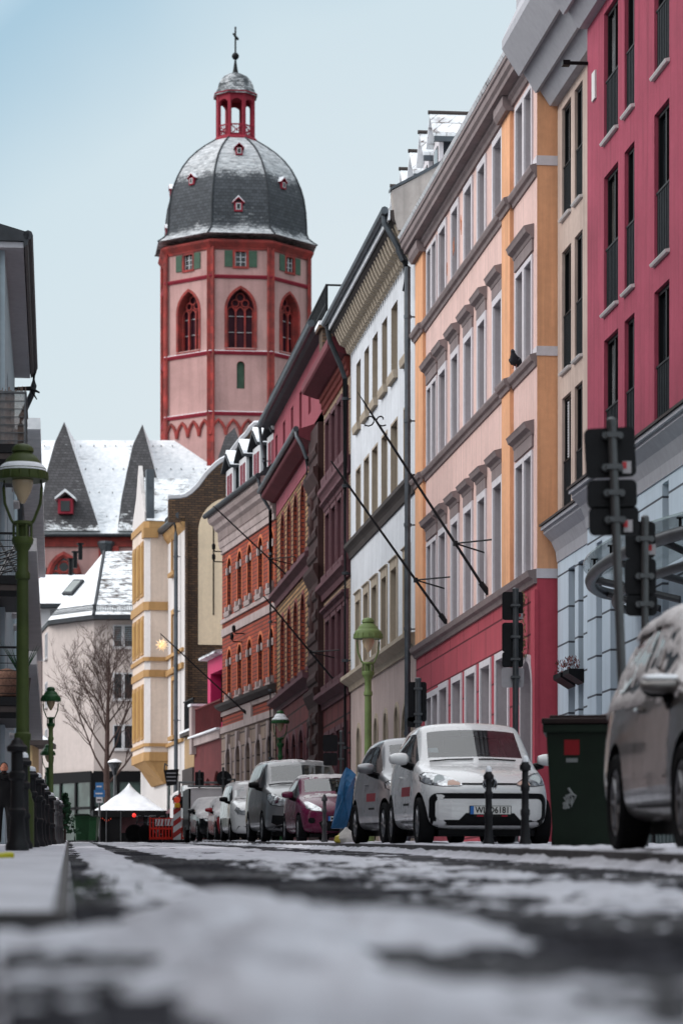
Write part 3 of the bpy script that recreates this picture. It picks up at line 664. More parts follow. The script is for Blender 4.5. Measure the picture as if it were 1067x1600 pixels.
for h in uh: window(T, h, PURPLE, None, 0, .3, 'tee', sill=(PS, .12, .18, .12), extra=keystones, surround=(plain('orange_brick_arch', (.5, .14, .06), .85, .15), .12, .012))
for z0, z1, o_ in ((10.7, 11.0, .05), (11.2, 11.36, .08), (13.9, 14.15, .07)): MB().box(.02, ue-.02, -.02, o_, A(z0), A(z1)).build('stone_band', PS, T)
cornice(T, [(0, A(14.14)), (.1, A(14.14)), (.14, A(14.3)), (.14, A(14.75)), (.28, A(14.85)), (.34, A(15.0)), (.5, A(15.1)), (.56, A(15.2)), (.56, A(15.4)), (-.2, A(15.5))], .0, ue+.1, PS, 'eaves_cornice')
m = MB()
for k in range(int(ue/.16)): m.box(.05+k*.16, .12+k*.16, .1, .2, A(14.4), A(14.72))
m.build('dentils', PS, T)
m = MB(); m.tube([(-.05, .66, A(15.4)), (ue+.15, .66, A(15.4))], .1, 8); m.build('gutter', SLATE, T, smooth=True)
pipe(T, .06, 0, A(14.2), .2, .06, top=[(.06, .5, A(14.7)), (.06, .64, A(15.35))])
m = MB(); m.prism([(.6, A(15.42)), (.6, A(15.5)), (-.3, A(16.2)), (-4.5, A(19)), (-9, A(15.5)), (-9, A(15.2))], 0, ue); m.build('roof', SLATE, T)
for k in range(4):
    u = .35+k*2.75; z = A(15.65); m = MB(); m.box(u, u+1.4, -3, -.1, z, z+1.4); d_ = m.build('dormer', SLATE, T)
    MB().box(u-.05, u+1.45, -.12, -.02, z, z+1.38).build('dormer_front', WFRAME, d_)
    for a in (.2, .78): MB().box(u+a, u+a+.42, -.1, .0, z+.15, z+1.15).build('window_shutter', plain('wine_shutter', (.16, .03, .045)), d_)
    MB().slab([(u-.2, z+1.3), (u+.7, z+1.85), (u+1.6, z+1.3), (u+1.6, z+1.4), (u+.7, z+1.96), (u-.2, z+1.4)], -3, .16).build('dormer_roof', SLATE, d_)
    MB().slab([(u-.2, z+1.42), (u+.7, z+1.98), (u+1.6, z+1.42), (u+1.55, z+1.55), (u+.7, z+2.1), (u-.15, z+1.55)], -3, .12).build('snow_cover', SNOW, d_)
# ground floor of blocks with arches, running on under the terrace
cg = [.95+k*2.05 for k in range(5)]
gh = [(u-.5, u+.5, A(3.0), A(6.35-.0), 'round') for u in cg]
m = MB(); facade(m, 0, ue, 0, A(7.0), gh, .03, .45); m.build('ground_floor_wall', STONEB, T, fix=False)
m = MB(); facade(m, 0, ue, A(7.0), A(7.9), [], .0); m.build('band_wall', REDBRICK, T, fix=False)
def keyst(o, wd, ht):
    m = MB(); m.slab([(wd/2-.14, ht-.05), (wd/2+.14, ht-.05), (wd/2+.2, ht+.5), (wd/2-.2, ht+.5)], -.02, .12); obj('keystone', m.mesh('keystone', PS), o)
for h in gh: window(T, h, PURPLE, None, .03, .45, 'tee', surround=(PS, .16, .06), extra=keyst)
for z0, z1, o_ in ((6.95, 7.2, .1), (7.62, 7.78, .06)): MB().box(.02, ue-.02, -.02, o_, A(z0), A(z1)).build('stone_band', PS, T)
cornice(T, [(0, A(7.82)), (.1, A(7.82)), (.3, A(7.95)), (.34, A(8.05)), (0, A(8.12))], .02, ue-.02, DKBROWN, 'string_course')
MB().box(4.4, 5.9, -.02, .08, A(7.2), A(7.75)).build('inscription_panel', PS, T)
# iron scroll brackets with insulators
for (x, y) in ((350, 862), (350, 878), (382, 990), (379, 1003)):
    m = MB(); u, z = L.u(x), L.z(x, y); m.tube([(u, 0, z), (u, .35, z), (u, .4, z+.1)], .025, 6); m.lathe([(.03, 0), (.07, .05), (.07, .2), (.03, .25)], 8, (u, .4, z+.06)); m.build('insulator_bracket', BLACK, T)

# ---- low terrace wing left of the red house
T = L.empty('terrace_wing', 'low red arched wing with a railed roof terrace and a magenta penthouse box', 'building')
a, b = ue+.02, L.u(304)
gh = [(a+.5, a+1.9, A(2.6), A(5.6), 'round'), (a+2.6, a+4.0, A(2.6), A(5.4), 'round')]
RW = plain('brick_red_render', (.12, .026, .028), .85, .2, 1, streak=.3)
m = MB(); facade(m, a, b, 0, A(6.9), gh, 0, .5); shell(m, a, b, 0, A(6.9), 0, 9); m.build('wall', RW, T, fix=False)
for h in gh: window(T, h, PURPLE, None, 0, .5, 'cross')
MB().box(a+.01, b+.15, -.05, .12, A(6.82), A(7.15)).build('cornice', PS, T)
MB().box(a+.01, b+.2, -.2, .25, A(7.15), A(7.22)).build('cornice_snow', SNOW, T)
m = MB()
for k in range(int((b-a)/.14)): m.box(a+.05+k*.14, a+.08+k*.14, .02, .05, A(7.25), A(8.3))
m.box(a, b, -.0, .07, A(8.28), A(8.34)); m.build('railing', RW, T)
m = MB(); m.box(b-.5, b+.1, -.5, .2, A(6.5), A(8.45)); m.build('railing_pier', PS, T)
m = MB(); m.box(b-.55, b+.15, -.55, .25, A(8.455), A(8.55)); m.build('snow_cap', SNOW, T)
ph = plain('bright_magenta_panel', (.46, .02, .10), .6, .06)
m = MB(); facade(m, a+.1, b-.6, A(7.2), A(10.3), [(a+1.3, b-1.3, A(7.6), A(9.7))], -.45, .5); shell(m, a+.1, b-.6, A(7.2), A(10.3), -.45, 6); m.build('penthouse_wall', ph, T, fix=False)
window(T, (a+1.3, b-1.3, A(7.6), A(9.7)), BLACK, None, -.45, .5, 'grid')
MB().prism([(-.2, A(10.3)), (-.1, A(10.32)), (-.1, A(10.42)), (-4, A(10.9)), (-4, A(10.3))], a+2.2, b-.4).build('penthouse_roof', snowroof('small_snow_roof', (.09, .08, .08), .6), T)
MB().box(a-.4, a+1.6, -2.2, -.9, A(10.3), A(11.6)).build('roof_light', GLASS, T)

# ---- cream house with orange trim, brown brick firewall and bay
L6 = Line(-6.775+.2*128, .2, 128); L = L6; A = lambda Z: Z-L.zb
T = L.empty('cream_corner_house', 'tall cream house with orange window trim, an oriel bay and a brown brick firewall', 'house')
CRW = plain('cream_render', (.62, .51, .435), .85, .1, .5, streak=.15); CRP = plain('pale_cream_render', (.60, .565, .555), .85, .05, .5, streak=.15)
OT = plain('ochre_orange_trim', (.40, .235, .10), .8, .12, 1, streak=.2)
ub = 5.5; ue = 15.0
YW = plain('yellow_blind', (.36, .205, .06), .7, .1)
wh = [(2.6, 3.9, A(z0), A(z0+2.5)) for z0 in (15.2, 11.2-.35, 7.9)]
m = MB(); facade(m, 0, ue, 0, A(17.2), wh, 0, .25); m.build('wall', CRP, T, fix=False)
m = MB(); shell(m, .35, ue, 0, A(17.2), 0, 12); m.build('side_wall', CRW, T)
for h in wh: window(T, h, YW, YW, 0, .2, 'tee', surround=(OT, .22, .06), sill=(OT, .2, .18, .2))
# bay: half-hexagon oriel with gable
BAYP = lambda g: [(ub-g, 0), (ub-g, .80+g), (ub+.22-g, 1.03+g), (ub+4.5+g, 1.03+g), (ub+4.72+g, .80+g), (ub+4.72+g, 0)]
MB().plate(BAYP(0), A(7.0), A(17.7)).build('bay', CRW, T)
MB().plate([(ub-.012, .79), (ub+.21, 1.042), (ub+.3, 1.042), (ub+.3, .79)], A(7.0), A(17.7)).build('bay_corner', CRP, T)
for z0, z1, g in ((6.9, 7.3, .05), (7.55, 7.7, .07), (10.7, 11.02, .06), (11.42, 11.6, .08), (13.72, 14.1, .08), (17.45, 17.75, .06)): MB().plate(BAYP(g), A(z0), A(z1)).build('bay_band', OT, T)
for z0, z1 in ((7.5, 7.65), (10.7, 10.95), (11.45, 11.6)): MB().box(.4, ub-.1, -.02, .12, A(z0), A(z1)).build('wall_band', OT, T)
m = MB(); m._a([(ub+.2, 0, A(5.9)), (ub+4.5, 0, A(5.9)), (ub+.2, .15, A(5.9)), (ub+4.5, .15, A(5.9)), (ub, 0, A(6.9)), (ub, .80, A(6.9)), (ub+.22, 1.03, A(6.9)), (ub+4.5, 1.03, A(6.9)), (ub+4.72, .80, A(6.9)), (ub+4.72, 0, A(6.9))],
     [(0, 1, 3, 2), (2, 3, 8, 7), (2, 7, 6), (2, 6, 5), (0, 2, 5, 4), (1, 9, 8, 3)]); m.build('bay_corbel', OT, T)
for z0, z1 in ((14.4, 16.9), (11.75, 13.5), (7.9, 10.4)):
    # windows on the chamfer towards the camera and on the front
    for p, q_ in (((ub+.3, 1.03), (ub+1.65, 1.03)), ((ub+1.7, 1.03), (ub+3.05, 1.03)), ((ub+3.1, 1.03), (ub+4.45, 1.03))):
        d_ = Vector((q_[0]-p[0], q_[1]-p[1], 0)); l = d_.length
        m = MB(); m.M = Matrix.Translation((p[0], p[1], A(z0))) @ Matrix.Rotation(math.atan2(d_.y, d_.x), 4, 'Z')
        m.box(.18, l-.18, -.02, .05, 0, z1-z0); wn = m.build('bay_window', OT, T)
        g = MB(); g.M = m.M; g.box(.34, l-.34, -.01, .075, .15, z1-z0-.2); g.build('pane', YW, wn)
MB().slab([(ub+.2, A(17.75)), (ub+4.5, A(17.75)), (ub+4.5, A(18.2)), (ub+3.2, A(19.2)), (ub+2.35, A(20.6)), (ub+1.5, A(19.2)), (ub+.2, A(18.2))], .85, 1.03).build('bay_gable', CRP, T)
m = MB(); m.face([(ub-.1, -1.2, A(17.76)), (ub-.1, .97, A(17.76)), (ub+1.9, .84, A(20.0)), (ub+1.9, -1.2, A(20.0))]); m.face([(ub-.1, -1.2, A(17.76)), (ub+1.9, -1.2, A(20.0)), (ub+3.9, -1.2, A(17.76))]); m.build('bay_roof', snowroof('bay_tiles_snow', (.06, .045, .04), .72, (.5, .28), 1.4, hard=.1), T)
MB().box(ub+.0, ub+.4, .62, .97, A(17.76), A(20.1)).build('gable_pier', ZINC, T)
MB().box(ub-.09, ub+.6, .45, 1.12, A(17.0), A(17.44)).build('gable_pier_foot', OT, T)
m = MB(); m.tube([(.0, .3, A(17.3)), (ub, .35, A(17.3))], .14, 8); m.build('gutter', ZINC, T, smooth=True)
MB().prism([(0, A(16.7)), (.15, A(16.9)), (.25, A(17.15)), (0, A(17.2))], .0, ub).build('eaves_band', OT, T)
MB().prism([(.35, A(17.3)), (.35, A(17.4)), (-2.2, A(20.3)), (-8, A(20.3)), (-8, A(17.2))], .4, ue).build('roof', snowroof('dark_tiles_half_snowed', (.07, .055, .05), .78, (.35, .3), 1.2), T)
m = MB(); m.box(.5, ub+.2, .1, .14, A(17.4), A(17.85))
m.build('snow_guard', DARKMETAL, T)
pipe(T, 1.5, 0, A(16.6), .2, .09, top=[(1.5, .25, A(17.2))])
gw = [(2.0, 3.4, 0, A(6.0)), (4.2, 5.4, 0, A(6.0))]
for h in gw: MB().box(h[0], h[1], -.02, .03, 0, h[3]).build('shop_window', GLASS, T)
for h in gw:
    m = MB(); m.box(h[0]-.12, h[0], -.02, .06, 0, h[3]+.12); m.box(h[1], h[1]+.12, -.02, .06, 0, h[3]+.12); m.box(h[0], h[1], -.02, .06, h[3], h[3]+.12); m.box(h[0], h[1], .02, .06, 3.2, 3.3); m.build('shop_frame', CRP, T)
# firewall facing the camera: outline in street-perpendicular coordinates (n = metres to the right), real thickness
PXM = F/128
def fw(x, y): return (-(x-290)/PXM, A((HY-y)/PXM))
out = [(264, 815), (264, 781), (282, 779.5), (292, 777), (301, 771), (312, 760), (325, 742), (340, 727), (348, 721), (356, 717), (365, 706), (373, 695), (380, 686), (388, 678), (394, 669), (400, 662), (436, 661), (450, 668), (470, 690), (540, 740)]
pts = [fw(*p) for p in out]; bot = [fw(540, 1335), fw(290, 1335), fw(290, 815)]
ar = [fw(310, 1007), fw(310, 832)]+[fw(360-50*math.cos(t*math.pi/16), 832-56*math.sin(t*math.pi/16)) for t in range(1, 16)]+[fw(410, 832), fw(410, 1007)]
m = MB(); full = pts+bot
m.M = Matrix(((0, 1, 0, 0), (1, 0, 0, 0), (0, 0, 1, 0), (0, 0, 0, 1)))   # slab x -> local y, slab y -> local x
m.slab(full, 0, .34); m.build('firewall', BROWNBRICK, T)
m = MB(); m.M = Matrix(((0, 1, 0, 0), (1, 0, 0, 0), (0, 0, 1, 0), (0, 0, 0, 1))); m.slab(ar, -.05, .02); m.build('arched_panel', plain('sand_render', (.78, .63, .45), .85, .06, .5, streak=.12), T)
m = MB(); m.tube([(-.06, fw(334, 790)[0], fw(334, 790)[1]), (-.06, fw(334, 960)[0], fw(334, 960)[1])], .03, 5); m.build('lightning_rod_wire', BLACK, T)
m = MB(); m.tube([(.17, p[0], p[1]+.04) for p in pts[1:17]], .17, 6); m.build('coping', plain('pale_coping', (.30, .30, .32), .6), T)
m = MB(); m.tube([(.17, p[0], p[1]+.17) for p in pts[2:17]], .10, 6); m.build('coping_snow', SNOW, T)
c0 = fw(417, 661); c1 = fw(434, 645)
MB().box(-.1, .6, c1[0], c0[0], c0[1], c1[1]).build('chimney', REDBRICK, T)
MB().box(-.2, .7, c1[0]-.1, c0[0]+.1, c1[1], c1[1]+.12).build('chimney_cap', SLATE, T)
m = MB(); cx_ = (c0[0]+c1[0])/2; m.lathe([(.12, 0), (.2, .1), (.2, .3), (.1, .4), (.02, .55)], 8, (.25, cx_, c1[1]+.12)); m.build('chimney_pot', BLACK, T)
# brick flank strip and low shop annex in front of it
m = MB(); m.box(-.3, 0-.02, fw(292, 0)[0], fw(289, 0)[0], 0, A(17)); m.build('corner_strip', BROWNBRICK, T)
L = L6
T = L.empty('low_shop_annex', 'low tan shop annex with a dark fascia and a small balcony railing above', 'building')
MB().box(-3.2, -.4, -6, .1, 0, A(7.6)).build('wall', plain('tan_render', (.36, .24, .13), .85, .12, .6, streak=.3), T)
MB().box(-3.3, -.35, .1, .2, A(5.2), A(6.2)).build('shop_fascia', DKBROWN, T)
MB().prism([(.1, A(4.6)), (.9, A(4.3)), (.9, A(4.4)), (.1, A(5.1))], -3.2, -.4).build('shop_awning', PURPLE, T)
m = MB(); m.box(-3.3, -.3, -.2, .3, A(7.6), A(7.75)); m.build('cornice', DKBROWN, T)
m = MB(); m.box(-3.3, -.3, -.25, .32, A(7.755), A(7.84)); m.build('cornice_snow', SNOW, T)
m = MB()
for k in range(20): m.box(-3.2+k*.14, -3.17+k*.14, .1, .13, A(7.85), A(9.1))
m.box(-3.25, -.4, .08, .15, A(9.1), A(9.16)); m.build('railing', BLACK, T)
MB().box(-3.0, -.6, .1, .16, 0, A(4.3)).build('shop_window', GLASS, T)
# ================================================================== church on the hill
ROSE = plain('rose_church_render', (.46, .275, .26), .9, var=.13, scale=.35, streak=.4, ss=.22, bump=.25, bscale=8)
RED = brick('red_sandstone', (.44, .06, .052), (.34, .065, .055), (.28, .05, .048), 1.1, .7, .02, streak=.3, var=.35, bump=.2)
REDP = plain('red_painted_wood', (.26, .022, .04), .7, var=.15, scale=.5)
GREENSH = plain('green_shutter', (.055, .10, .07), .7, .15, 2)
DSL = snowroof('dome_slates_snow', (.068, .075, .086), .26, (.45, .3), .25, [(60.4, 62.2, .30), (56.5, 55.3, .25)], .06, polar=7.0, thin=.85)
DSL2 = snowroof('lantern_slates_snow', (.07, .08, .09), .5, (.3, .2), .6, [(75.0, 77, -.15)], .05, polar=1.8, thin=.5)
NSNOW = snowroof('nave_roof_snow', (.13, .14, .16), .86, (.5, .35), .3, None, .12)
CZ = 6.0; YC = 272.0; XC = (368-CX)*YC/F
T = thing('church', 'pink and red church with an octagonal domed tower and a snowy nave roof', 'church', (XC, YC, CZ))
PH = R(-90+6.3); SW = 5.39; AP = 6.5; RC = 7.04
hz = lambda y: (HY-y)/17.33-CZ          # heights on the near face
hc_ = lambda y: (HY-y)/16.91-CZ         # heights on the tower axis
def FM(i, up=0): return Matrix.Rotation(PH+i*R(45)-R(90), 4, 'Z') @ Matrix.Translation((-SW/2, AP, 0))
m = MB(); tr = MB(); gl = MB()
gw_, g0, g1 = 2.45, hz(543), hz(450)
for i in range(8):
    m.M = FM(i); c = SW/2
    holes = [(c-gw_/2, c+gw_/2, g0, g1, 'pointed', .95), (c-.5, c+.5, hz(416), hz(393), None, .25)]
    if i in (0, 3): holes.append((c-.36, c+.36, hz(607), hz(564), 'round', .35))
    facade(m, 0, SW, 18, hz(385), holes, 0, .9, 0, 1)
m.build('tower_wall', [ROSE, RED], T, fix=False)
for i in (-2, -1, 0, 1, 2):
    M_ = FM(i); c = SW/2
    m = MB(); m.M = M_
    q = archpts(c-gw_/2, c+gw_/2, g0, g1, 'pointed', 16)
    for s_, yo in ((.24, .06),):
        path = [(c-gw_/2, g0)]+q+[(c+gw_/2, g0)]; zc = g1-gw_*.78
        outp = [((x-s_ if x < c else x+s_) if z <= zc else c+(x-c)*(1+2*s_/gw_), z if z <= zc else zc+(z-zc)*(1+s_/(gw_*.78))) for x, z in path]
        for k in range(len(path)-1):
            p, r_, t_, u_ = path[k], path[k+1], outp[k+1], outp[k]
            m._a([(p[0], yo, p[1]), (r_[0], yo, r_[1]), (t_[0], yo, t_[1]), (u_[0], yo, u_[1]), (p[0], 0, p[1]), (r_[0], 0, r_[1]), (t_[0], 0, t_[1]), (u_[0], 0, u_[1])], [(0, 1, 2, 3), (0, 4, 5, 1), (2, 6, 7, 3)])
    m.prism([(-.9, g0), (.1, g0-.1), (.1, g0-.25), (-.9, g0-.2)], c-gw_/2-.2, c+gw_/2+.2)
    wn = m.build('gothic_window', RED, T)
    m = MB(); m.M = M_
    for x in (-.42, .42): m.box(c+x-.08, c+x+.08, -.72, -.52, g0, g1-1.7)
    for x in (-.82, 0, .82):
        qq = archpts(c+x-.4, c+x+.4, g1-2.6, g1-1.55, 'pointed', 8); m.tube([(p[0], -.62, p[1]) for p in qq], .07, 6)
    for x, z, r_ in ((-.45, -1.25, .33), (.45, -1.25, .33), (0, -.72, .38)): m.tube([(c+x+r_*math.cos(a*.5236), -.62, g1+z+r_*math.sin(a*.5236)) for a in range(13)], .07, 6)
    m.box(c-gw_/2, c-gw_/2+.16, -.75, -.5, g0, g1-2); m.box(c+gw_/2-.16, c+gw_/2, -.75, -.5, g0, g1-2)
    m.build('tracery', RED, wn)
    m = MB(); m.M = M_; m.slab([(c-gw_/2, g0)]+q+[(c+gw_/2, g0)], -.94, -.88); m.build('louvre_pane', plain('dark_wine_louvre', (.045, .008, .018), .6, .2), wn)
    m = MB(); m.M = M_
    for z in (.28, .55): m.box(c-gw_/2+.1, c+gw_/2-.1, -.86, -.8, g0+(g1-g0)*z, g0+(g1-g0)*z+.06)
    m.build('saddle_bar', WFRAME, wn)
    m = MB(); m.M = M_; z0, z1 = hz(416), hz(393)
    m.box(c-.72, c-.5, -.05, .08, z0-.2, z1+.2); m.box(c+.5, c+.72, -.05, .08, z0-.2, z1+.2); m.box(c-.5, c+.5, -.05, .08, z1, z1+.2); m.box(c-.5, c+.5, -.05, .1, z0-.2, z0); w2 = m.build('shuttered_window', RED, T)
    m = MB(); m.M = M_; m.box(c-.5, c+.5, -.22, -.18, z0, z1); m.build('pane', GLASS, w2)
    m = MB(); m.M = M_
    for x in (-.46, 0, .46): m.box(c+x-.035, c+x+.035, -.2, -.12, z0, z1)
    for z in (.33, .66): m.box(c-.46, c+.46, -.2, -.13, z0+(z1-z0)*z-.03, z0+(z1-z0)*z+.03)
    m.build('glazing_bars', WFRAME, w2)
    for s_ in (-1, 1):
        m = MB(); m.M = M_; a = c+s_*.74; m.box(a, a+s_*.72, .02, .09, z0-.05, z1+.08); m.build('shutter', GREENSH, w2)
m = MB(); m.M = FM(0); c = SW/2; m.slab([(c-.36, hz(607))]+archpts(c-.36, c+.36, hz(607), hz(564), 'round', 8)+[(c+.36, hz(607))], -.33, -.28); m.build('lancet_pane', GREENSH, T)
# corner strips, string courses, frieze
for i in range(8):
    a = PH+R(22.5)+i*R(45); m = MB()
    for s_ in (-1, 1):
        q = Matrix.Rotation(a, 4, 'Z') @ Matrix.Translation((RC, 0, 0)) @ Matrix.Rotation(s_*R(-22.5), 4, 'Z'); m.M = q
        m.box(-.1, .07, 0 if s_ > 0 else -.36, .36 if s_ > 0 else 0, 18, hz(386))
    m.build('corner_strip', RED, T)
ph = PH+R(22.5)
for z, r_, h_ in ((hz(429), .22, .35), (hz(548), .25, .35), (hz(643), .25, .35)):
    MB().lathe([(RC-.1, z-h_), (RC+r_*.4, z-h_), (RC+r_, z-h_*.4), (RC+r_, z-.05), (RC-.1, z)], 8, ph=ph).build('string_course', REDP, T)
    if h_ > .3 and z < hz(500): MB().lathe([(RC-.1, z+.012), (RC+r_*.95, z-.045), (RC+r_*.9, z+.0), (RC-.1, z+.05)], 8, ph=ph).build('course_snow', SNOW, T)
MB().lathe([(RC-.1, hz(390)), (RC+.1, hz(390)), (RC+.15, hz(387)), (RC+.5, hz(380)), (RC+.55, hz(378)), (RC+.2, hz(374)), (RC-.5, hz(372))], 8, ph=ph).build('crown_cornice', RED, T)
m = MB()
for i in range(8):
    m.M = FM(i); n = 4; pw = SW/n; zt = hz(656)
    for k in range(n):
        x0 = k*pw; pts_ = [(x0, .1, zt-1.35), (x0+.12, .1, zt-.75), (x0+pw*.28, .1, zt-.3), (x0+pw/2, .1, zt), (x0+pw*.72, .1, zt-.3), (x0+pw-.12, .1, zt-.75), (x0+pw, .1, zt-1.35)]
        m.tube(pts_, .15, 6)
m.build('arcade_frieze', RED, T)
# dome
dp = [(127, 392), (121, 388), (113, 381), (110.5, 374), (110, 360), (108.8, 340), (106, 320), (101.5, 304), (95, 288), (86.5, 272), (76, 258), (63, 245), (49, 234), (37, 226), (30, 221)]
prof = [(h_/16.91/.955, hc_(y)) for h_, y in dp]
MB().lathe(prof, 8, ph=ph).build('dome', DSL, T)
def domeR(z):
    for (r0, z0), (r1, z1) in zip(prof, prof[1:]):
        if z0 <= z <= z1: t = (z-z0)/(z1-z0); return r0+(r1-r0)*t
    return prof[-1][0]
m = MB()
for i in range(8):
    a = ph+i*R(45); m.tube([((r_+.02)*math.cos(a), (r_+.02)*math.sin(a), z) for r_, z in prof], .09, 5)
m.build('dome_ribs', SLATE, T)
for i, y, off, s_ in ((0, 346, .2, 1.0), (0, 252, .0, .85), (-1, 298, .1, .8), (1, 302, .3, .8), (-2, 300, 0, .8), (2, 300, 0, .8), (-2, 360, 0, .7)):
    s_ *= .74
    z = hc_(y)-.6; rr = domeR(z)*math.cos(R(22.5)); M_ = Matrix.Rotation(PH+i*R(45)-R(90), 4, 'Z') @ Matrix.Translation((off, rr, z)) @ Matrix.Scale(s_, 4)
    m = MB(); m.M = M_; m.box(-.5, .5, -2.5, .25, 0, 1.1); d_ = m.build('dome_dormer', REDP, T)
    m = MB(); m.M = M_; m.box(-.3, .3, .2, .3, .2, 1.0); m.build('dormer_frame', WFRAME, d_)
    m = MB(); m.M = M_; m.box(-.2, .2, .25, .32, .3, .9); m.build('pane', GLASS, d_)
    m = MB(); m.M = M_; m.slab([(-.75, .95), (0, 1.6), (.75, .95), (.75, 1.05), (0, 1.75), (-.75, 1.05)], -2.6, .4); m.build('dormer_roof', REDP, d_)
    m = MB(); m.M = M_; m.slab([(-.75, 1.06), (0, 1.77), (.75, 1.06), (.7, 1.2), (0, 1.95), (-.7, 1.2)], -2.6, .36); m.build('snow_cap', SNOW, d_)
# lantern
zb_, zt_ = hc_(221), hc_(153); lr = 1.83
MB().lathe([(lr+.2, zb_-.5), (lr+.25, zb_), (lr+.1, zb_+.15), (lr*.2, zb_+.16)], 8, ph=ph).build('lantern_base', REDP, T)
m = MB()
for i in range(8):
    a = ph+i*R(45); m.M = Matrix.Rotation(a, 4, 'Z'); m.box(lr-.28, lr+.02, -.14, .14, zb_, zt_)
m.build('lantern_posts', REDP, T)
sw = 2*lr*math.sin(R(22.5)); ap = lr*math.cos(R(22.5))
m = MB(); m2 = MB()
for i in range(8):
    M_ = Matrix.Rotation(PH+i*R(45)-R(90), 4, 'Z') @ Matrix.Translation((-sw/2, ap, 0)); m.M = M_; m2.M = M_
    facade(m, 0, sw, zb_+.1, zt_, [(.12, sw-.12, zb_+.11, zt_-.45, 'round', .16)], 0, .16)
    facade(m, 0, sw, zb_+.1, zt_, [(.12, sw-.12, zb_+.11, zt_-.45, 'round', .16)], -.16, -.001)
    m2.box(.1, sw-.1, -.1, -.02, zb_+1.12, zb_+1.24); m2.box(.1, sw-.1, -.1, -.02, zb_+.2, zb_+.3)
    m2.tube([(.12, -.06, zb_+.25), (sw-.12, -.06, zb_+1.15)], .05, 5); m2.tube([(sw-.12, -.06, zb_+.25), (.12, -.06, zb_+1.15)], .05, 5)
    for k in range(1, 6): m2.box(.1+k*(sw-.2)/6-.02, .1+k*(sw-.2)/6+.02, -.085, -.045, zb_+.3, zb_+1.12)
m.build('lantern_arcade', REDP, T, fix=False); m2.build('lantern_balustrade', REDP, T)
MB().lathe([(lr, zt_-.1), (lr+.15, zt_), (lr+.3, zt_+.12), (lr+.3, zt_+.2), (.1, zt_+.25)], 8, ph=ph).build('lantern_cornice', REDP, T)
lp = [(34.5, 153), (33, 150), (29, 142), (27.5, 135), (24, 128), (18, 121), (9, 116), (4, 114)]
MB().lathe([(h_/16.91/.955, hc_(y)) for h_, y in lp], 8, ph=ph).build('lantern_dome', DSL2, T)
m = MB(); m.lathe([(.3, hc_(116)), (.2, hc_(108)), (.08, hc_(94)), (.08, hc_(42))], 8); m.lathe([(.02, -.34), (.2, -.28), (.33, -.1), (.33, .1), (.2, .28), (.02, .34)], 12, (0, 0, hc_(88)))
m.M = Matrix.Rotation(R(78), 4, 'Z'); m.box(-.75, .75, -.07, .07, hc_(58), hc_(55.5)); m.lathe([(.13, -.1), (.13, .1)], 8, (.75, 0, hc_(57)), axis='x'); m.build('finial_cross', DARKMETAL, T, smooth=True)
# nave: front wall at Y=258, ridge at Y=268
def LQ(x, y, Y): p = P(x, y, Y); return (p.x-XC, p.y-YC, p.z-CZ)
x0 = LQ(-60, 0, 258)[0]; x1 = 9.0; ze = LQ(0, 836, 258)[2]; zr = LQ(0, 688, 268)[2]; yf = 258-YC; yr = 268-YC
m = MB(); m.box(x0, x1, yf+.3, yf+20, -8, ze-.2); m.build('nave_wall', ROSE, T)
MB().box(x0, x1, yf+.12, yf+.5, ze-1.0, ze-.15).build('nave_cornice', RED, T)
m = MB(); m.face([(x0, yf-.35, ze-.05), (x1, yf-.35, ze-.05), (x1, yr, zr), (x0, yr, zr)]); m.face([(x0, yr, zr), (x1, yr, zr), (x1, yr+10.4, ze), (x0, yr+10.4, ze)]); m.face([(x0, yf-.35, ze-.05), (x0, yr, zr), (x0, yr+10.4, ze)]); m.face([(x1, yf-.35, ze-.05), (x1, yr+10.4, ze), (x1, yr, zr)]); m.face([(x0, yf-.35, ze-.05), (x0, yr+10.4, ze), (x1, yr+10.4, ze), (x1, yf-.35, ze-.05)]); m.build('nave_roof', NSNOW, T)
m = MB(); m.tube([(x0, yf-.42, ze-.06), (x1, yf-.42, ze-.06)], .16, 6); m.build('gutter', SLATE, T)
m = MB()
for j in range(4):
    for k in range(22):
        f_ = .18+j*.25; q_ = x0+k*1.05+.3*(j % 2)+random.uniform(-.25, .25); m.box(q_, q_+.06, yf+f_*10-.25, yf+f_*10-.05, ze+f_*(zr-ze), ze+f_*(zr-ze)+.11)
m.build('roof_hooks', DARKMETAL, T)
GSL = snowroof('grey_gable_slates', (.085, .082, .088), .2, (.4, .26), .3, [(ze+1.6, ze-.2, .28)], .03)
for pts_, ax in (([(55, 829), (65, 790), (74, 735), (86, 692), (101, 659)], 157), ([(184, 829), (190, 780), (199, 735), (208, 695), (223, 663)], 268), ([(325, 829), (334, 760), (342, 712), (352, 682), (367, 668)], 425)):
    n = len(pts_); lf = [LQ(x, y, 257.6+3.8*(829-y)/170) for x, y in pts_]; ap_ = lf[-1]; rt = LQ(ax, 829, 257.6)
    m = MB(); m.face(lf+[rt]); 
    m.build('gable_slate_face', GSL, T)
    m = MB()
    for a_, b_ in zip(lf, lf[1:]): m.face([a_, b_, (b_[0], b_[1]+12, b_[2]), (a_[0], a_[1]+12, a_[2])])
    m.face([rt, (rt[0], rt[1]+12, rt[2]), (ap_[0], ap_[1]+12, ap_[2]), ap_]); m.face([(p[0], p[1]+12, p[2]) for p in lf+[rt]]); m.build('gable_roof_side', NSNOW, T)
d = LQ(103, 803, 257.6); m = MB(); m.box(d[0]-.65, d[0]+.65, d[1]-.3, d[1]+3, d[2], d[2]+1.3); d_ = m.build('roof_dormer', REDP, T)
MB().box(d[0]-.4, d[0]+.4, d[1]-.36, d[1]-.28, d[2]+.2, d[2]+1.1).build('pane', GLASS, d_)
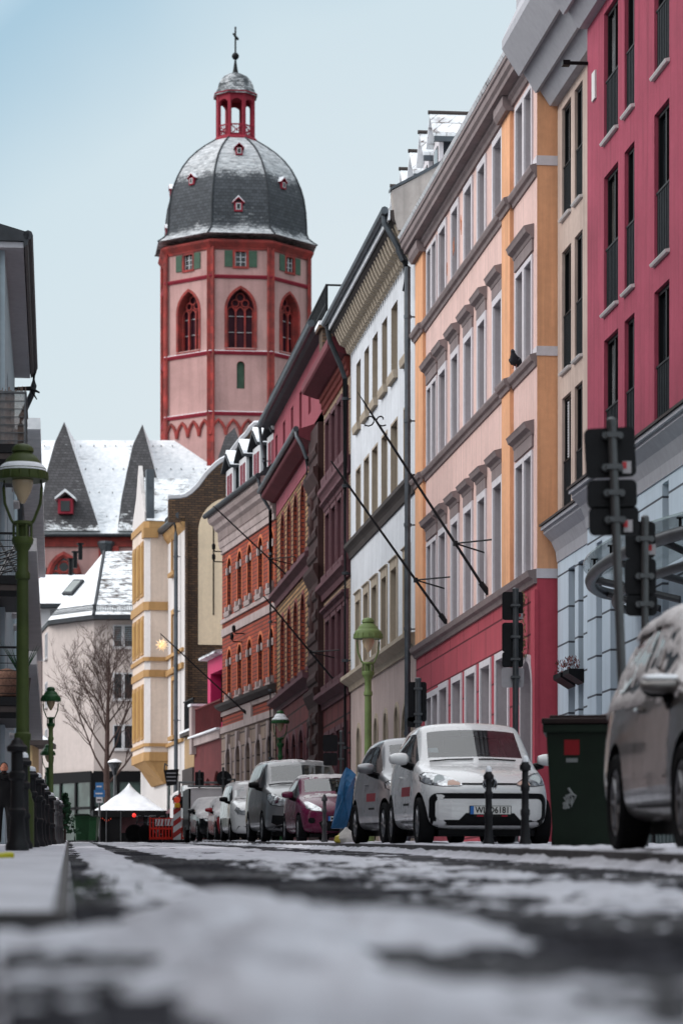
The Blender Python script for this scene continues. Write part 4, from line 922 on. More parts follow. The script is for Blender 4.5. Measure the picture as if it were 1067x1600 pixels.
MB().slab([(d[0]-.9, d[2]+1.2), (d[0], d[2]+1.9), (d[0]+.9, d[2]+1.2), (d[0]+.9, d[2]+1.4), (d[0], d[2]+2.15), (d[0]-.9, d[2]+1.4)], d[1]-.5, d[1]+3).build('snow_cap', SNOW, d_)
a, b, zt = LQ(77, 0, 258)[0], LQ(123, 0, 258)[0], LQ(0, 866, 258)[2]
m = MB(); q = archpts(a, b, zt-6, zt, 'pointed', 12); m.tube([(a, yf+.2, zt-6)]+[(p[0], yf+.2, p[1]) for p in q]+[(b, yf+.2, zt-6)], .32, 6)
for x in (-.7, .7): m.tube([((a+b)/2+x+.45*math.cos(k*.5236), yf+.25, zt-1.9+.45*math.sin(k*.5236)) for k in range(13)], .12, 6)
m.tube([((a+b)/2+.5*math.cos(k*.5236), yf+.25, zt-1.1+.5*math.sin(k*.5236)) for k in range(13)], .12, 6); m.box((a+b)/2-.1, (a+b)/2+.1, yf+.15, yf+.35, zt-6, zt-2); gw2 = m.build('nave_window', RED, T)
m = MB(); m.slab([(a, zt-6)]+q+[(b, zt-6)], yf+.22, yf+.28); m.build('pane', GLASS, gw2)
for x in (155, 176): m = MB(); p = LQ(x, 840, 257.8); m.box(p[0], p[0]+.55, yf-.4, yf+.4, -8, ze-1.0); m.build('buttress', RED, T)
m = MB(); p = LQ(166, 850, 257.7); m.lathe([(.35, -1.2), (.75, 0), (.75, .2)], 8, (p[0], p[1], p[2])); m.tube([(p[0], p[1], p[2]-1), (p[0], p[1], -8)], .14, 6); m.build('rainwater_head', ZINC, T)
m = MB(); p = LQ(64, 0, 258); q = LQ(75, 0, 258); m.box(p[0], q[0], yf+.2, yf+.28, LQ(0, 930, 258)[2], LQ(0, 887, 258)[2]); m.build('boarded_window', SLATE, T)

# ---- pale corner building
PALE = plain('pale_greige_render', (.50, .435, .41), .88, .05, .25, streak=.12)
z0 = ground(150)-.3
T = thing('pale_corner_building', 'pale beige corner block with a snowy hipped roof and dark glass ground floor', 'building', (-12, 150, z0))
def Q(x, Y): return ((x-CX)*Y/F+12, Y-150)
ft = [Q(46, 166), Q(76, 153), Q(147, 150), Q(262, 150), (Q(262, 150)[0], 16), (Q(46, 166)[0]-1, 22)]
zE = (HY-966)/30.67-z0
MB().plate(ft, 0, zE).build('wall', PALE, T)
gf = [(p[0], p[1]-.12) for p in ft]; zg = (HY-1208)/30.67-z0
def wallpanel(p, q, za, zb_, out, mt, name, par):
    d_ = Vector((q[0]-p[0], q[1]-p[1], 0)); m = MB(); m.M = Matrix.Translation((p[0], p[1], 0)) @ Matrix.Rotation(math.atan2(d_.y, d_.x), 4, 'Z'); m.box(0, d_.length, -out, .05, za, zb_); return m.build(name, mt, par), m.M, d_.length
DG = glassy('dark_green_glass', (.03, .045, .04), .12)
for a, b in ((1, 2), (2, 3)):
    o, M_, l = wallpanel(ft[a], ft[b], 0, zg, .12, DG, 'shop_glazing', T)
    m = MB(); m.M = M_; n = int(l/1.15)
    for k in range(n+1): m.box(k*l/n-.07, k*l/n+.07, -.2, -.1, 0, zg)
    m.box(0, l, -.21, -.1, zg-.45, zg+.1); m.box(0, l, -.2, -.1, zg*.52, zg*.52+.12); m.box(0, l, -.2, -.1, 0, .4)
    m.build('shop_mullions', BLACK, T)
def flatwin(p, q, t0, t1, za, zb_, par, blind=True):
    d_ = Vector((q[0]-p[0], q[1]-p[1], 0)); l = d_.length; M_ = Matrix.Translation((p[0], p[1], 0)) @ Matrix.Rotation(math.atan2(d_.y, d_.x), 4, 'Z')
    a, b = t0*l, t1*l; c = (a+b)/2
    m = MB(); m.M = M_
    m.box(a, a+.07, -.05, .02, za, zb_); m.box(b-.07, b, -.05, .02, za, zb_); m.box(a+.07, b-.07, -.05, .02, zb_-.07, zb_); m.box(a+.07, b-.07, -.05, .02, za, za+.07)
    if b-a > .9: m.box(c-.08, c+.08, -.05, .02, za+.07, zb_-.07)
    o = m.build('window', WFRAME, par); m = MB(); m.M = M_; m.box(a+.07, b-.07, -.02, .01, za+.07, zb_-.07); m.build('pane', GLASS, o)
    m = MB(); m.M = M_; m.box(a-.05, b+.05, -.14, .02, za-.08, za); m.build('sill', ALU, o)
    if blind:
        m = MB(); m.M = M_
        for k in range(int((zb_-za)*.75/.1)): m.box(a+.08, b-.08, -.034, -.022, zb_-.12-k*.1, zb_-.06-k*.1)
        m.build('roller_blind', plain('grey_blind', (.16, .19, .21), .6), o)
tp = lambda x: (Q(x, 150)[0]-ft[2][0])/(ft[3][0]-ft[2][0])
for i, (ya, yb) in enumerate(((1012, 976), (1093, 1051), (1171, 1132))):
    za, zb2 = (HY-ya)/30.67-z0, (HY-yb)/30.67-z0
    flatwin(ft[2], ft[3], tp(177), tp(209), za, zb2, T, i < 1); flatwin(ft[2], ft[3], tp(232), tp(256), za, zb2, T, False)
for ya, yb in ((1023, 982), (1100, 1060), (1168, 1134)):
    za, zb2 = (HY-ya)/30.4-z0, (HY-yb)/30.4-z0; flatwin(ft[0], ft[1], .88, .98, za, zb2, T, False); flatwin(ft[0], ft[1], .12, .32, za-.4, zb2-.4, T, False)
wallpanel((ft[0][0]+(ft[1][0]-ft[0][0])*.42, ft[0][1]+(ft[1][1]-ft[0][1])*.42), (ft[0][0]+(ft[1][0]-ft[0][0])*.72, ft[0][1]+(ft[1][1]-ft[0][1])*.72), zg, zE-.8, .04, plain('slatted_brown_panel', (.12, .09, .085), .8), 'slatted_panel', T)
# hipped roof: eaves ring to a short ridge
cxr = sum(p[0] for p in ft)/6; ring = [Q(43, 166.5), Q(75.5, 152.2), Q(146.5, 149.3), Q(264, 149.3), (Q(264, 150)[0], 17), (Q(43, 166)[0]-1, 23)]
RA = (Q(163, 157.5)[0], 7.5, (HY-862)/29.2-z0); RB = (Q(235, 157.5)[0], 7.5, (HY-860)/29.2-z0)
PSN = snowroof('hipped_roof_snow', (.10, .085, .08), .93, (.35, .3), .22, None, .04); PS2 = snowroof('thawed_tiles_snow', (.09, .07, .065), .62, (.4, .3), .16, None, .04)
R3 = [(p[0], p[1], zE+.12) for p in ring]
m = MB(); m.face([R3[0], R3[1], RA]); m.face([R3[1], R3[2], RA]); m.face([R3[3], R3[4], RB]); m.face([R3[4], R3[5], RA, RB]); m.face([R3[5], R3[0], RA]); m.build('roof', PSN, T)
m = MB(); m.face([R3[2], R3[3], RB, RA]); m.build('thawed_roof_face', PS2, T)
MB().plate(ring, zE-.1, zE+.1).build('eave_board', SLATE, T)
m = MB()
for a, b in ((1, 2), (2, 3)):
    pa, pb = Vector(R3[a]), Vector(R3[b]); n = 44
    mid = (pa+pb)/2; up = (Vector(RA)-mid).normalized()
    for k in range(n):
        q = pa.lerp(pb, (k+.5)/n)+up*.5; m.box(q.x-.015, q.x+.015, q.y-.02, q.y+.02, q.z, q.z+.32)
    m.tube([pa+up*.5+Vector((0, 0, .3)), pb+up*.5+Vector((0, 0, .3))], .02, 4)
m.build('snow_guard', SLATE, T)
m = MB(); m.tube([R3[2], RA], .09, 5); m.build('hip_tiles', SLATE, T)
n_ = (Vector(R3[2])-Vector(R3[1])).cross(Vector(RA)-Vector(R3[1])).normalized()
def onroof(x, y):
    d_ = Vector(((x-CX)/F, 1, (HY-y)/F)); o_ = Vector((12, -150, -z0)); p0 = Vector(R3[1]); t = (p0-o_).dot(n_)/d_.dot(n_); return o_+d_*t
cs = [onroof(*p) for p in ((99, 931), (114, 931), (133, 909), (118, 909))]
m = MB(); m._a([c+n_*.02 for c in cs]+[c+n_*.16 for c in cs], [(0, 1, 2, 3), (4, 5, 6, 7), (0, 1, 5, 4), (1, 2, 6, 5), (2, 3, 7, 6), (3, 0, 4, 7)]); sk_ = m.build('skylight', SLATE, T)
cc = sum(cs, Vector())/4; m = MB(); m.face([cc+(c-cc)*.78+n_*.175 for c in cs]); m.build('pane', DG, sk_)
m = MB(); p = onroof(112, 880); q = onroof(123, 866)
for x in (111, 118, 126): MB().lathe([(.12, -.3), (.12, .5), (.2, .52), (.2, .6)], 6, onroof(x, 890-(x-111)*1.6)).build('vent_pipe', BLACK, T)
# ---- low annex with a snowy roof further left
z0 = ground(178)
T = thing('white_annex', 'low white annex with a thick snowy roof below the church', 'building', (-17, 178, z0))
QA = lambda x, y, Y: ((x-CX)*Y/F+17, Y-178, (HY-y)*Y/F-z0)
a = QA(20, 943, 178); b = QA(112, 943, 178)
MB().box(a[0], b[0]+2, .5, 12, 0, a[2]).build('wall', plain('white_annex_render', (.55, .53, .55), .85), T)
t1, t2 = QA(95, 898, 186), QA(150, 898, 186); m = MB(); e0 = (a[0]-.4, -.1, a[2]); e1 = (b[0]+2, -.1, a[2])
m.face([e0, e1, t2, (QA(70, 898, 186)[0], t1[1], t1[2])]); m.face([e0, (QA(70, 898, 186)[0], t1[1], t1[2]), (a[0]-.4, 14, a[2])]); m.build('roof', PSN, T)
MB().box(a[0]-.4, b[0]+2, -.15, .5, a[2]-.25, a[2]-.02).build('eave_board', SLATE, T)

# ================================================================== left side of the street
LL = Line(-1.06, .0964, 59.5, left=True, Yf=73.4, zb=ground(66)-.3)
T = LL.empty('grey_left_building', 'pink and blue-grey apartment block with a wide grey eaves overhang at the left edge', 'building')
A = lambda Z: Z-LL.zb
ln = (73.4-59.5)*LL.q
BLUEG = plain('blue_grey_render', (.27, .33, .37), .85, .06, .4); LPINK = plain('left_pink_render', (.50, .40, .38), .85, .06, .4)
wh = [(u, u+1.1, A(z), A(z)+1.5) for u in (1, 4, 7, 10) for z in (4, 7, 10)]
m = MB(); facade(m, 0, ln, 0, A(13.4), wh, 0, .2); shell(m, 0, ln, 0, A(13.4), 0, 10); m.build('wall', BLUEG, T, fix=False)
m = MB(); m.box(ln-.02, ln+.03, -9.9, -.1, 0, A(13.38)); m.build('pink_wall', LPINK, T)
for h in wh: window(T, h, WFRAME, None, 0, .2, 'mid', sill=(ALU, .12, .05, .05))
MB().box(-.3, ln+.25, -3, .38, A(13.4), A(13.52)).build('soffit', PALEGREY, T)
m = MB(); m.prism([(.40, A(13.4)), (.46, A(13.46)), (.50, A(13.7)), (-4, A(15.0)), (-4, A(13.53)), (.38, A(13.53))], -.32, ln+.3); m.build('roof_edge', SLATE, T)
m = MB(); m.tube([(-.3, .47, A(13.65)), (ln+.3, .47, A(13.65))], .10, 8); m.build('gutter', SLATE, T, smooth=True)
m = MB(); m.tube([(-.2, .47, A(13.55)), (-.2, .47, A(13.2)), (-.2, .43, A(13.0)), (-.2, .16, A(12.4)), (-.2, .14, A(12.2)), (-.2, .14, 0)], .075, 8); m.build('downpipe', SLATE, T, smooth=True)
m = MB(); m.tube([(.4, 0, A(13.0)), (.4, .4, A(13.02)), (.4, .62, A(12.92))], [.05, .06, .02], 6); m.tube([(.4, .4, A(13.0)), (.4, .55, A(12.75))], [.03, .015], 5); m.build('waterspout', DARKMETAL, T)
REED = plain('reed_mat', (.13, .095, .08), .9, .4, 12)
for zi, (ya, yb, kind) in enumerate(((612, 690, 0), (832, 895, 1), (1010, 1085, 2))):
    Yb = 57.6
    zt, zb2 = (HY-ya)*Yb/F, (HY-yb)*Yb/F; xq = {0: 40, 1: 32, 2: 31}[zi]
    T = thing('balcony', ['upper steel balcony screened with reed matting at the left edge', 'middle steel balcony with folded chairs at the left edge', 'lower steel balcony with a wicker basket and green plant at the left edge'][zi], 'balcony', ((xq-CX)*Yb/F, Yb, zb2-.35), R(5.5), 'balconies on the left building')
    h_ = zt-zb2+.35
    MB().box(-1.2, .0, 0, 3, .0, .12).build('floor_slab', DKBROWN, T); MB().box(-1.2, .01, -.02, 3.02, .13, .3).build('edge_beam', DARKMETAL, T)
    m = MB()
    for k in range(7): m.box(-1.2, .02, -.01, .01, .36+k*(h_-.4)/6, .375+k*(h_-.4)/6); m.box(.0, .02, 0, 3, .36+k*(h_-.4)/6, .375+k*(h_-.4)/6)
    for x in (-.6, 0): m.box(x-.02, x+.02, -.02, .02, .3, h_)
    m.box(-1.2, .03, -.03, .03, h_-.04, h_); m.box(-.02, .03, 0, 3, h_-.04, h_); m.build('railing', STEEL if zi == 0 else DARKMETAL, T)
    MB().box(-1.2, .0, -.02, 3, -.12, -.0).build('underside', BLACK, T)
    if zi == 0:
        m = MB()
        for k in range(60): x = -1.15+k*.0195; m.box(x, x+.014, .02, .035, .3, h_+random.uniform(-.05, .12))
        m.build('reed_screen', REED, T)
    if zi == 1:
        for k in range(2):
            c_ = thing('folding_chair', ['grey folded metal chair leaning on the middle balcony rail', 'second grey folded chair behind the first on the middle balcony'][k], 'chair', T.location+Vector((-.28-.0*k, .35+.3*k, .3)), 0)
            m = MB()
            for j in range(4): m.tube([(-.2, 0, .1+j*.12), (.2, -.02, .22+j*.12)], .018, 5)
            m.build('slats', STEEL, c_); m = MB(); m.tube([(-.22, 0, 0), (.2, 0, .75)], .02, 5); m.tube([(.22, .03, 0), (-.2, .03, .75)], .02, 5); m.build('frame', STEEL, c_)
    if zi == 2:
        o = tag(MB().lathe([(.12, 0), (.24, .05), (.3, .25), (.28, .45), (.2, .55), (.03, .6)], 16, (0, 0, 0)).build('wicker_basket', plain('wicker', (.2, .11, .08), .9, .4, 25, bump=.8, bscale=120), None, smooth=True), 'round brown wicker basket standing on the lower left balcony', 'basket'); o.location = T.location+Vector((-.3, .5, .3))
        pl = thing('balcony_plant', 'dark green grassy pot plant behind the wicker basket on the balcony', 'plant', T.location+Vector((-.14, 1.6, .3)))
        m = MB()
        for k in range(90):
            a_ = random.random()*6.28; l_ = random.uniform(.3, .8); b_ = Vector((0, 0, .5)); t_ = b_+Vector((math.cos(a_)*l_*.6, math.sin(a_)*l_*.6, l_)); m.face([b_, b_+Vector((.02, .02, 0)), t_])
        m.build('leaves', plain('dark_green_leaf', (.02, .07, .035), .6, .4, 8), pl); MB().lathe([(.14, 0), (.2, .5)], 12).build('pot', DKBROWN, pl, smooth=True)
LM = Line(-1.05, .0964, 78, left=True, Yf=112, zb=ground(95)-.5)
T = LM.empty('blue_grey_rear_building', 'blue-grey apartment block with white window bands behind the left balconies', 'building')
ln = (112-78)*LM.q; A = lambda Z: Z-LM.zb
m = MB(); hs = [(u, u+1.6, A(z), A(z)+1.7) for u in range(1, 32, 4) for z in (4.2, 7.2, 10.2)]
facade(m, 0, ln, 0, A(12.8), hs, 0, .25); shell(m, 0, ln, 0, A(12.8), 0, 9); m.build('wall', BLUEG, T, fix=False)
for h in hs: window(T, h, WFRAME, None, 0, .25, 'mid', sill=(ALU, .15, .1, .2))
for z in (6.6, 9.6): MB().box(0, ln, -.02, .5, A(z), A(z+.35)).build('white_band', plain('white_band', (.5, .48, .49), .8), T)
MB().box(-.2, ln+.2, -9, .6, A(12.8), A(13.1)).build('roof', PSN, T)
MB().box(-.1, ln, .01, .3, 0, A(4.0)).build('shop_front', BLACK, T)
# porch with a snowy hipped roof
z0 = ground(122); xa, xb = (30-CX)*122/F, (76-CX)*122/F
T = thing('entrance_porch', 'small porch with a snowy hipped roof and ochre wall behind the left lamps', 'porch', (xa, 122, z0))
zr_ = (HY-1156)*122/F-z0; wd = xb-xa
MB().box(0, wd-.7, .4, 3, 0, zr_-.15).build('wall', plain('ochre_porch', (.42, .30, .16), .8), T)
MB().box(-.1, wd, 0, 3.4, zr_-.2, zr_).build('eave_board', DKBROWN, T)
m = MB(); m._a([(-.1, 0, zr_+.002), (wd, 0, zr_+.002), (wd, 3.4, zr_+.002), (-.1, 3.4, zr_+.002), (-.1, 1.7, zr_+.95), (wd-1.3, 1.7, zr_+.95)], [(0, 1, 5, 4), (1, 2, 5), (2, 3, 4, 5), (3, 0, 4), (0, 3, 2, 1)]); m.build('roof', PSN, T)

# unseen houses added along the left pavement to block sky light from the road
for Yn_, Yf_, hh, mt, lab in ((-16, 8, 12.5, LPINK, 'unseen dusty pink house added along the near left pavement'), (8.1, 30, 13.5, CREAM, 'unseen beige house added along the left pavement between its neighbours'), (30.1, 51, 12.8, BLUEG, 'unseen blue-grey house added along the left pavement before the balconies')):
    LN = Line(-2.1, .0964, Yn_, left=True, Yf=Yf_, zb=ground(Yn_)-.6); T = LN.empty('unseen_row_house', lab, 'house', 'unseen row houses added on the left pavement'); ln = (Yf_-Yn_)*LN.q; A = lambda Z: Z-LN.zb; hs = [(u+.8, u+1.9, z, z+1.7) for u in [k*2.9 for k in range(int(ln/2.9))] for z in (1.6, 4.9, 8.0)]
    m = MB(); facade(m, 0, ln, 0, hh, hs, 0, .2); shell(m, 0, ln, 0, hh, 0, 9); m.build('wall', mt, T, fix=False)
    for h in hs: window(T, h, WFRAME, None, 0, .2, 'tee', sill=(ALU, .12, .06, .06))
    MB().prism([(.4, hh), (.45, hh+.15), (-4, hh+2.6), (-9, hh), (-9, hh-.1), (.35, hh-.1)], 0, ln).build('roof', PSN, T)
# ================================================================== ground
EDGE = [(-5, 2.5), (0, 2.3), (19, 1.55), (36, .85), (62, -1.3), (86, -3.3), (110, -5.7), (135, -8.2), (170, -12)]
def xedge(Y):
    for (a, p), (b, q) in zip(EDGE, EDGE[1:]):
        if a <= Y <= b: return p+(q-p)*(Y-a)/(b-a)
    return EDGE[-1][1]
KL = -.0926
m = MB(); m.face([(-400, -40, ground(-40)-.03), (400, -40, ground(-40)-.03), (400, 900, ground(900)-.03), (-400, 900, ground(900)-.03)])
tag(m.build('ground', plain('dark_ground', (.06, .058, .055), .9, .3, .3), fix=False), kind='structure')
mt, N, L_, B = newmat('wet_cobbles'); t = N.new('ShaderNodeTexCoord').outputs['Object']
vo = N.new('ShaderNodeTexVoronoi'); vo.inputs['Scale'].default_value = 8; vo.feature = 'DISTANCE_TO_EDGE'; L_.new(t, vo.inputs['Vector'])
v2 = N.new('ShaderNodeTexVoronoi'); v2.inputs['Scale'].default_value = 9; L_.new(t, v2.inputs['Vector'])
c1 = mix(N, L_, ramp(N, L_, vo.outputs['Distance'], 0, .06), (.004, .004, .004), mix(N, L_, v2.outputs['Color'], (.016, .016, .019), (.050, .049, .056)))
L_.new(mix(N, L_, ramp(N, L_, tnoise(N, L_, t, .7, 5), .35, .7), c1, mix(N, L_, .3, c1, (.10, .10, .115))), B.inputs['Base Color'])
L_.new(ramp(N, L_, tnoise(N, L_, t, 1.3, 4), -.25, .8), B.inputs['Roughness']); L_.new(ramp(N, L_, tnoise(N, L_, t, .45, 3), .48, 1.15), B.inputs['Specular IOR Level'])
bumpn(N, L_, B, ramp(N, L_, vo.outputs['Distance'], 0, .2), .8, .03)
COB = mt
ys = [-5+i*2.5 for i in range(90)]
m = MB()
for a, b in zip(ys, ys[1:]):
    z_ = lambda q: ground(q)-(.011 if q < 24 else .004)
    m.face([(-.1*max(a, 0)-14, a, z_(a)), (xedge(a)+.3, a, z_(a)), (xedge(b)+.3, b, z_(b)), (-.1*max(b, 0)-14, b, z_(b))])
tag(m.build('road', COB, fix=False), kind='structure')
m = MB(); KERB = plain('kerb_stone', (.085, .08, .082), .8, .3, 4)
for a, b in zip(ys, ys[1:]):
    for (p, q, r_, s_) in ((xedge(a), xedge(b), .10, None),):
        m._a([(p, a, ground(a)-.05), (q, b, ground(b)-.05), (p, a, ground(a)+r_), (q, b, ground(b)+r_), (16, a, ground(a)+r_), (16, b, ground(b)+r_)], [(0, 1, 3, 2), (2, 3, 5, 4)])
tag(m.build('right_pavement', KERB, fix=False), kind='structure')
m = MB(); m._a([(KL*6.1, 6.1, ground(6.1)-.05), (KL*170, 170, ground(170)-.05), (KL*170, 170, ground(170)+.03), (KL*6.1, 6.1, ground(6.1)+.026), (-40, 6.1, ground(6.1)-.05), (-40, 6.1, ground(6.1)+.026), (-40, 170, ground(170)+.03)],
   [(0, 1, 2, 3), (0, 3, 5, 4), (3, 2, 6, 5)]); tag(m.build('left_pavement', KERB), kind='structure')
# ---- snow lying on road and pavements: one sheet whose height rises through the stones where snow lies
def nz3(x, y, z=0.): return mnoise.noise(Vector((x, y, z)))
def fb(x, y, s): return nz3(x*s, y*s, 1.7)+.5*nz3(x*s*2.1, y*s*2.1, 5.2)+.25*nz3(x*s*4.3, y*s*4.3, 9.1)
def band(v, a, b, f=.12):
    def st(q): q = min(1, max(0, q)); return q*q*(3-2*q)
    return st((v-a)/f+.5)*st((b-v)/f+.5)
def snow_amt(X, Y):
    w_ = X-KL*Y; er = xedge(Y)-X
    bc = 1.40+.036*Y if Y < 22 else 2.19+.012*(Y-22); bw = .17+.010*min(Y, 30)
    A_ = -.50
    A_ += .98*band(w_, .13, .40+.004*Y, .14)
    A_ -= .30*band(w_, .5, 1.0, .2)
    A_ += .50*band(w_, .95, bc-bw, .3)*(1 if Y > 7 else 0)
    A_ += .78*band(w_, bc-bw, bc+bw, .3)*min(1, max(0, (Y-6.6)/1.5))
    A_ += .95*band(er, -8, .16, .3)
    # the heap shovelled across the near road and trodden patches around it
    A_ += 1.0*band(Y, 4.75+.5*X, 6.3-2.2*max(0, X+.1), .8)*band(X, -.62, .36, .3)
    A_ += .78*band(Y, 2.4, 3.75-.6*abs(X-.35), .6)*band(X, .02, .7, .2)
    A_ += .62*band(Y, 2.0, 4.8, .9)*band(X, -.15, .06, .12)
    A_ -= 1.3*band(Y, 5.3, 6.4, .4)*band(X, -1.2, -.38, .12)
    A_ += .55*band(Y, 3.3, 4.1, .5)*band(X, -.42, -.12, .2)
    return A_
YS = [1.7]
while YS[-1] < 125: YS.append(YS[-1]+max(.022, .0047*YS[-1] if YS[-1] < 16 else .013*YS[-1]))
m = MB(); rows = len(YS); cols = 190; vs = []; fs = []
for j in range(rows):
    Y = YS[j]
    for i in range(cols):
        X = (-.118+.25*i/(cols-1))*Y
        X = max(X, KL*Y+.004) if Y > 6.1 else X
        A_ = snow_amt(X, Y); n_ = .60*fb(X, Y*.6, 1.2)+.75*fb(X, Y*.6, 3.6)+.75*fb(X, Y, 11)*min(1, 9/Y+.25)
        h_ = A_+n_
        er = xedge(Y)-X; st = min(1, max(0, (-er+.06)/.12))*.10
        z = ground(Y)-.002+st+max(-.03, min(.045, h_*.023))
        if 4.3 < Y < 7.4: z += .028*band(Y, 4.6+.3*X, 6.3, 1.0)*band(X, -.34, .3, .25)*(1+.6*nz3(X*4, Y*2, 3))
        vs.append((X, Y, z))
for j in range(rows-1):
    for i in range(cols-1): k = j*cols+i; fs.append((k, k+1, k+cols+1, k+cols))
m._a(vs, fs); ROADSNOW = snowmat('road_snow', (.36, .36, .40), (.58, .58, .63))
o = m.build('road_snow', ROADSNOW, smooth=True, fix=False); tag(o, kind='stuff')
m = MB(); vs = []; fs = []; rows, cols = 120, 50
for j in range(rows):
    Y = 6.16*(150/6.16)**(j/(rows-1))
    for i in range(cols):
        X = KL*Y-.03-(i/(cols-1))**1.5*(1.2+.12*Y)
        z = ground(Y)+.040+.010*fb(X, Y, 1.1)+.006*fb(X, Y, 5)+.0003*Y
        if i == 0: z = ground(Y)+.012
        if j == 0: z = ground(Y)+.012
        vs.append((X, Y, z))
for j in range(rows-1):
    for i in range(cols-1): k = j*cols+i; fs.append((k+1, k, k+cols, k+cols+1))
m._a(vs, fs); tag(m.build('pavement_snow', ROADSNOW, smooth=True, fix=False), kind='stuff')
# rounded cobbles of the near roadway, standing a little proud of the joints
m = MB(); vs = []; fs = []; CS = {}
def stone(X, Y):
    r_ = math.floor(Y/.105); fy = Y/.105-r_; xx = X/.135+.5*(r_ % 2)+.23*math.sin(r_*1.7); c_ = math.floor(xx); fx = xx-c_
    if (r_, c_) not in CS: CS[(r_, c_)] = (random.uniform(-.004, .005), random.uniform(-.006, .006), random.uniform(-.005, .005))
    t0, t1, t2 = CS[(r_, c_)]; e_ = (1-abs(2*fx-1)**5)*(1-abs(2*fy-1)**5)
    return -.012+.017*e_+(t0+t1*(fx-.5)+t2*(fy-.5))*e_
YC2 = [2.0]
while YC2[-1] < 24: YC2.append(YC2[-1]+max(.026, .0034*YC2[-1]))
cc = 260
for Y in YC2:
    for i in range(cc):
        X = (-.115+.235*i/(cc-1))*Y; X = max(X, KL*Y+.01) if Y > 6.1 else X; X = min(X, xedge(Y)-.01); vs.append((X, Y, ground(Y)+stone(X, Y)))
for j in range(len(YC2)-1):
    for i in range(cc-1): k = j*cc+i; fs.append((k, k+1, k+cc+1, k+cc))
m._a(vs, fs); tag(m.build('road_cobbles', COB, smooth=True, fix=False), kind='structure')
# weeds in the left gutter
m = MB()
for k in range(45):
    Y = random.uniform(7.6, 12); X = KL*Y+abs(random.gauss(.07, .05)); a_ = random.random()*6.28; l_ = random.uniform(.012, .035); b_ = Vector((X, Y, ground(Y)+.02)); t_ = b_+Vector((math.cos(a_)*l_*.6, math.sin(a_)*l_*.6, l_)); m.face([b_, b_+Vector((.008, .004, 0)), t_+Vector((.006, 0, -.01)), t_])
tag(m.build('gutter_weeds', plain('weed_green', (.025, .04, .018), .8, .4, 9)), kind='stuff')

# ================================================================== street lamps
GREEN = plain('green_lamp_paint', (.12, .17, .06), .5, .25, 3, streak=.35, bump=.05); GREEN2 = plain('dark_green_lamp_paint', (.022, .085, .03), .45, .25, 3, streak=.3, bump=.05)
LGL, N, L_, B = newmat('amber_lamp_glass'); B.inputs['Base Color'].default_value = (.50, .37, .23, 1); B.inputs['Roughness'].default_value = .15; B.inputs['Specular IOR Level'].default_value = .6
def lamp(x, ytop, Y, label, g, s=1.0, snow=.5, Zb=None, gp=None):
    z0 = ground(Y)+.08 if Zb is None else Zb
    X = (x-CX)*Y/F; H = (HY-ytop)*Y/F-z0
    t = thing('street_lamp', label, 'street lamp', (X, Y, z0), 0, 'old style green street lamps')
    pr = [(.13, 0), (.13, .5), (.105, .56), (.105, .6), (.085, .64), (.082, 1.2), (.095, 1.22), (.095, 1.28), (.075, 1.3), (.066, H-1.55), (.085, H-1.53), (.085, H-1.47), (.066, H-1.44), (.066, H-1.22), (.10, H-1.16), (.11, H-1.1), (.05, H-1.07)]
    MB().lathe(pr, 16).build('pole', gp or g, t, smooth=True)
    m = MB(); m.lathe([(.115, H-1.14), (.125, H-1.09), (.115, H-1.06)], 14)
    for k in range(6): a = k*1.047; m.tube([(.1*math.cos(a), .1*math.sin(a), H-1.1), (.1*math.cos(a), .1*math.sin(a), H-.92)], .016, 5)
    m.lathe([(.1, H-.93), (.118, H-.91), (.1, H-.88)], 14); m.lathe([(.045, H-1.1), (.045, H-.9)], 8)
    for s_ in (-1, 1): m.tube([(s_*.09, 0, H-.92), (s_*.13, 0, H-.86), (s_*.2, 0, H-.68), (s_*.215, 0, H-.5), (s_*.205, 0, H-.4)], .018, 6)
    m.build('yoke', g, t, smooth=True)
    m = MB(); m.lathe([(.285, H-.42), (.29, H-.40), (.272, H-.33), (.268, H-.29), (.235, H-.25), (.21, H-.235), (.205, H-.225), (.19, H-.19), (.155, H-.15), (.115, H-.115), (.11, H-.105), (.128, H-.095), (.12, H-.05), (.08, H-.015), (.02, H)], 24)
    m.lathe([(.02, H-.405), (.27, H-.412)], 24); hd = m.build('lamp_shade', g, t, smooth=True)
    m = MB()
    for k in range(16): a = k*.3927; m.tube([(.284*math.cos(a), .284*math.sin(a), H-.41), (.274*math.cos(a), .274*math.sin(a), H-.32)], .012, 4)
    m.build('shade_ribs', g, hd)
    MB().lathe([(.02, H-.68), (.03, H-.67), (.095, H-.55), (.118, H-.47), (.118, H-.412)], 16).build('lamp_glass', LGL, t, smooth=True)
    if snow:
        MB().lathe([(.272, H-.315), (.266, H-.283), (.233, H-.243), (.206, H-.228), (.2, H-.24), (.26, H-.3)], 24).build('snow_ring', SNOW, t, smooth=True)
        if snow > .8: MB().lathe([(.205, H-.222), (.19, H-.18), (.155, H-.14), (.118, H-.11), (.11, H-.13)], 24).build('snow_cap', SNOW, t, smooth=True)
    return t
lamp(36, 693, 33.3, 'mossy green street lamp with a tall pole, nearest on the left pavement', plain('mossy_green_paint', (.055, .075, .02), .5, .3, 2.5, streak=.4, bump=.05), snow=.4)
lamp(575, 965, 58, 'light green street lamp in front of the white house', GREEN, snow=0)
l2 = lamp(80, 1073, 85, 'green street lamp with a dark shade beside the bare tree', GREEN2, snow=0, gp=GREEN)
lamp(438, 1110, 95, 'small green street lamp with snow on its shade above the silver van', GREEN2, snow=1)
lamp(75.5, 1163, 112, 'dark green street lamp half hidden behind the pole of a nearer lamp', GREEN2, snow=0)
t = thing('modern_street_lamp', 'slim grey lamp post with a flat snowy disc head behind the tent', 'street lamp', (*P(180, 0, 132).xy, ground(132)))
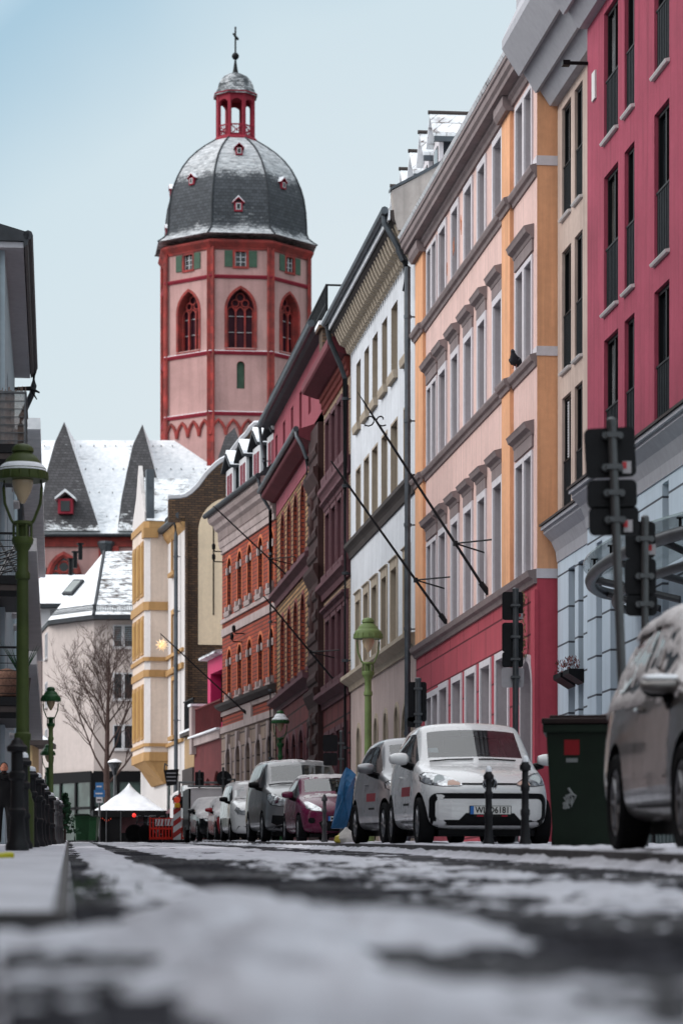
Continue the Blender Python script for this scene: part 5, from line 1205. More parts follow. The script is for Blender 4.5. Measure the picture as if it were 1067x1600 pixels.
h_ = (HY-1192)*132/F-ground(132); MB().lathe([(.09, 0), (.06, h_)], 10).build('pole', STEEL, t, smooth=True); MB().lathe([(.08, h_-.55), (.12, h_-.4), (.3, h_-.05), (.3, h_)], 16).build('lamp_glass', GLASS, t, smooth=True)
MB().lathe([(.35, h_-.02), (.28, h_+.05), (.05, h_+.11)], 16).build('lamp_shade', BLACK, t, smooth=True); MB().lathe([(.33, h_+.02), (.27, h_+.1), (.05, h_+.18)], 16).build('snow_cap', SNOW, t, smooth=True)

# ================================================================== bollards
def bollard(X, Y, H, zb, label, mt, snow=True, r=1.0):
    t = thing('bollard', label, 'bollard', (X, Y, zb), 0, 'cast iron bollards')
    MB().lathe([(.10*r, 0), (.10*r, .05), (.075*r, .09), (.062*r, .3), (.075*r, .32), (.075*r, .36), (.058*r, .38), (.055*r, H*.62), (.072*r, H*.64), (.072*r, H*.69), (.052*r, H*.71), (.05*r, H-.13), (.085*r, H-.12), (.09*r, H-.08), (.055*r, H-.05), (.05*r, H-.03), (.02*r, H)], 16).build('post', mt, t, smooth=True)
    if snow: MB().lathe([(.05*r, H-.05), (.056*r, H-.03), (.045*r, H+.006), (.01, H+.022)], 14).build('snow_cap', SNOW, t, smooth=True)
    return t
IRON = plain('bollard_iron', (.012, .012, .014), .5, .25, 6, streak=.2, metal=.2)
GIRON = plain('grey_bollard_paint', (.05, .05, .054), .55, .25, 6, streak=.2)
gr = lambda Y: ground(Y)+.09
for x, yt, yb, lab, mt, sn, Y in ((763, 1200, 1310, 'dark iron bollard standing in front of the number plate of the white car', IRON, True, 31.5), (820, 1184, 1315, 'dark iron bollard in front of the white car, right of the number plate', IRON, True, 28.6),
        (507, 1241, 1312, 'grey bollard in front of the purple car bonnet', GIRON, False, 53)):
    zb = gr(Y); H = (HY-yt)*Y/F-zb; bollard((x-CX)*Y/F, Y, H, zb, lab, mt, sn, .62)
b_ = bollard((535-CX)*50/F, 50, .95, gr(50), 'leaning grey bollard between the blue tarpaulin and the silver cars', GIRON, True); b_.rotation_euler = (0, R(7), 0)
gl_ = lambda Y: ground(Y)+.07
labs = ['big blurred dark bollard nearest on the left kerb', 'dark bollard just beyond the nearest one, half behind the lamp pole', 'dark snow capped bollard right after the nearest lamp pole', 'fourth dark bollard along the left kerb', 'fifth dark bollard along the left kerb', 'sixth dark bollard along the left kerb', 'bollard with a green base in front of the second lamp pole', 'grey bollard just right of the second left lamp pole', 'last grey bollard of the left kerb row']
for (x, yt, rr), lab in zip(((27.5, 1153, 1.05), (37, 1178, 1.0), (50, 1200, 1.0), (59, 1210, 1.1), (65, 1218, 1.0), (72, 1230, 1.0), (79.5, 1240, 1.2), (88.5, 1247, 1.0), (94.5, 1252, 1.0)), labs):
    Y = .98*F/(1325-yt); Y = min(Y, 68); zb = gl_(Y); bollard((x-CX)*Y/F, Y, (HY-yt)*Y/F-zb, zb, lab, IRON if x < 85 else GIRON, x > 35, rr)
# ================================================================== flagpoles
POLE = plain('dark_flagpole', (.010, .010, .012), .5, .15)
def flagpole(Lx, base, tip, lab, stay=None, scroll=False, r=.03):
    Y = Lx.Y(base[0]); b_ = P(base[0], base[1], Y); t_ = (tip[0]-CX)/F
    d_ = Lx.q*(b_.x-t_*b_.y)/(1-t_*Lx.k); nrm = Vector((-1, -Lx.k, 0))/Lx.q; e_ = b_+nrm*d_; zt = (HY-tip[1])*e_.y/F; v = Vector((e_.x, e_.y, zt))-b_
    t = thing('flagpole', lab, 'flagpole', b_, 0, 'flagpoles leaning out from the right facades')
    MB().tube([v*0, v*.9, v], [r, r*.8, r*.5], 8).build('pole', POLE, t, smooth=True)
    m = MB(); m.tube([-nrm*.02, v*.06], r*1.9, 8); m.build('socket', POLE, t)
    if stay:
        p = v*stay; w_ = Vector((p.x, p.y, 0))-nrm*((p.x*nrm.x+p.y*nrm.y)); a_ = Vector((Lx.k, -1, 0)).normalized()
        m = MB(); foot = p-nrm*(p.dot(nrm)); m.tube([p, foot+a_*.7], .018, 5); m.tube([p, foot-a_*.25+Vector((0, 0, -.15))], .018, 5); m.lathe([(r*1.6, -.05), (r*1.6, .05)], 8, p); m.build('stay', POLE, t)
    if scroll:
        m = MB()
        for s_ in (-1, 1):
            c = v*.93; m.tube([c+Vector((s_*(.03+.012*k)*math.cos(k*.6)+s_*.12, 0, (.03+.012*k)*math.sin(k*.6))) for k in range(10)], .015, 5)
        m.build('scroll_ornament', POLE, t); m = MB(); m.tube([v, v*1.08], [.02, .004], 6); m.build('tip', POLE, t)
    return t, b_+v
RL = Line(9.297, .1116, 60)
flagpole(RL, (762, 928), (573, 635), 'long dark flagpole with a scrolled tip on the salmon house nearest the crimson corner', .27, True)
flagpole(RL, (698, 975), (517, 720), 'dark flagpole crossing the white house, fixed low on the salmon house', .27)
flagpole(RL, (526, 1068), (412, 931), 'dark flagpole on the maroon stone facade, crossing the arched ochre brick part', .36)
flagpole(RL, (458, 908), (334, 791), 'dark flagpole high on the ochre brick part, reaching over the red brick house', .3)
fp, tip = flagpole(L5, (387.5, 1117), (251, 990), 'dark flagpole carrying the star lantern in front of the cream house', None)
t = thing('star_lantern', 'glowing yellow many-pointed star lantern hanging from a flagpole tip', 'lantern', tip+Vector((.05, 0, -.42)))
m = MB(); rs = random.Random(3)
for k in range(22):
    z = 1-2*(k+.5)/22; a = k*2.4; q = math.sqrt(1-z*z); d_ = Vector((q*math.cos(a), q*math.sin(a), z)); u_ = d_.orthogonal().normalized(); v_ = d_.cross(u_); rr = .055
    m._a([d_*.1+u_*rr, d_*.1+v_*rr, d_*.1-u_*rr, d_*.1-v_*rr, d_*.27], [(0, 1, 4), (1, 2, 4), (2, 3, 4), (3, 0, 4)])
m.build('star_points', emit('star_paper', (.95, .72, .45), .55), t); MB().lathe([(.02, -.09), (.08, -.05), (.1, .05), (.02, .11)], 10).build('star_core', emit('star_glow', (1, .5, .08), 2.2), t); m = MB(); m.tube([(0, 0, .1), (-.04, 0, .44)], .008, 4); m.build('cord', BLACK, t)

# ================================================================== traffic signs seen from behind
SIGNB = plain('sign_back_grey', (.006, .006, .008), .5, .2, 5)
STK = plain('sticker_white', (.42, .40, .42), .6); STR = plain('sticker_red', (.5, .05, .06), .6)
def rrect(w_, h_, r_=.04):
    p = []
    for cx_, cz_, a0 in ((w_/2-r_, h_/2-r_, 0), (-w_/2+r_, h_/2-r_, 90), (-w_/2+r_, -h_/2+r_, 180), (w_/2-r_, -h_/2+r_, 270)):
        for k in range(4): a = R(a0+k*30); p.append((cx_+r_*math.cos(a), cz_+r_*math.sin(a)))
    return p
def signpost(Y, xb, yb, xt, yt, plates, lab, grp=None, r=.04):
    """plates: (cx, cy, w, h in pixels, stickers)"""
    b_ = P(xb, yb, Y); b_.z = gr(Y); t_ = P(xt, yt, Y); t = thing('sign_post', lab, 'sign post', b_, 0, 'sign posts seen from behind')
    v = t_-b_; m = MB(); m.tube([v*0, v], r, 10); m.lathe([(r*1.1, -.02), (r*1.1, .02), (r*.6, .035)], 10, v); m.build('pole', STEEL, t, smooth=True)
    for cx_, cy_, w_, h_, st, rot, kind in plates:
        c = P(cx_, cy_, Y)-b_; k = Y/F; m = MB(); poly = rrect(w_*k, h_*k) if kind != 'o' else [(w_*k/2*math.cos(a*.2618), h_*k/2*math.sin(a*.2618)) for a in range(24)]
        m.M = Matrix.Translation(c+Vector((0, r+.03, 0))) @ Matrix.Rotation(R(rot), 4, 'Y'); m.slab(poly, 0, .02); pl = m.build('sign_plate', SIGNB if kind != 'w' else STK, t)
        px_ = v*(c.z/v.z)
        for dz in ((-.32, .32) if h_ > 60 else (0,)):
            z = c.z+dz*h_*k; m = MB(); m.M = Matrix.Translation((px_.x, 0, z)); m.box(-.062, .062, r-.0, r+.03, -.025, .025); m.box(-r*1.4, r*1.4, -r*1.3, r*1.3, -.018, .018); m.lathe([(.026, -.035), (.026, .02)], 8, (.05, r, 0), axis='y'); m.lathe([(.026, -.035), (.026, .02)], 8, (-.05, r, 0), axis='y'); m.build('clamp', STEEL, pl)
        for (sx, sy) in st:
            q = P(sx, sy, Y)-b_; m = MB(); m.box(q.x-.03, q.x+.03, r+.024, r+.029, q.z-.042, q.z+.042); m.build('sticker', STK, pl); m = MB(); m.box(q.x-.03, q.x-.002, r+.019, r+.023, q.z-.01, q.z+.036); m.build('sticker_print', STR, pl)
    return t
signpost(20.5, 982, 1330, 955, 660, [(954, 705, 79, 78, [(980, 728)], -3, 'r'), (957, 770, 78, 45, [], -1, 'r'), (960, 812, 78, 45, [(982, 820)], -1, 'r')], 'leaning tall sign post with three black sign backs, nearest at right', r=.032)
signpost(23.5, 1007, 1330, 1007, 812, [(1001, 842, 47, 58, [(1019, 857)], 0, 'r'), (1001, 900, 49, 58, [], 0, 'r'), (1003, 944, 49, 34, [], 0, 'r')], 'upright sign post with three stacked sign backs half behind the leaning one', r=.03)
signpost(44, 805, 1330, 805, 922, [(801, 946, 33, 44, [(814, 962)], 0, 'r'), (801, 995, 33, 46, [], 0, 'r'), (801, 1030, 33, 24, [], 0, 'r'), (801, 1058, 35, 31, [], 0, 'w')], 'sign post with three dark plates and a pale one below, behind the white car', r=.045)
signpost(50, 653, 1330, 653, 1062, [(652, 1096, 29, 62, [], 0, 'r'), (645, 1128, 18, 16, [], 0, 'r')], 'short sign post with one dark plate by the crimson corner', r=.05)
signpost(66, 533, 1330, 533, 1144, [(516, 1161, 23, 26, [], 0, 'r'), (516, 1186, 22, 20, [], 0, 'r')], 'sign post with two dark plates held out to the left by the maroon wall', r=.04)
signpost(107, 349, 1330, 349, 1200, [(350, 1216, 24, 24, [], 0, 'o')], 'round dark sign back on a thin post above the snowy cars', r=.04)
signpost(107, 312, 1330, 312, 1205, [(312, 1217, 14, 22, [], 0, 'r')], 'small dark rectangular sign back left of the round one', r=.04)
# blue direction signs on a post by the tree
Y = 128; b_ = P(156, 0, Y); b_.z = ground(Y); t = thing('direction_sign', 'post with two blue signs and a pale plate beside the tree trunk', 'sign', b_)
k = Y/F; h_ = (HY-1224)*k-b_.z; MB().lathe([(.05, 0), (.05, h_)], 8).build('pole', STEEL, t, smooth=True)
BLU = plain('sign_blue', (.03, .11, .26), .5)
for yc, w_, hh, mt in ((1229, 12, 12, BLU), (1240, 17, 11, BLU), (1250, 10, 9, STK)):
    z = (HY-yc)*k-b_.z; p_ = MB().box(-w_*k/2, w_*k/2, -.08, -.055, z-hh*k/2, z+hh*k/2).build('sign_plate', mt, t)
    m = MB(); m.box(-w_*k*.36, w_*k*.3, -.086, -.082, z-.03, z+.03); m.build('sign_print', STK if mt is BLU else BLACK, p_)
# black pub style sign hanging on the cream house corbel
p = P(268, 1214, 126); t = thing('hanging_sign', 'black tapered hanging sign beside the cream house bay', 'sign', p)
MB().slab([(-.33, .3), (.33, .34), (.22, -.34), (-.2, -.38)], -.05, .05).build('sign_board', BLACK, t); m = MB()
for k_ in range(3): m.box(-.2, .2, -.058, -.052, .14-k_*.16, .18-k_*.16)
m.build('sign_print', plain('faint_print', (.2, .2, .22), .6), t); m = MB(); m.tube([(-.3, 0, .3), (-.3, .5, .6), (-.3, 2.5, .6)], .03, 6); m.build('bracket', BLACK, t)

# ================================================================== bare tree
Y = 141; b_ = P(168, 0, Y); b_.z = ground(Y)+.05; t = thing('bare_tree', 'leafless young street tree with upswept brown branches before the pale block', 'tree', b_)
H = (HY-995)*Y/F-b_.z; rt = random.Random(11); BARK = plain('bark', (.07, .045, .04), .9, .3, 6)
tm = MB(); tm.tube([(0, 0, 0), (.02, 0, 1.5), (-.03, 0, 3.2), (.0, .02, 5), (.05, 0, H*.75), (.12, 0, H*.97)], [.21, .17, .14, .11, .06, .015], 8); tm.build('trunk', BARK, t, smooth=True)
bm_ = MB()
def branch(p, d, l, r_, lev):
    pts_ = [p]; q = p.copy(); dd = d.copy(); n = 4
    for k in range(n): dd = (dd+Vector((rt.gauss(0, .07), rt.gauss(0, .07), .10 if lev < 2 else .04))).normalized(); q = q+dd*l/n; pts_.append(q)
    bm_.tube(pts_, [r_*(1-.8*k/n) for k in range(n+1)], 5 if lev < 2 else 3)
    if lev >= 3: return
    for k in range([0, 7, 6, 4][lev] if lev else 7):
        f_ = rt.uniform(.2, .98); i = min(n-1, int(f_*n)); pp = pts_[i].lerp(pts_[i+1], f_*n-i)
        ax = Vector((rt.gauss(0, 1), rt.gauss(0, 1), rt.gauss(0, .4))).normalized(); nd = (dd+ax*.75).normalized(); nd.z = max(nd.z, .08)
        branch(pp, nd.normalized(), l*rt.uniform(.32, .55), max(.008, r_*(1-.75*f_)*.6), lev+1)
for k in range(17):
    z = 2.7+k*.36; a = k*2.4+rt.uniform(-.3, .3); el = .9+.03*k; l = (5.2-.22*k)*rt.uniform(.8, 1.05)
    branch(Vector((0, 0, z)), Vector((math.cos(a)*.85, math.sin(a)*.6, el)).normalized(), min(l, H-z), .06-.002*k, 0 if k < 15 else 1)
bm_.build('crown', BARK, t, smooth=True, fix=False)
m = MB()
for x_, y_, z_ in ((-.6, .5, 0), (.6, -.4, 0)): pass
# shrub and pot greenery by the left kerb end
t = thing('potted_conifer', 'small dark green shrub behind the last bollards on the left', 'shrub', (*P(102, 0, 72).xy, ground(72)+.08))
m = MB()
for k in range(420):
    a = random.random()*6.28; zz = random.random()**.8; rr = (1-zz)*.38*math.sqrt(random.random()); p = Vector((rr*math.cos(a), rr*math.sin(a), .2+zz*.95)); s_ = .06; d_ = Vector((random.gauss(0, 1), random.gauss(0, 1), random.gauss(0, 1))).normalized()*s_; e_ = d_.orthogonal()*.6; m.face([p, p+d_+e_, p+d_*1.6, p+d_-e_])
m.build('foliage', plain('conifer_green', (.02, .06, .03), .8, .5, 12), t); MB().lathe([(.03, 0), (.03, .9)], 6).build('stem', BARK, t)
# ================================================================== vehicles
WPAINT = paint('white_car_paint', (.68, .68, .68), grime=.22); SPAINT = paint('silver_car_paint', (.135, .122, .115), .26, .55); S2PAINT = paint('pale_silver_paint', (.20, .20, .21), .26, .45)
PPAINT = paint('purple_car_paint', (.10, .004, .034), coat=.3, spec=.2); GPAINT = paint('grey_van_paint', (.16, .16, .165), .26, .45); RPAINT = paint('red_car_paint', (.28, .012, .02), coat=.3, spec=.2); KPAINT = paint('black_car_paint', (.006, .0065, .008), coat=.3, spec=.2)
CGL = carglass('windscreen_glass', (.6, .64, .66), .07); SGL = carglass('side_glass', (.12, .14, .15), .08)
LENS, N, L_, B = newmat('headlight_lens'); t_ = N.new('ShaderNodeTexCoord').outputs['Object']
L_.new(mix(N, L_, ramp(N, L_, tnoise(N, L_, t_, 14, 3), .35, .65), (.10, .105, .11), (.62, .64, .66)), B.inputs['Base Color']); B.inputs['Roughness'].default_value = .08; B.inputs['Metallic'].default_value = .5; B.inputs['Coat Weight'].default_value = 1
AMBER = plain('amber_lens', (.55, .16, .06), .25, bump=0); CHROME = plain('chrome', (.55, .56, .58), .15, .05, metal=1, bump=0); RIMM = plain('alloy_rim', (.24, .24, .25), .35, .2, 6, metal=.8, bump=0)
SEAT = plain('seat_cloth', (.012, .012, .014), .9, bump=0)
PLW = plain('plate_white', (.62, .62, .60), .5, bump=0); PLB = plain('plate_blue', (.03, .14, .42), .5, bump=0); INK = plain('plate_black', (.008, .008, .008), .6, bump=0); LOGOR = plain('red_door_lettering', (.30, .012, .028), .5, bump=0)
SEAM = plain('panel_gap', (.02, .02, .021), .8, bump=0)
HATCH = [(0.00, .30, .46, .60, .635, .66, .56, .55, .50, .10), (.05, .22, .48, .67, .72, .76, .71, .69, .62, .16), (.18, .19, .50, .76, .815, .865, .785, .765, .68, .22), (.50, .17, .52, .87, .92, .98, .81, .785, .70, .22), (.86, .17, .54, .955, .995, 1.055, .82, .79, .71, .20),
         (.95, .17, .54, .97, 1.0, 1.075, .82, .79, .715, .18), (1.58, .17, .55, .99, 1.41, 1.50, .825, .79, .655, .10), (1.68, .17, .55, 1.0, 1.43, 1.515, .825, .79, .645, .06), (2.3, .17, .55, 1.02, 1.44, 1.525, .825, .79, .63, 0), (3.0, .17, .55, 1.04, 1.41, 1.49, .825, .785, .61, -.05),
         (3.1, .17, .55, 1.04, 1.38, 1.46, .82, .78, .60, -.06), (3.40, .20, .55, 1.03, 1.08, 1.10, .805, .76, .66, -.12), (3.52, .28, .55, .9, .95, .98, .75, .70, .6, -.1)]
VAN = [(0, .34, .62, .86, .92, .96, .74, .72, .62, .12), (.06, .26, .62, .97, 1.03, 1.07, .90, .86, .76, .2), (.22, .22, .64, 1.05, 1.12, 1.18, .96, .91, .82, .25), (.62, .22, .66, 1.16, 1.22, 1.29, .985, .94, .84, .25), (.86, .22, .67, 1.21, 1.26, 1.34, .99, .95, .85, .22),
       (.94, .22, .68, 1.22, 1.275, 1.36, .99, .95, .855, .2), (1.62, .22, .68, 1.27, 1.79, 1.90, .99, .955, .80, .12), (1.74, .22, .68, 1.28, 1.82, 1.93, .99, .955, .795, .08), (2.6, .22, .68, 1.29, 1.85, 1.97, .99, .955, .79, 0), (3.9, .22, .68, 1.29, 1.85, 1.97, .99, .955, .79, 0),
       (4.7, .22, .68, 1.29, 1.83, 1.94, .98, .95, .78, 0), (4.92, .3, .68, 1.2, 1.7, 1.8, .94, .9, .74, 0)]
def scaled(st, L, W, H, L0, W0, H0): return [(a*L/L0, *[z*H/H0 for z in (b, c, d, e_, f)], *[w_*W/W0 for w_ in (g, h, i)], j) for a, b, c, d, e_, f, g, h, i, j in st]
def loft(st):
    vs, fs, mi = [], [], []; n = 18
    W2 = max(s[6] for s in st)
    for (s, zb, zm, zl, zg, zt, wm, wl, wg, bow) in st:
        half = [(0, zb), (.7*wm, zb), (wm*.955, zb+.04), (wm*.985, zb+.17), (wm, zm), (wl, zl), (wg, zg), (wg-.075, zg+(zt-zg)*.55), (wg*.5, zt-.012), (0, zt)]
        ring = half+[(-x, z) for x, z in half[-2:0:-1]]
        for x, z in ring: vs.append((x, s+bow*(x/W2)**2, z))
    return vs, n
def eval_mesh(o):
    dg = bpy.context.evaluated_depsgraph_get(); return bpy.data.meshes.new_from_object(o.evaluated_get(dg))
def car(name, label, cat, X, Y, rz, st, pm, iw=5, ir=10, sg=(5, 9), axles=(.62, 2.98), wr=.30, zroad=None, subs=2, grp='cars parked along the street'):
    z0 = (gr(Y) if zroad is None else zroad)
    T = thing(name, label, cat, (X, Y, z0), R(rz), grp, math.atan(SL))
    vs, n = loft(st); fs = []; mi = []
    for i in range(len(st)-1):
        for k in range(n):
            fs.append((i*n+k, i*n+(k+1) % n, (i+1)*n+(k+1) % n, (i+1)*n+k)); kk = k if k < 9 else 17-k
            q = 0
            if i == iw and kk in (7, 8): q = 1
            elif i == ir and kk in (7, 8): q = 1
            elif sg[0] <= i < sg[1] and kk == 5: q = 2
            mi.append(q)
    fs += [tuple(range(n-1, -1, -1)), tuple((len(st)-1)*n+k for k in range(n))]; mi += [0, 0]
    me = bpy.data.meshes.new('body'); me.from_pydata(vs, [], fs)
    for q in (pm, CGL, SGL, BLACK): me.materials.append(q)
    for p, q in zip(me.polygons, mi): p.material_index = q; p.use_smooth = True
    bm = bmesh.new(); bm.from_mesh(me); bmesh.ops.recalc_face_normals(bm, faces=bm.faces); bm.to_mesh(me); bm.free()
    o = obj('body', me, T); sd = o.modifiers.new('s', 'SUBSURF'); sd.levels = subs; sd.render_levels = subs
    W2 = max(s[6] for s in st); cut = MB()
    for ay in axles:
        for s_ in (-1, 1): cut.lathe([(wr+.055, 0), (wr+.055, .45)], 28, (s_*(W2+.22) - (.45 if s_ > 0 else 0), ay, wr+.01), axis='x')
    co = cut.build('cutter', BLACK, T); bo = o.modifiers.new('b', 'BOOLEAN'); bo.object = co; bo.operation = 'DIFFERENCE'; bo.solver = 'EXACT'
    bpy.context.view_layer.update()
    me2 = eval_mesh(o); o.modifiers.clear(); bpy.data.objects.remove(co); o.data = me2
    nm = [m_.name if m_ else '' for m_ in me2.materials]
    bm = bmesh.new(); bm.from_mesh(me2); bvh = BVHTree.FromBMesh(bm)
    full = bm.copy()
    for q, pn in ((1, 'windscreen'), (2, 'side_window')):
        b2_ = bm.copy(); bmesh.ops.delete(b2_, geom=[f for f in b2_.faces if f.material_index != q], context='FACES')
        b2_.free(); ym = (st[iw+1][0]+(st[ir][0] if ir < 50 else 99))/2
        for half in (0, 1):
            b3 = bm.copy(); pick = (lambda f: (f.calc_center_median().y > ym) == half) if q == 1 else (lambda f: (f.calc_center_median().x > 0) == half)
            bmesh.ops.delete(b3, geom=[f for f in b3.faces if f.material_index != q or not pick(f)], context='FACES')
            if len(b3.faces):
                for f in b3.faces: f.material_index = 0
                pn2 = 'rear_window' if q == 1 and half else pn; m3 = bpy.data.meshes.new(pn2); b3.to_mesh(m3); m3.materials.append(CGL if q == 1 else SGL); obj(pn2, m3, T)
            b3.free()
    bmesh.ops.delete(bm, geom=[f for f in bm.faces if f.material_index in (1, 2)], context='FACES'); bm.to_mesh(me2); bm.free()
    try: me2.set_sharp_from_angle(angle=R(45))
    except Exception: pass
    wi = W2
    for i, ay in enumerate(axles):
        for s_ in (-1, 1):
            x = s_*(wi-.105); m = MB(); m.lathe([(wr-.12, -.05), (wr-.09, -.095), (wr-.03, -.10), (wr-.005, -.08), (wr, 0), (wr-.005, .08), (wr-.03, .10), (wr-.09, .095), (wr-.12, .05)], 28, (x, ay, wr), axis='x'); wl = m.build('wheel', RUBBER, T, smooth=True)
            m = MB(); xo = x+s_*.07
            m.tube([(xo, ay+(wr-.105)*math.cos(a_*.2618), wr+(wr-.105)*math.sin(a_*.2618)) for a_ in range(25)], .014, 6); m.lathe([(wr-.1, -.01), (wr-.1, .01)], 24, (x+s_*.03, ay, wr), axis='x', mi=1)
            for k in range(7):
                a = k*.8976; c_, sn = math.cos(a), math.sin(a); m.tube([(xo, ay+.03*c_, wr+.03*sn), (xo, ay+(wr-.11)*c_, wr+(wr-.11)*sn)], .018, 5)
            m.lathe([(.045, -.02), (.045, .015)], 12, (xo, ay, wr), axis='x'); m.build('rim', [RIMM, BLACK], wl, smooth=True)
    # dark underside and cabin
    s5 = st[iw]; zf = st[3][1]; m = MB(); m.box(-wi*.72, wi*.72, st[2][0]+.1, st[-2][0]-.1, zf-.06, zf+.02); m.build('underbody', BLACK, T)
    yc = st[iw][0]; zl = st[iw+1][3]; m = MB(); m.box(-wi*.86, wi*.86, yc+.25, yc+.5, zl-.35, zl-.02); m.box(-wi*.84, wi*.84, yc+.3, st[-3][0], zf+.1, zf+.15); m.build('dashboard', SEAT, T)
    for x in (-.36, .36):
        m = MB(); y = yc+1.15; m.box(x-.24, x+.24, y, y+.14, zl-.5, zl+.12); m.box(x-.13, x+.13, y+.04, y+.12, zl+.16, zl+.36); m.box(x-.08, x+.08, y+.06, y+.1, zl+.1, zl+.18); m.box(x-.25, x+.25, y-.5, y, zl-.6, zl-.45); m.build('seat', SEAT, T, bevel=.03)
    m = MB(); yy = yc+.62; m.tube([(.36+.18*math.cos(a*.5236), yy+.05*math.sin(a*.5236), zl-.05+.17*math.sin(a*.5236)) for a in range(13)], .016, 6); m.build('steering_wheel', BLACK, T)
    T['wb'] = 0
    return T, bvh, full, W2
def decal(T, bvh, poly, name, mt, parent=None, side=None, lift=.004, cuts=4, mirror=False):
    """a thin plate following the body: poly in (x,z) seen from the front, or (y,z) seen from a side (-1/1)"""
    res = None
    for mr in ((1, -1) if mirror else (1,)):
        bm = bmesh.new()
        v = [bm.verts.new((p[0]*mr, -2, p[1])) if side is None else bm.verts.new((side*mr*3, p[0], p[1])) for p in poly]
        bm.faces.new(v); bmesh.ops.triangulate(bm, faces=bm.faces[:]); bmesh.ops.subdivide_edges(bm, edges=bm.edges[:], cuts=cuts, use_grid_fill=True)
        d_ = Vector((0, 1, 0)) if side is None else Vector((-side*mr, 0, 0))
        for q in bm.verts:
            h, n_, i_, ds = bvh.ray_cast(q.co-d_*.0, d_)
            if h is None: h, n_, i_, ds = bvh.find_nearest(q.co+d_*2.6)
            q.co = h-d_*lift
        bmesh.ops.recalc_face_normals(bm, faces=bm.faces)
        me = bpy.data.meshes.new(name); 
        r_ = bmesh.ops.extrude_face_region(bm, geom=bm.faces[:]); 
        for g in r_['geom']:
            if isinstance(g, bmesh.types.BMVert): g.co = g.co+d_*.012
        bmesh.ops.recalc_face_normals(bm, faces=bm.faces); bm.to_mesh(me); bm.free(); me.materials.append(mt)
        o = obj(name, me, parent or T); res = res or o
    return res
def mirrors(T, st, iw, W2, mt, dy=.32, snow=False, out=.12, zs=.85, dz=.06):
    for s_ in (-1, 1):
        c = Vector((s_*(W2+out), st[iw][0]+dy, st[iw+1][3]+dz)); m = MB()
        n = 12
        for_ = [(.02, -.13), (.06, -.12), (.085, -.06), (.095, .02), (.085, .09), (.04, .12), (.01, .125)]
        m.M = Matrix.Translation(c) @ Matrix.Diagonal((1.0, .75, zs, 1)); m.lathe(for_, 14, (0, 0, 0), axis='x'); o = m.build('wing_mirror', mt, T, smooth=True)
        m = MB(); m.tube([c+Vector((-s_*.05, .03, -.06)), Vector((s_*(W2-.06), c.y+.08, c.z-.1))], [.045, .05], 8); m.build('mirror_arm', BLACK, o)
        m = MB(); m.M = Matrix.Translation(c+Vector((0, .072, 0))) @ Matrix.Diagonal((1, .1, .75, 1)); m.lathe([(.05, -.1), (.085, -.05), (.085, .06), (.05, .1)], 12, axis='x'); m.build('mirror_glass', GLASS, o)
        if snow:
            m = MB(); m.M = Matrix.Translation(c+Vector((0, .01, .042))) @ Matrix.Diagonal((.95, .7, .32, 1)); m.lathe([(.02, -.12), (.07, -.1), (.09, 0), (.07, .09), (.02, .12)], 12, axis='x'); m.build('snow_cap', SNOW, o, smooth=True)
def car_snow(T, full, cond, thick=.02, sc=5, bias=0, name='snow_cover', mt=None, cuts=2):
    b = full.copy(); bmesh.ops.delete(b, geom=[f for f in b.faces if not cond(f.calc_center_median(), f.normal)], context='FACES')
    if cuts: bmesh.ops.subdivide_edges(b, edges=b.edges[:], cuts=cuts, use_grid_fill=True, smooth=0)
    b.normal_update()
    for v in b.verts:
        n_ = mnoise.noise(v.co*sc)+.5*mnoise.noise(v.co*sc*2.3)+.3*mnoise.noise(v.co*sc*5)
        edge = -.012 if any(e_.is_boundary for e_ in v.link_edges) else 0
        v.co = v.co+v.normal*(max(-.012, min(thick, (n_+bias)*thick))+edge)
    for f in b.faces: f.material_index = 0; f.smooth = True
    me = bpy.data.meshes.new(name); b.to_mesh(me); b.free(); me.materials.append(mt or CARSNOW); return obj(name, me, T)
CARSNOW = snowmat('car_snow', (.45, .43, .44), (.70, .68, .68))
def rr(x0, x1, z0, z1, r_=.05, n=4):
    p = []
    for cx_, cz_, a0 in ((x1-r_, z1-r_, 0), (x0+r_, z1-r_, 90), (x0+r_, z0+r_, 180), (x1-r_, z0+r_, 270)):
        for k in range(n+1): a = R(a0+k*90/n); p.append((cx_+r_*math.cos(a), cz_+r_*math.sin(a)))
    return p
def plate(T, bvh, z, txt, x=0, sx=1):
    h = bvh.ray_cast(Vector((x, -2, z)), Vector((0, 1, 0)))[0]; y = h.y-.045
    o = MB().box(x-.26, x+.26, y, y+.03, z-.056, z+.056).build('number_plate', INK, T, bevel=.004)
    MB().box(x-.252, x+.252, y-.002, y, z-.049, z+.049).build('plate_face', PLW, o); MB().box(x-.252, x-.208, y-.004, y-.0021, z-.049, z+.049).build('plate_band', PLB, o)
    MB().box(x-.2, x+.245, y-.0, y+.01, z-.082, z-.058).build('plate_holder', INK, o)
    for a, b in ((-.17, -.09), (.14, .21)): MB().box(x+a, x+b, y-.003, y, z-.078, z-.06).build('holder_print', LOGOR, o)
    textmesh('plate_lettering', txt, .108, INK, o, (x+.024, y-.003, z-.002), sx=.87)
    return o
def wiper(T, bvh, pts_):
    m = MB(); q = [bvh.ray_cast(Vector((x, -2, z)), Vector((0, 1, 0)))[0]+Vector((0, -.015, .008)) for x, z in pts_]; m.tube(q, .009, 5); return m.build('wiper', BLACK, T)
def doorlines(T, bvh, ys_, z0, z1, side=-1):
    for y in ys_: decal(T, bvh, [(y, z0), (y+.012, z0), (y+.012, z1), (y, z1)], 'door_gap', SEAM, side=side, lift=.001, cuts=3)
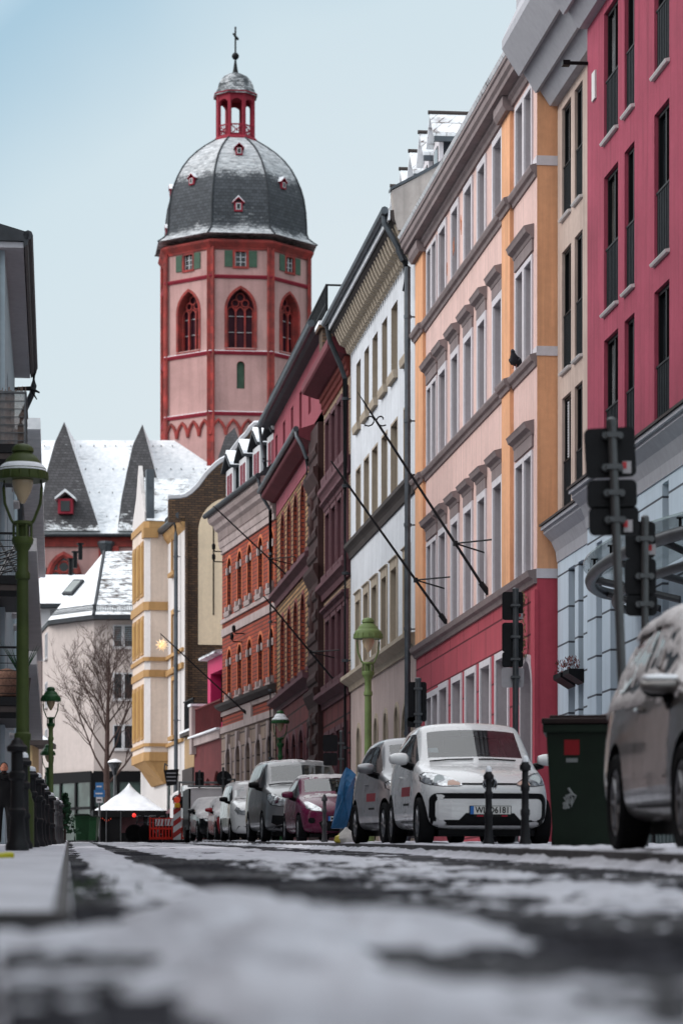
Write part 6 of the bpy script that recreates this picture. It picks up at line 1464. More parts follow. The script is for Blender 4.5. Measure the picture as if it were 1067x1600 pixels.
def handle(T, bvh, y, z, mt, side=-1):
    h = bvh.ray_cast(Vector((side*3, y, z)), Vector((-side, 0, 0)))[0]; m = MB(); m.tube([h, h+Vector((side*.03, .02, .005)), h+Vector((side*.03, .15, .005)), h+Vector((0, .17, 0))], .014, 6); m.build('door_handle', mt, T, smooth=True)
UPS = [tuple(list(s[:3])+[s[3]-.035, s[4]-.03, s[5]-(0, .01, .03, .055, .075, .075)[i]]+list(s[6:])) if i < 6 else s for i, s in enumerate(HATCH)]
ST_UP = scaled(UPS, 3.54, 1.66, 1.565, 3.54, 1.64, 1.5)
def little_car(label, X, Y, rz, pm, front=True, txt='WI·JD6181'):
    T, bvh, full, W2 = car('parked_car', label, 'car', X, Y, rz, ST_UP, pm)
    mirrors(T, ST_UP, 5, W2, pm)
    hl = [(-.775, .80), (-.765, .875), (-.72, .905), (-.62, .895), (-.46, .845), (-.345, .775), (-.34, .745), (-.40, .735), (-.56, .735), (-.70, .75), (-.75, .77)]
    for mr in (1, -1):
        p = [(a*mr, b) for a, b in hl]; decal(T, bvh, [(a*1.012 , (b-.815)*1.1+.815) for a, b in p], 'headlight_surround', BLACK, lift=.003); o = decal(T, bvh, p, 'headlight', LENS, lift=.012)
        decal(T, bvh, [(a*mr, b) for a, b in ((-.52, .745), (-.37, .745), (-.355, .77), (-.44, .815), (-.5, .80))], 'turn_signal', plain('pale_amber', (.62, .42, .34), .3, bump=0), o, lift=.016, cuts=2)
        m = MB(); h = bvh.ray_cast(Vector((-.60*mr, -2, .81)), Vector((0, 1, 0)))[0]; m.lathe([(.07, 0), (.06, .03), (.02, .05)], 16, (h.x, h.y-.02, h.z), axis='y'); m.build('reflector', CHROME, o, smooth=True)
    decal(T, bvh, [(-.345, .748), (.345, .748), (.345, .772), (-.345, .772)], 'grille_bar', BLACK, lift=.006)
    decal(T, bvh, rr(-.73, .73, .245, .645, .09), 'bumper_frame', BLACK, lift=.014, cuts=7)
    decal(T, bvh, rr(-.665, .665, .315, .575, .06), 'bumper_panel', pm, lift=.022, cuts=7)
    decal(T, bvh, [(-.42, .275), (.42, .275), (.30, .40), (-.30, .40)], 'air_intake', BLACK, lift=.03, cuts=5)
    decal(T, bvh, [(-.40, .165), (.40, .165), (.33, .20), (-.33, .20)], 'lower_lip', BLACK, lift=.01)
    m = MB(); h = bvh.ray_cast(Vector((0, -2, .755)), Vector((0, 1, 0)))[0]; y = h.y-.012
    m.lathe([(.092, .02), (.092, -.004), (.078, -.008)], 24, (0, y, .755), axis='y'); em = m.build('emblem', INK, T, smooth=True)
    m = MB(); m.tube([(.085*math.cos(a*.2618), y-.008, .755+.085*math.sin(a*.2618)) for a in range(25)], .007, 6)
    m.tube([(-.035, y-.01, .825), (0, y-.01, .765), (.035, y-.01, .825)], .0065, 5); m.tube([(-.068, y-.01, .79), (-.035, y-.01, .69), (0, y-.01, .75), (.035, y-.01, .69), (.068, y-.01, .79)], .0065, 5); m.build('emblem_letters', CHROME, em)
    plate(T, bvh, .435, txt)
    m = MB(); h = bvh.ray_cast(Vector((-.36, -2, .50)), Vector((0, 1, 0)))[0]; m.tube([(-.36+.03*math.cos(a*.5236), h.y-.013, .50+.03*math.sin(a*.5236)) for a in range(13)], .003, 4); m.build('tow_cover', SEAM, T)
    wiper(T, bvh, [(-.05, 1.085), (-.35, 1.078), (-.6, 1.055)]); wiper(T, bvh, [(.5, 1.07), (.2, 1.085), (.02, 1.083)])
    doorlines(T, bvh, (1.10, 2.12), .30, 1.0); decal(T, bvh, [(1.1, .29), (2.13, .29), (2.13, .302), (1.1, .302)], 'door_gap', SEAM, side=-1, lift=.001)
    decal(T, bvh, [(2.08, 1.02), (2.18, 1.02), (2.14, 1.40), (2.06, 1.40)], 'door_pillar', BLACK, side=-1, lift=.004)
    handle(T, bvh, 1.92, .86, pm)
    decal(T, bvh, [(1.25, .62), (1.95, .62), (1.95, .74), (1.25, .74)], 'door_lettering_panel', LOGOR, side=-1, lift=.003); decal(T, bvh, [(1.3, .50), (1.75, .50), (1.75, .53), (1.3, .53)], 'small_door_lettering', SEAM, side=-1, lift=.003)
    m = MB(); yq = .43
    for k in range(7): m.box(0, 0, 0, 0, 0, 0) if False else None
    # stickers and rear-view mirror behind the windscreen
    s0, s1 = Vector((0, ST_UP[5][0]+.10, ST_UP[5][5])), Vector((0, ST_UP[6][0]+.05, ST_UP[6][5]))
    q = s0.lerp(s1, .8); MB().box(-.11, .11, q.y+.06, q.y+.1, q.z-.06, q.z+.0).build('rear_view_mirror', BLACK, T)
    for f_, w_, mt in ((.38, .16, plain('pale_sticker', (.55, .68, .72), .5, bump=0)), (.12, .12, STK)):
        q = s0.lerp(s1, f_); m = MB(); m.M = Matrix.Translation((-.50, q.y+.22, q.z-.03)) @ Matrix.Rotation(R(-58), 4, 'X'); m.box(-w_/2, w_/2, -.002, .002, -.05, .06); m.build('windscreen_sticker', mt, T)
    return T, bvh, full
little_car('white small hatchback with red door lettering parked behind two bollards', 1.83, 36.3, 7, WPAINT)
T, bvh, full = little_car('silver small hatchback with red door lettering tucked in behind the white one', 1.50, 41.6, 9.5, S2PAINT, txt='WI·JD6184')
# purple hatchback
ST = scaled(HATCH, 3.62, 1.66, 1.45, 3.54, 1.64, 1.5)
T, bvh, full, W2 = car('parked_car', 'purple hatchback with snow on its roof and around the windscreen', 'car', -.03, 62, 8, ST, PPAINT, axles=(.66, 3.0), wr=.29); mirrors(T, ST, 5, W2, PPAINT)
for mr in (1, -1): decal(T, bvh, [(a*mr, b) for a, b in ((-.70, .86), (-.62, .87), (-.44, .76), (-.33, .665), (-.38, .655), (-.60, .68), (-.69, .72))], 'headlight', LENS, lift=.012); decal(T, bvh, [(mr*x, z) for x, z in rr(-.66, -.52, .40, .52, .05)], 'fog_lamp', BLACK, lift=.006)
decal(T, bvh, [(-.36, .24), (.36, .24), (.44, .42), (.36, .46), (-.36, .46), (-.44, .42)], 'grille', BLACK, lift=.006); plate(T, bvh, .50, 'MZ·KA 417')
m = MB(); h = bvh.ray_cast(Vector((0, -2, .70)), Vector((0, 1, 0)))[0]; m.M = Matrix.Translation((0, h.y, .70)) @ Matrix.Diagonal((1.6, 1, .7, 1)); m.lathe([(.055, -.02), (.045, -.025), (.01, -.025)], 16, axis='y'); m.build('emblem', CHROME, T)
decal(T, bvh, [(-.70, .56), (.70, .56), (.70, .568), (-.70, .568)], 'bonnet_gap', SEAM, lift=.001)
car_snow(T, full, lambda c, n: c.z > 1.38 and n.z > .6, .03, 3, .5); car_snow(T, full, lambda c, n: n.z > .3 and .72 < c.y < 1.02 and c.z > .9 and abs(c.x) < .7, .02, 8, .2)
doorlines(T, bvh, (1.1,), .3, .95)
# silver van
T, bvh, full, W2 = car('parked_van', 'silver grey delivery van with a black lower bumper behind the purple hatchback', 'van', -.76, 67.8, 8, VAN, GPAINT, sg=(5, 8), ir=99, axles=(.95, 3.9), wr=.34, grp='vans parked along the street')
mirrors(T, VAN, 5, W2, BLACK, .45)
for mr in (1, -1):
    p = [(a*mr, b) for a, b in ((-.90, .98), (-.88, 1.10), (-.80, 1.12), (-.62, 1.03), (-.44, .90), (-.47, .84), (-.66, .83), (-.84, .86))]; decal(T, bvh, [(a*1.01, (b-.96)*1.12+.96) for a, b in p], 'headlight_surround', BLACK, lift=.004); o = decal(T, bvh, p, 'headlight', LENS, lift=.012)
    h = bvh.ray_cast(Vector((-.72*mr, -2, .96)), Vector((0, 1, 0)))[0]; m = MB(); m.lathe([(.08, 0), (.07, -.03), (.02, -.035)], 16, (h.x, h.y, h.z), axis='y'); m.build('reflector', CHROME, o, smooth=True)
    decal(T, bvh, [(a*mr, b) for a, b in ((-.84, .44), (-.82, .62), (-.46, .60), (-.50, .44), (-.72, .38))], 'fog_lamp_pocket', BLACK, lift=.006)
decal(T, bvh, [(-.44, .62), (.44, .62), (.46, .9), (.30, .96), (-.30, .96), (-.46, .9)], 'grille', BLACK, lift=.008); decal(T, bvh, [(-.9, .24), (.9, .24), (.8, .36), (.4, .42), (-.4, .42), (-.8, .36)], 'lower_bumper', BLACK, lift=.008); plate(T, bvh, .52, 'MZ·TC 205')
wiper(T, bvh, [(-.1, 1.38), (-.5, 1.37), (-.8, 1.33)]); car_snow(T, full, lambda c, n: c.z > 1.88 and n.z > .6, .02, 3, .2); doorlines(T, bvh, (1.0, 2.2), .4, 1.2)
decal(T, bvh, [(2.1, 1.32), (2.24, 1.32), (2.2, 1.78), (2.1, 1.78)], 'door_pillar', BLACK, side=-1, lift=.004)
pass
# white small van
ST = scaled(VAN, 4.3, 1.8, 1.82, 4.97, 1.99, 1.97)
T, bvh, full, W2 = car('parked_van', 'white compact van with roof bars half hidden by the silver van', 'van', -2.30, 86, 8, ST, WPAINT, sg=(5, 8), ir=99, axles=(.85, 3.4), wr=.31, grp='vans parked along the street'); mirrors(T, ST, 5, W2, BLACK, .45)
for mr in (1, -1): decal(T, bvh, [(a*mr, b) for a, b in ((-.80, .90), (-.74, 1.0), (-.55, .92), (-.40, .80), (-.48, .76), (-.72, .78))], 'headlight', LENS, lift=.01); m = MB(); m.tube([(mr*.66, 1.6, 1.76), (mr*.66, 1.65, 1.84), (mr*.66, 3.6, 1.86), (mr*.66, 3.7, 1.78)], .025, 6); m.build('roof_rail', BLACK, T)
decal(T, bvh, [(-.8, .22), (.8, .22), (.7, .44), (-.7, .44)], 'lower_bumper', BLACK, lift=.008); decal(T, bvh, [(-.4, .6), (.4, .6), (.42, .8), (-.42, .8)], 'grille', BLACK, lift=.008); wiper(T, bvh, [(-.1, 1.28), (-.4, 1.27), (-.7, 1.23)])
doorlines(T, bvh, (1.0, 2.1), .35, 1.15); car_snow(T, full, lambda c, n: c.z > 1.2 and n.z > .4, .02, 3, .1)
# snowed-over red and black cars
ST = scaled(HATCH, 3.8, 1.68, 1.46, 3.54, 1.64, 1.5)
T, bvh, full, W2 = car('parked_car', 'red hatchback with a thickly snowed windscreen and roof', 'car', -3.25, 96.5, 8, ST, RPAINT, axles=(.68, 3.2), wr=.3); mirrors(T, ST, 5, W2, RPAINT)
for mr in (1, -1): decal(T, bvh, [(a*mr, b) for a, b in ((-.74, .80), (-.66, .86), (-.45, .76), (-.38, .68), (-.60, .68))], 'headlight', LENS, lift=.01)
decal(T, bvh, rr(-.45, .45, .28, .5, .06), 'grille', BLACK, lift=.006); car_snow(T, full, lambda c, n: c.z > .78 and n.z > .3, .05, 2.5, 1.0)
ST = scaled(HATCH, 4.1, 1.76, 1.48, 3.54, 1.64, 1.5)
T, bvh, full, W2 = car('parked_car', 'black car under thick snow on bonnet and windscreen beside the red barrier', 'car', -4.02, 101, 8, ST, KPAINT, axles=(.75, 3.4), wr=.32); mirrors(T, ST, 5, W2, KPAINT)
for mr in (1, -1): decal(T, bvh, [(a*mr, b) for a, b in ((-.76, .78), (-.68, .84), (-.45, .78), (-.40, .70), (-.62, .68))], 'headlight', LENS, lift=.01)
decal(T, bvh, rr(-.5, .5, .28, .62, .06), 'grille', BLACK, lift=.006); plate(T, bvh, .42, 'MZ·RL 88'); car_snow(T, full, lambda c, n: c.z > .74 and n.z > .3, .05, 2.5, 1.0)
# silver snow-covered car at the right edge
ST = scaled(HATCH, 4.02, 1.72, 1.50, 3.54, 1.64, 1.5)
T, bvh, full, W2 = car('parked_car', 'silver car with snow frozen over its windows, parked beside the dark wheelie bin', 'car', 2.79, 15.75, 3.6, ST, SPAINT, axles=(.76, 3.14), wr=.315, zroad=ground(18.2)+.09-.0255*2.4)
mirrors(T, ST, 5, W2, SPAINT, .12, snow=True, out=.02, zs=.5, dz=-.03)
doorlines(T, bvh, (1.22, 2.35), .28, 1.0); decal(T, bvh, [(1.22, .27), (2.36, .27), (2.36, .285), (1.22, .285)], 'door_gap', SEAM, side=-1, lift=.001); handle(T, bvh, 2.12, .86, SPAINT)
decal(T, bvh, [(2.32, 1.02), (2.42, 1.02), (2.38, 1.38), (2.30, 1.38)], 'door_pillar', BLACK, side=-1, lift=.003)
decal(T, bvh, [(1.3, .44), (3.0, .46), (3.0, .475), (1.3, .455)], 'side_moulding', SPAINT, side=-1, lift=.01)
for mr in (1, -1): decal(T, bvh, [(a*mr, b) for a, b in ((-.76, .80), (-.70, .88), (-.46, .80), (-.38, .70), (-.6, .68))], 'headlight', LENS, lift=.01)
decal(T, bvh, rr(-.5, .5, .28, .5, .06), 'grille', BLACK, lift=.006); plate(T, bvh, .56, 'MZ·SV 31')
SN2 = snowmat('frozen_snow', (.50, .47, .47), (.74, .71, .71))
car_snow(T, full, lambda c, n: c.z > 1.02 and abs(n.x) > .3, .014, 11, .02, mt=SN2, cuts=3); car_snow(T, full, lambda c, n: .90 < c.z <= 1.06 and abs(n.x) > .3, .022, 5, .35, name='snow_ledge', mt=SN2, cuts=3); car_snow(T, full, lambda c, n: (c.z > 1.36 and n.z > .35) or (n.z > .6 and c.z > .8), .04, 3, .8, name='roof_snow', mt=SN2)
# flatbed lorry with snowed tarpaulin
Y = 114; z0 = ground(Y)+.05; T = thing('parked_lorry', 'white lorry cab with a high snowed tarpaulin load behind the snowy cars', 'lorry', (-5.05, Y, z0), R(9))
MB().prism([(0, .5), (0, 1.25), (.35, 2.05), (.55, 2.2), (1.6, 2.2), (1.6, .5)], -1, 1).build('cab', WPAINT, T, bevel=.04)
m = MB(); m.face([(-.86, -.0+.015-.02, 1.27), (.86, -.005, 1.27), (.80, .30, 2.0), (-.80, .30, 2.0)]); m.build('windscreen', GLASS, T)
for s_ in (-1, 1): MB().box(s_*.62, s_*.88, -.02, .05, .85, 1.05).build('headlight', LENS, T); MB().box(s_*1.02, s_*1.22, .3, .4, 1.3, 1.75).build('wing_mirror', BLACK, T)
MB().box(-.5, .5, -.02, .05, .8, 1.1).build('grille', BLACK, T); MB().box(-1, 1, -.05, .2, .35, .6).build('bumper', BLACK, T)
for s_ in (-1, 1):
    for y in (.8, 4.2): m = MB(); m.lathe([(.3, -.12), (.4, -.1), (.4, .1), (.3, .12)], 20, (s_*.85, y, .4), axis='x'); m.build('wheel', RUBBER, T, smooth=True)
MB().box(-.95, .95, 1.65, 5.6, .7, .95).build('flatbed', DARKMETAL, T)
m = MB(); nx, ny = 14, 18; vs = []; fs = []
for j in range(ny+1):
    for i in range(nx+1): x = -1.02+2.04*i/nx; y = 1.75+3.8*j/ny; vs.append((x, y, 2.25+.06*mnoise.noise(Vector((x*2, y*2, 0)))-.25*abs(x)**4))
for j in range(ny):
    for i in range(nx): k = j*(nx+1)+i; fs.append((k, k+1, k+nx+2, k+nx+1))
m._a(vs, fs); m.box(-1.03, 1.03, 1.74, 5.58, .96, 2.0); m.build('tarpaulin', plain('snowy_tarpaulin', (.60, .56, .56), .8, .12, 2), T, smooth=False)
m = MB(); m.tube([(-1.05, 1.7, 2.36), (1.05, 1.7, 2.36)], .05, 6); m.tube([(-1.05, 1.7, .9), (-1.05, 1.7, 2.4)], .04, 6); m.tube([(1.05, 1.7, .9), (1.05, 1.7, 2.4)], .04, 6); m.build('load_frame', STEEL, T)
T = thing('trailer', 'trailer with a pale snowed tarpaulin wall in front of the lorry', 'trailer', (*P(332, 0, 107).xy, ground(107)+.05), R(8)); k = 107/F; h1 = (HY-1231)*k-T.location.z; h0 = (HY-1262)*k-T.location.z
MB().box(-.8, .95, 0, 2.6, h0-.4, h1).build('tarpaulin', plain('pale_tarpaulin', (.70, .66, .67), .8, .1, 2), T, bevel=.05); MB().box(-.86, .97, .02, 2.6, .45, h0-.4).build('trailer_bed', DARKMETAL, T); m = MB(); m.tube([(-.9, -.05, h1+.05), (1, -.05, h1+.05)], .04, 6); m.build('load_bar', STEEL, T)
MB().box(-.86, -.79, -.02, 2.5, h0-.6, h1-.03).build('side_flap', BLACK, T)
for s_ in (-1, 1): m = MB(); m.lathe([(.22, -.1), (.3, -.08), (.3, .08), (.22, .1)], 18, (s_*.8, 1.3, .3), axis='x'); m.build('wheel', RUBBER, T, smooth=True)

# ================================================================== market tent, barriers, bicycles, bins
Y = 131; z0 = ground(Y)+.0; k = Y/F; X0 = (204-CX)*k
T = thing('market_tent', 'black pop-up market tent with a snow white pitched roof', 'tent', (X0, Y, z0), R(6)); hw = 1.68; he = (HY-1266)*k-z0; ha = (HY-1223)*k-z0
m = MB(); n = 20; vs = []; fs = []
for j in range(n+1):
    for i in range(n+1):
        u, v = -1+2*i/n, -1+2*j/n; q = max(abs(u), abs(v)); z = he+(ha-he)*(1-q)**1.22-.05*q*(1-abs(abs(u)-abs(v)))+.03*mnoise.noise(Vector((u*3, v*3, 2)))
        if q > .97: z -= .03
        z += .16*max(0, math.cos(u*13))*(1-q)**2.5-.10*(1-q)**4; vs.append((u*hw, 1.5+v*1.6, z))
for j in range(n):
    for i in range(n): a = j*(n+1)+i; fs.append((a, a+1, a+n+2, a+n+1))
m._a(vs, fs); m.build('roof', SNOW, T, smooth=True, fix=False)
CLOTH = plain('black_tent_cloth', (.005, .005, .006), .85, .2, 2)
m = MB(); 
for x0_, x1_, y0_, y1_ in ((-hw, hw, -.12, -.08), (-hw-.02, -hw+.02, -.1, 3.1), (hw-.02, hw+.02, -.1, 3.1), (-hw, hw, 3.08, 3.12)): m.box(x0_, x1_, y0_, y1_, he-.32, he-.01)
m.build('valance', CLOTH, T)
m = MB(); m.box(hw-.05, hw+.01, 0, 3, 0, he-.3); m.box(-hw, hw, 3.02, 3.06, 0, he-.3); m.box(.62, hw, -.06, -.02, 0, he-.3); m.box(-hw+.62, -.42, -.06, -.02, 0, he-.3); m.box(-hw+.0, -hw+.58, .5, .54, 0, he-.3); m.box(-.42, .62, -.05, -.03, 0, .42); m.box(-hw, -hw+.05, .6, 3, 0, he-.3); m.build('side_walls', CLOTH, T)
m = MB()
for x in (-hw+.02, -hw+.62, hw-.04, -.42): m.tube([(x, -.1, 0), (x, -.1, he)], .03, 6)
m.tube([(-hw+.02, 3, 0), (-hw+.02, 3, he)], .03, 6); m.build('poles', STEEL, T)
MB().box(-.42, .6, .4, .45, .4, 1.35).build('counter_screen', plain('clear_screen_rose', (.16, .07, .08), .35, .3, 3), T)
p = P(210, 1274, 130.6); MB().lathe([(.02, -.09), (.08, -.05), (.09, .03), (.02, .09)], 10).build('red_lamp', emit('red_lamp_glow', (.9, .03, .02), .9), T, loc=T.rotation_euler.to_matrix().inverted() @ (p-T.location))
m = MB(); m2 = MB(); rs = random.Random(5); pts_ = [(-hw+k_*.09, -.15, he-.42-.06*math.sin(k_*1.1)) for k_ in range(10)]; m.tube(pts_, .008, 4)
for q in pts_: m2.lathe([(.005, -.03), (.02, 0), (.005, .03)], 6, q)
lg = m.build('light_string', BLACK, T); m2.build('bulbs', emit('red_bulbs', (.5, .05, .02), .3), lg)
ORG = plain('barrier_red_plastic', (.50, .022, .012), .45, .2, 3); BW = plain('reflective_white', (.5, .5, .52), .5); BRD = plain('board_red', (.32, .03, .03), .5)
def barrier(x, Y, w_, rz, lab):
    t = thing('site_barrier', lab, 'barrier', (*P(x, 0, Y).xy, ground(Y)+.02), R(rz), 'red plastic site barriers'); m = MB(); h = .9
    m.box(-w_/2, w_/2, -.03, .03, .12, .2); m.box(-w_/2, w_/2, -.03, .03, .86, h); m.box(-w_/2, w_/2, -.025, .025, .48, .55)
    n_ = int(w_/.11)
    for q in range(n_+1): xx = -w_/2+q*w_/n_; m.box(xx-.025, xx+.025, -.022, .022, .1, h-.02+(.05 if q % 3 == 0 else 0))
    m.build('panel', ORG, t)
    for q in (-1, 1): MB().box(q*w_*.3-.25, q*w_*.3+.25, -.2, .2, 0, .1).build('foot', BLACK, t)
    m = MB(); m.box(-w_*.28, w_*.05, -.036, -.03, .62, .86); m.box(w_*.1, w_*.42, -.036, -.03, .62, .86); o = m.build('reflective_strip', BW, t); m = MB()
    for q in range(5): a = -w_*.26+q*.12; m.slab([(a, .64), (a+.05, .64), (a+.09, .85), (a+.04, .85)], -.04, -.037)
    m.build('stripes', BRD, o)
barrier(254.5, 108, .93, -4, 'wide red plastic barrier panel standing beside the bicycles'); barrier(285, 109.5, .5, 10, 'narrow red plastic barrier panel right of the striped warning board')
Y = 107.3; b_ = P(277, 0, Y); b_.z = ground(Y)+.02; T = thing('warning_board', 'red and white striped warning board with a red and yellow lamp on top', 'warning board', b_, R(4)); k = Y/F
ht = (HY-1262)*k-b_.z; MB().box(-.14, .14, -.03, .03, .1, ht).build('board', BW, T); m = MB()
for q in range(4): z = .15+q*.42; m.slab([(-.138, z), (.138, z+.2), (.138, z+.4), (-.138, z+.2)], -.034, -.0301)
m.build('stripes', BRD, T); MB().box(-.1, .1, -.07, .07, ht, ht+.17).build('lamp_box', plain('lamp_yellow', (.7, .36, .03), .5), T, bevel=.015); m = MB(); m.lathe([(.10, -.06), (.115, -.03), (.115, .03), (.1, .06)], 18, (0, 0, ht+.28), axis='y'); m.build('warning_lamp', emit('warning_lamp_red', (.6, .05, .02), .25), T, smooth=True)
MB().box(-.3, .3, -.2, .2, 0, .1).build('foot', BLACK, T); m = MB(); m.tube([(.16*math.cos(a*.35), .05, ht-.0+.28+.17*math.sin(a*.35)) for a in range(10)], .03, 6); m.build('lamp_guard', STEEL, T)
def bicycle(x, Y, rz, lab, col):
    t = thing('bicycle', lab, 'bicycle', (*P(x, 0, Y).xy, ground(Y)+.02), R(rz), 'bicycles by the tent')
    for s_ in (0, 1.05):
        m = MB(); m.lathe([(.31, -.018), (.34, 0), (.31, .018), (.30, 0), (.31, -.018)], 26, (s_, 0, .34), axis='y'); w_ = m.build('wheel', RUBBER, t, smooth=True)
        m = MB(); m.tube([(s_+.295*math.cos(a*.3), 0, .34+.295*math.sin(a*.3)) for a in range(22)], .012, 5)
        for q in range(8): m.tube([(s_, 0, .34), (s_+.29*math.cos(q*.785), 0, .34+.29*math.sin(q*.785))], .004, 3)
        m.build('rim', STEEL, w_)
    f = plain('bike_'+col, dict(black=(.015, .015, .02), grey=(.12, .13, .14))[col], .4, bump=0); m = MB()
    for a, b in (((0, .34), (.12, .82)), ((.12, .76), (.62, .74)), ((.14, .66), (.52, .3)), ((.52, .3), (.66, .86)), ((.52, .3), (1.05, .34)), ((.62, .72), (1.05, .34))): m.tube([(a[0], 0, a[1]), (b[0], 0, b[1])], .018, 6)
    m.build('frame', f, t); m = MB(); m.tube([(.2, -.28, .98), (.1, -.2, 1.0), (.12, 0, .96), (.1, .2, 1.0), (.2, .28, .98)], .014, 6); m.tube([(.12, 0, .8), (.12, 0, .96)], .015, 6); m.build('handlebar', STEEL, t)
    m = MB(); m.tube([(.55, 0, .9), (.68, 0, .92), (.82, 0, .92)], [.03, .08, .1], 8); m.build('saddle', BLACK, t); m = MB(); m.lathe([(.09, -.01), (.09, .01)], 14, (.52, -.04, .3), axis='y'); m.tube([(.52, -.1, .3), (.62, -.1, .2)], .012, 5); m.build('crank', STEEL, t)
bicycle(210, 110, 12, 'dark bicycle leaning in front of the tent opening', 'black'); bicycle(228, 109.5, 38, 'grey bicycle turned with its wheel towards the red barrier', 'grey')
def bin_(X, Y, zb, rz, s, label, bodym, lidm, big=False):
    t = thing('wheelie_bin', label, 'bin', (X, Y, zb), R(rz), 'green wheelie bins'); h = 1.0*s; w1, w0 = .29*s, .235*s; d1, d0 = .36*s, .26*s
    m = MB(); m._a([(-w0, -d0, .03), (w0, -d0, .03), (w0, d0, .03), (-w0, d0, .03), (-w1, -d1, h), (w1, -d1, h), (w1, d1, h), (-w1, d1, h)], [(0, 3, 2, 1), (4, 5, 6, 7), (0, 1, 5, 4), (1, 2, 6, 5), (2, 3, 7, 6), (3, 0, 4, 7)]); m.box(-w1-.025, w1+.025, -d1-.03, d1+.02, h-.07*s, h-.005); m.build('body', bodym, t, bevel=.012)
    m = MB(); m.box(-w1-.035, w1+.035, -d1-.05, d1+.02, h, h+.045*s); m.box(-w1+.03, w1-.03, -d1+.06, d1-.05, h+.045*s, h+.075*s); m.build('lid', lidm, t, bevel=.012)
    m = MB(); m.tube([(-w1+.04, d1+.08, h-.02), (w1-.04, d1+.08, h-.02)], .018, 8); m.box(-w1+.04, -w1+.07, d1, d1+.08, h-.05, h); m.box(w1-.07, w1-.04, d1, d1+.08, h-.05, h); m.build('handle', lidm, t)
    for q in (-1, 1): m = MB(); m.lathe([(.1, -.03), (.1, .03)], 16, (q*(w0+.0), d0+.02, .1), axis='x'); m.build('wheel', RUBBER, t)
    return t, w1, d1, d0, h
BG = plain('dark_green_bin', (.004, .011, .0055), .5, .25, 3, streak=.3); BL = plain('brown_bin_lid', (.014, .006, .006), .5, .2, 3); BG2 = plain('green_bin', (.010, .045, .016), .5, .2, 3)
T, w1, d1, d0, h = bin_(2.10, 25.6, gr(25.6)-.02, -6, 1.08, 'dark green wheelie bin with a brown lid, red label and faded graffiti', BG, BL)
def onbin(x, z, w_, hh, mt, name, par):
    m = MB(); sl = math.atan((d1-d0)/(h-.03)); y = -(d0+(d1-d0)*(z-.03)/(h-.03)); m.M = Matrix.Translation((x, y-.004, z)) @ Matrix.Rotation(sl, 4, 'X'); m.box(-w_/2, w_/2, -.003, .003, -hh/2, hh/2); return m.build(name, mt, par)
lb = onbin(-.09, .88, .13, .13, plain('red_label', (.20, .008, .012), .5), 'red_label', T); onbin(-.09, .77, .10, .035, plain('faint_label_print', (.16, .17, .17), .6), 'label_print', T)
rs = random.Random(9); m = MB(); sl = math.atan((d1-d0)/(h-.03))
for q in range(5):
    pts_ = []; x, z = -.07+rs.uniform(-.05, .05), .42+rs.uniform(-.08, .1)
    for j in range(7): x += rs.uniform(-.05, .05); z += rs.uniform(-.06, .06); z = min(.58, max(.36, z)); x = min(.05, max(-.16, x)); pts_.append((x, -(d0+(d1-d0)*(z-.03)/(h-.03))-.004, z))
    m.tube(pts_, .011, 4)
m.build('graffiti', plain('graffiti_grey', (.22, .23, .23), .6), T)
bin_((128-CX)*116/F, 116, ground(116)+.06, 10, 1.0, 'small green wheelie bin left of the tent', BG2, BG); bin_((143-CX)*118/F, 118, ground(118)+.06, -5, .95, 'second green wheelie bin close to the tent leg', BG2, BG)
T, *_ = bin_((551-CX)*51/F, 51, gr(51), 0, .93, 'dark bin with a green rim wedged behind the silver hatchback', BLACK, BG)
# blue tarpaulin draped over something, bags
Y = 48.5; k = Y/F; b_ = P(540, 0, Y); b_.z = gr(Y); T = thing('blue_tarpaulin', 'blue tarpaulin hanging in folds from a peak beside the leaning bollard', 'tarpaulin', b_); m = MB(); vs = []; fs = []
q = lambda x, y, dy=0: ((x-540)*k, dy, (HY-y)*k-b_.z)
out = [(541, 1199), (549, 1203), (556, 1210), (553, 1230), (549, 1262), (545, 1280), (541, 1293), (530, 1294), (517, 1294), (522, 1272), (527, 1240), (532, 1216), (537, 1205)]
n = len(out); c0 = (537, 1245)
nr = 5
for j in range(nr+1):
    f_ = j/nr
    for i, p in enumerate(out): x, y = c0[0]+(p[0]-c0[0])*f_, c0[1]+(p[1]-c0[1])*f_; vs.append(q(x, y, -.22*(1-f_**2)+.05*math.sin(i*2.4)*f_+.03*math.sin(i*1.3+j)))
for j in range(nr):
    for i in range(n): fs.append((j*n+i, j*n+(i+1) % n, (j+1)*n+(i+1) % n, (j+1)*n+i))
o_ = len(vs)
for p in out: vs.append(q(c0[0]+(p[0]-c0[0])*.9, p[1], .35))
for i in range(n): fs.append((nr*n+i, nr*n+(i+1) % n, o_+(i+1) % n, o_+i))
fs.append(tuple(o_+i for i in range(n)))
m._a(vs, fs); m.build('sheet', plain('blue_plastic_sheet', (.022, .105, .23), .5, .2, 4), T)
BAGS = (('white rubbish bag slumped beside the leaning bollard', (.5, .47, .44), 541, 1304, .14), ('orange bag on the ground beside the white rubbish bag', (.7, .2, .03), 545, 1310, .10), ('yellow bag on the ground at the foot of the blue tarpaulin', (.5, .4, .06), 531, 1312, .09))
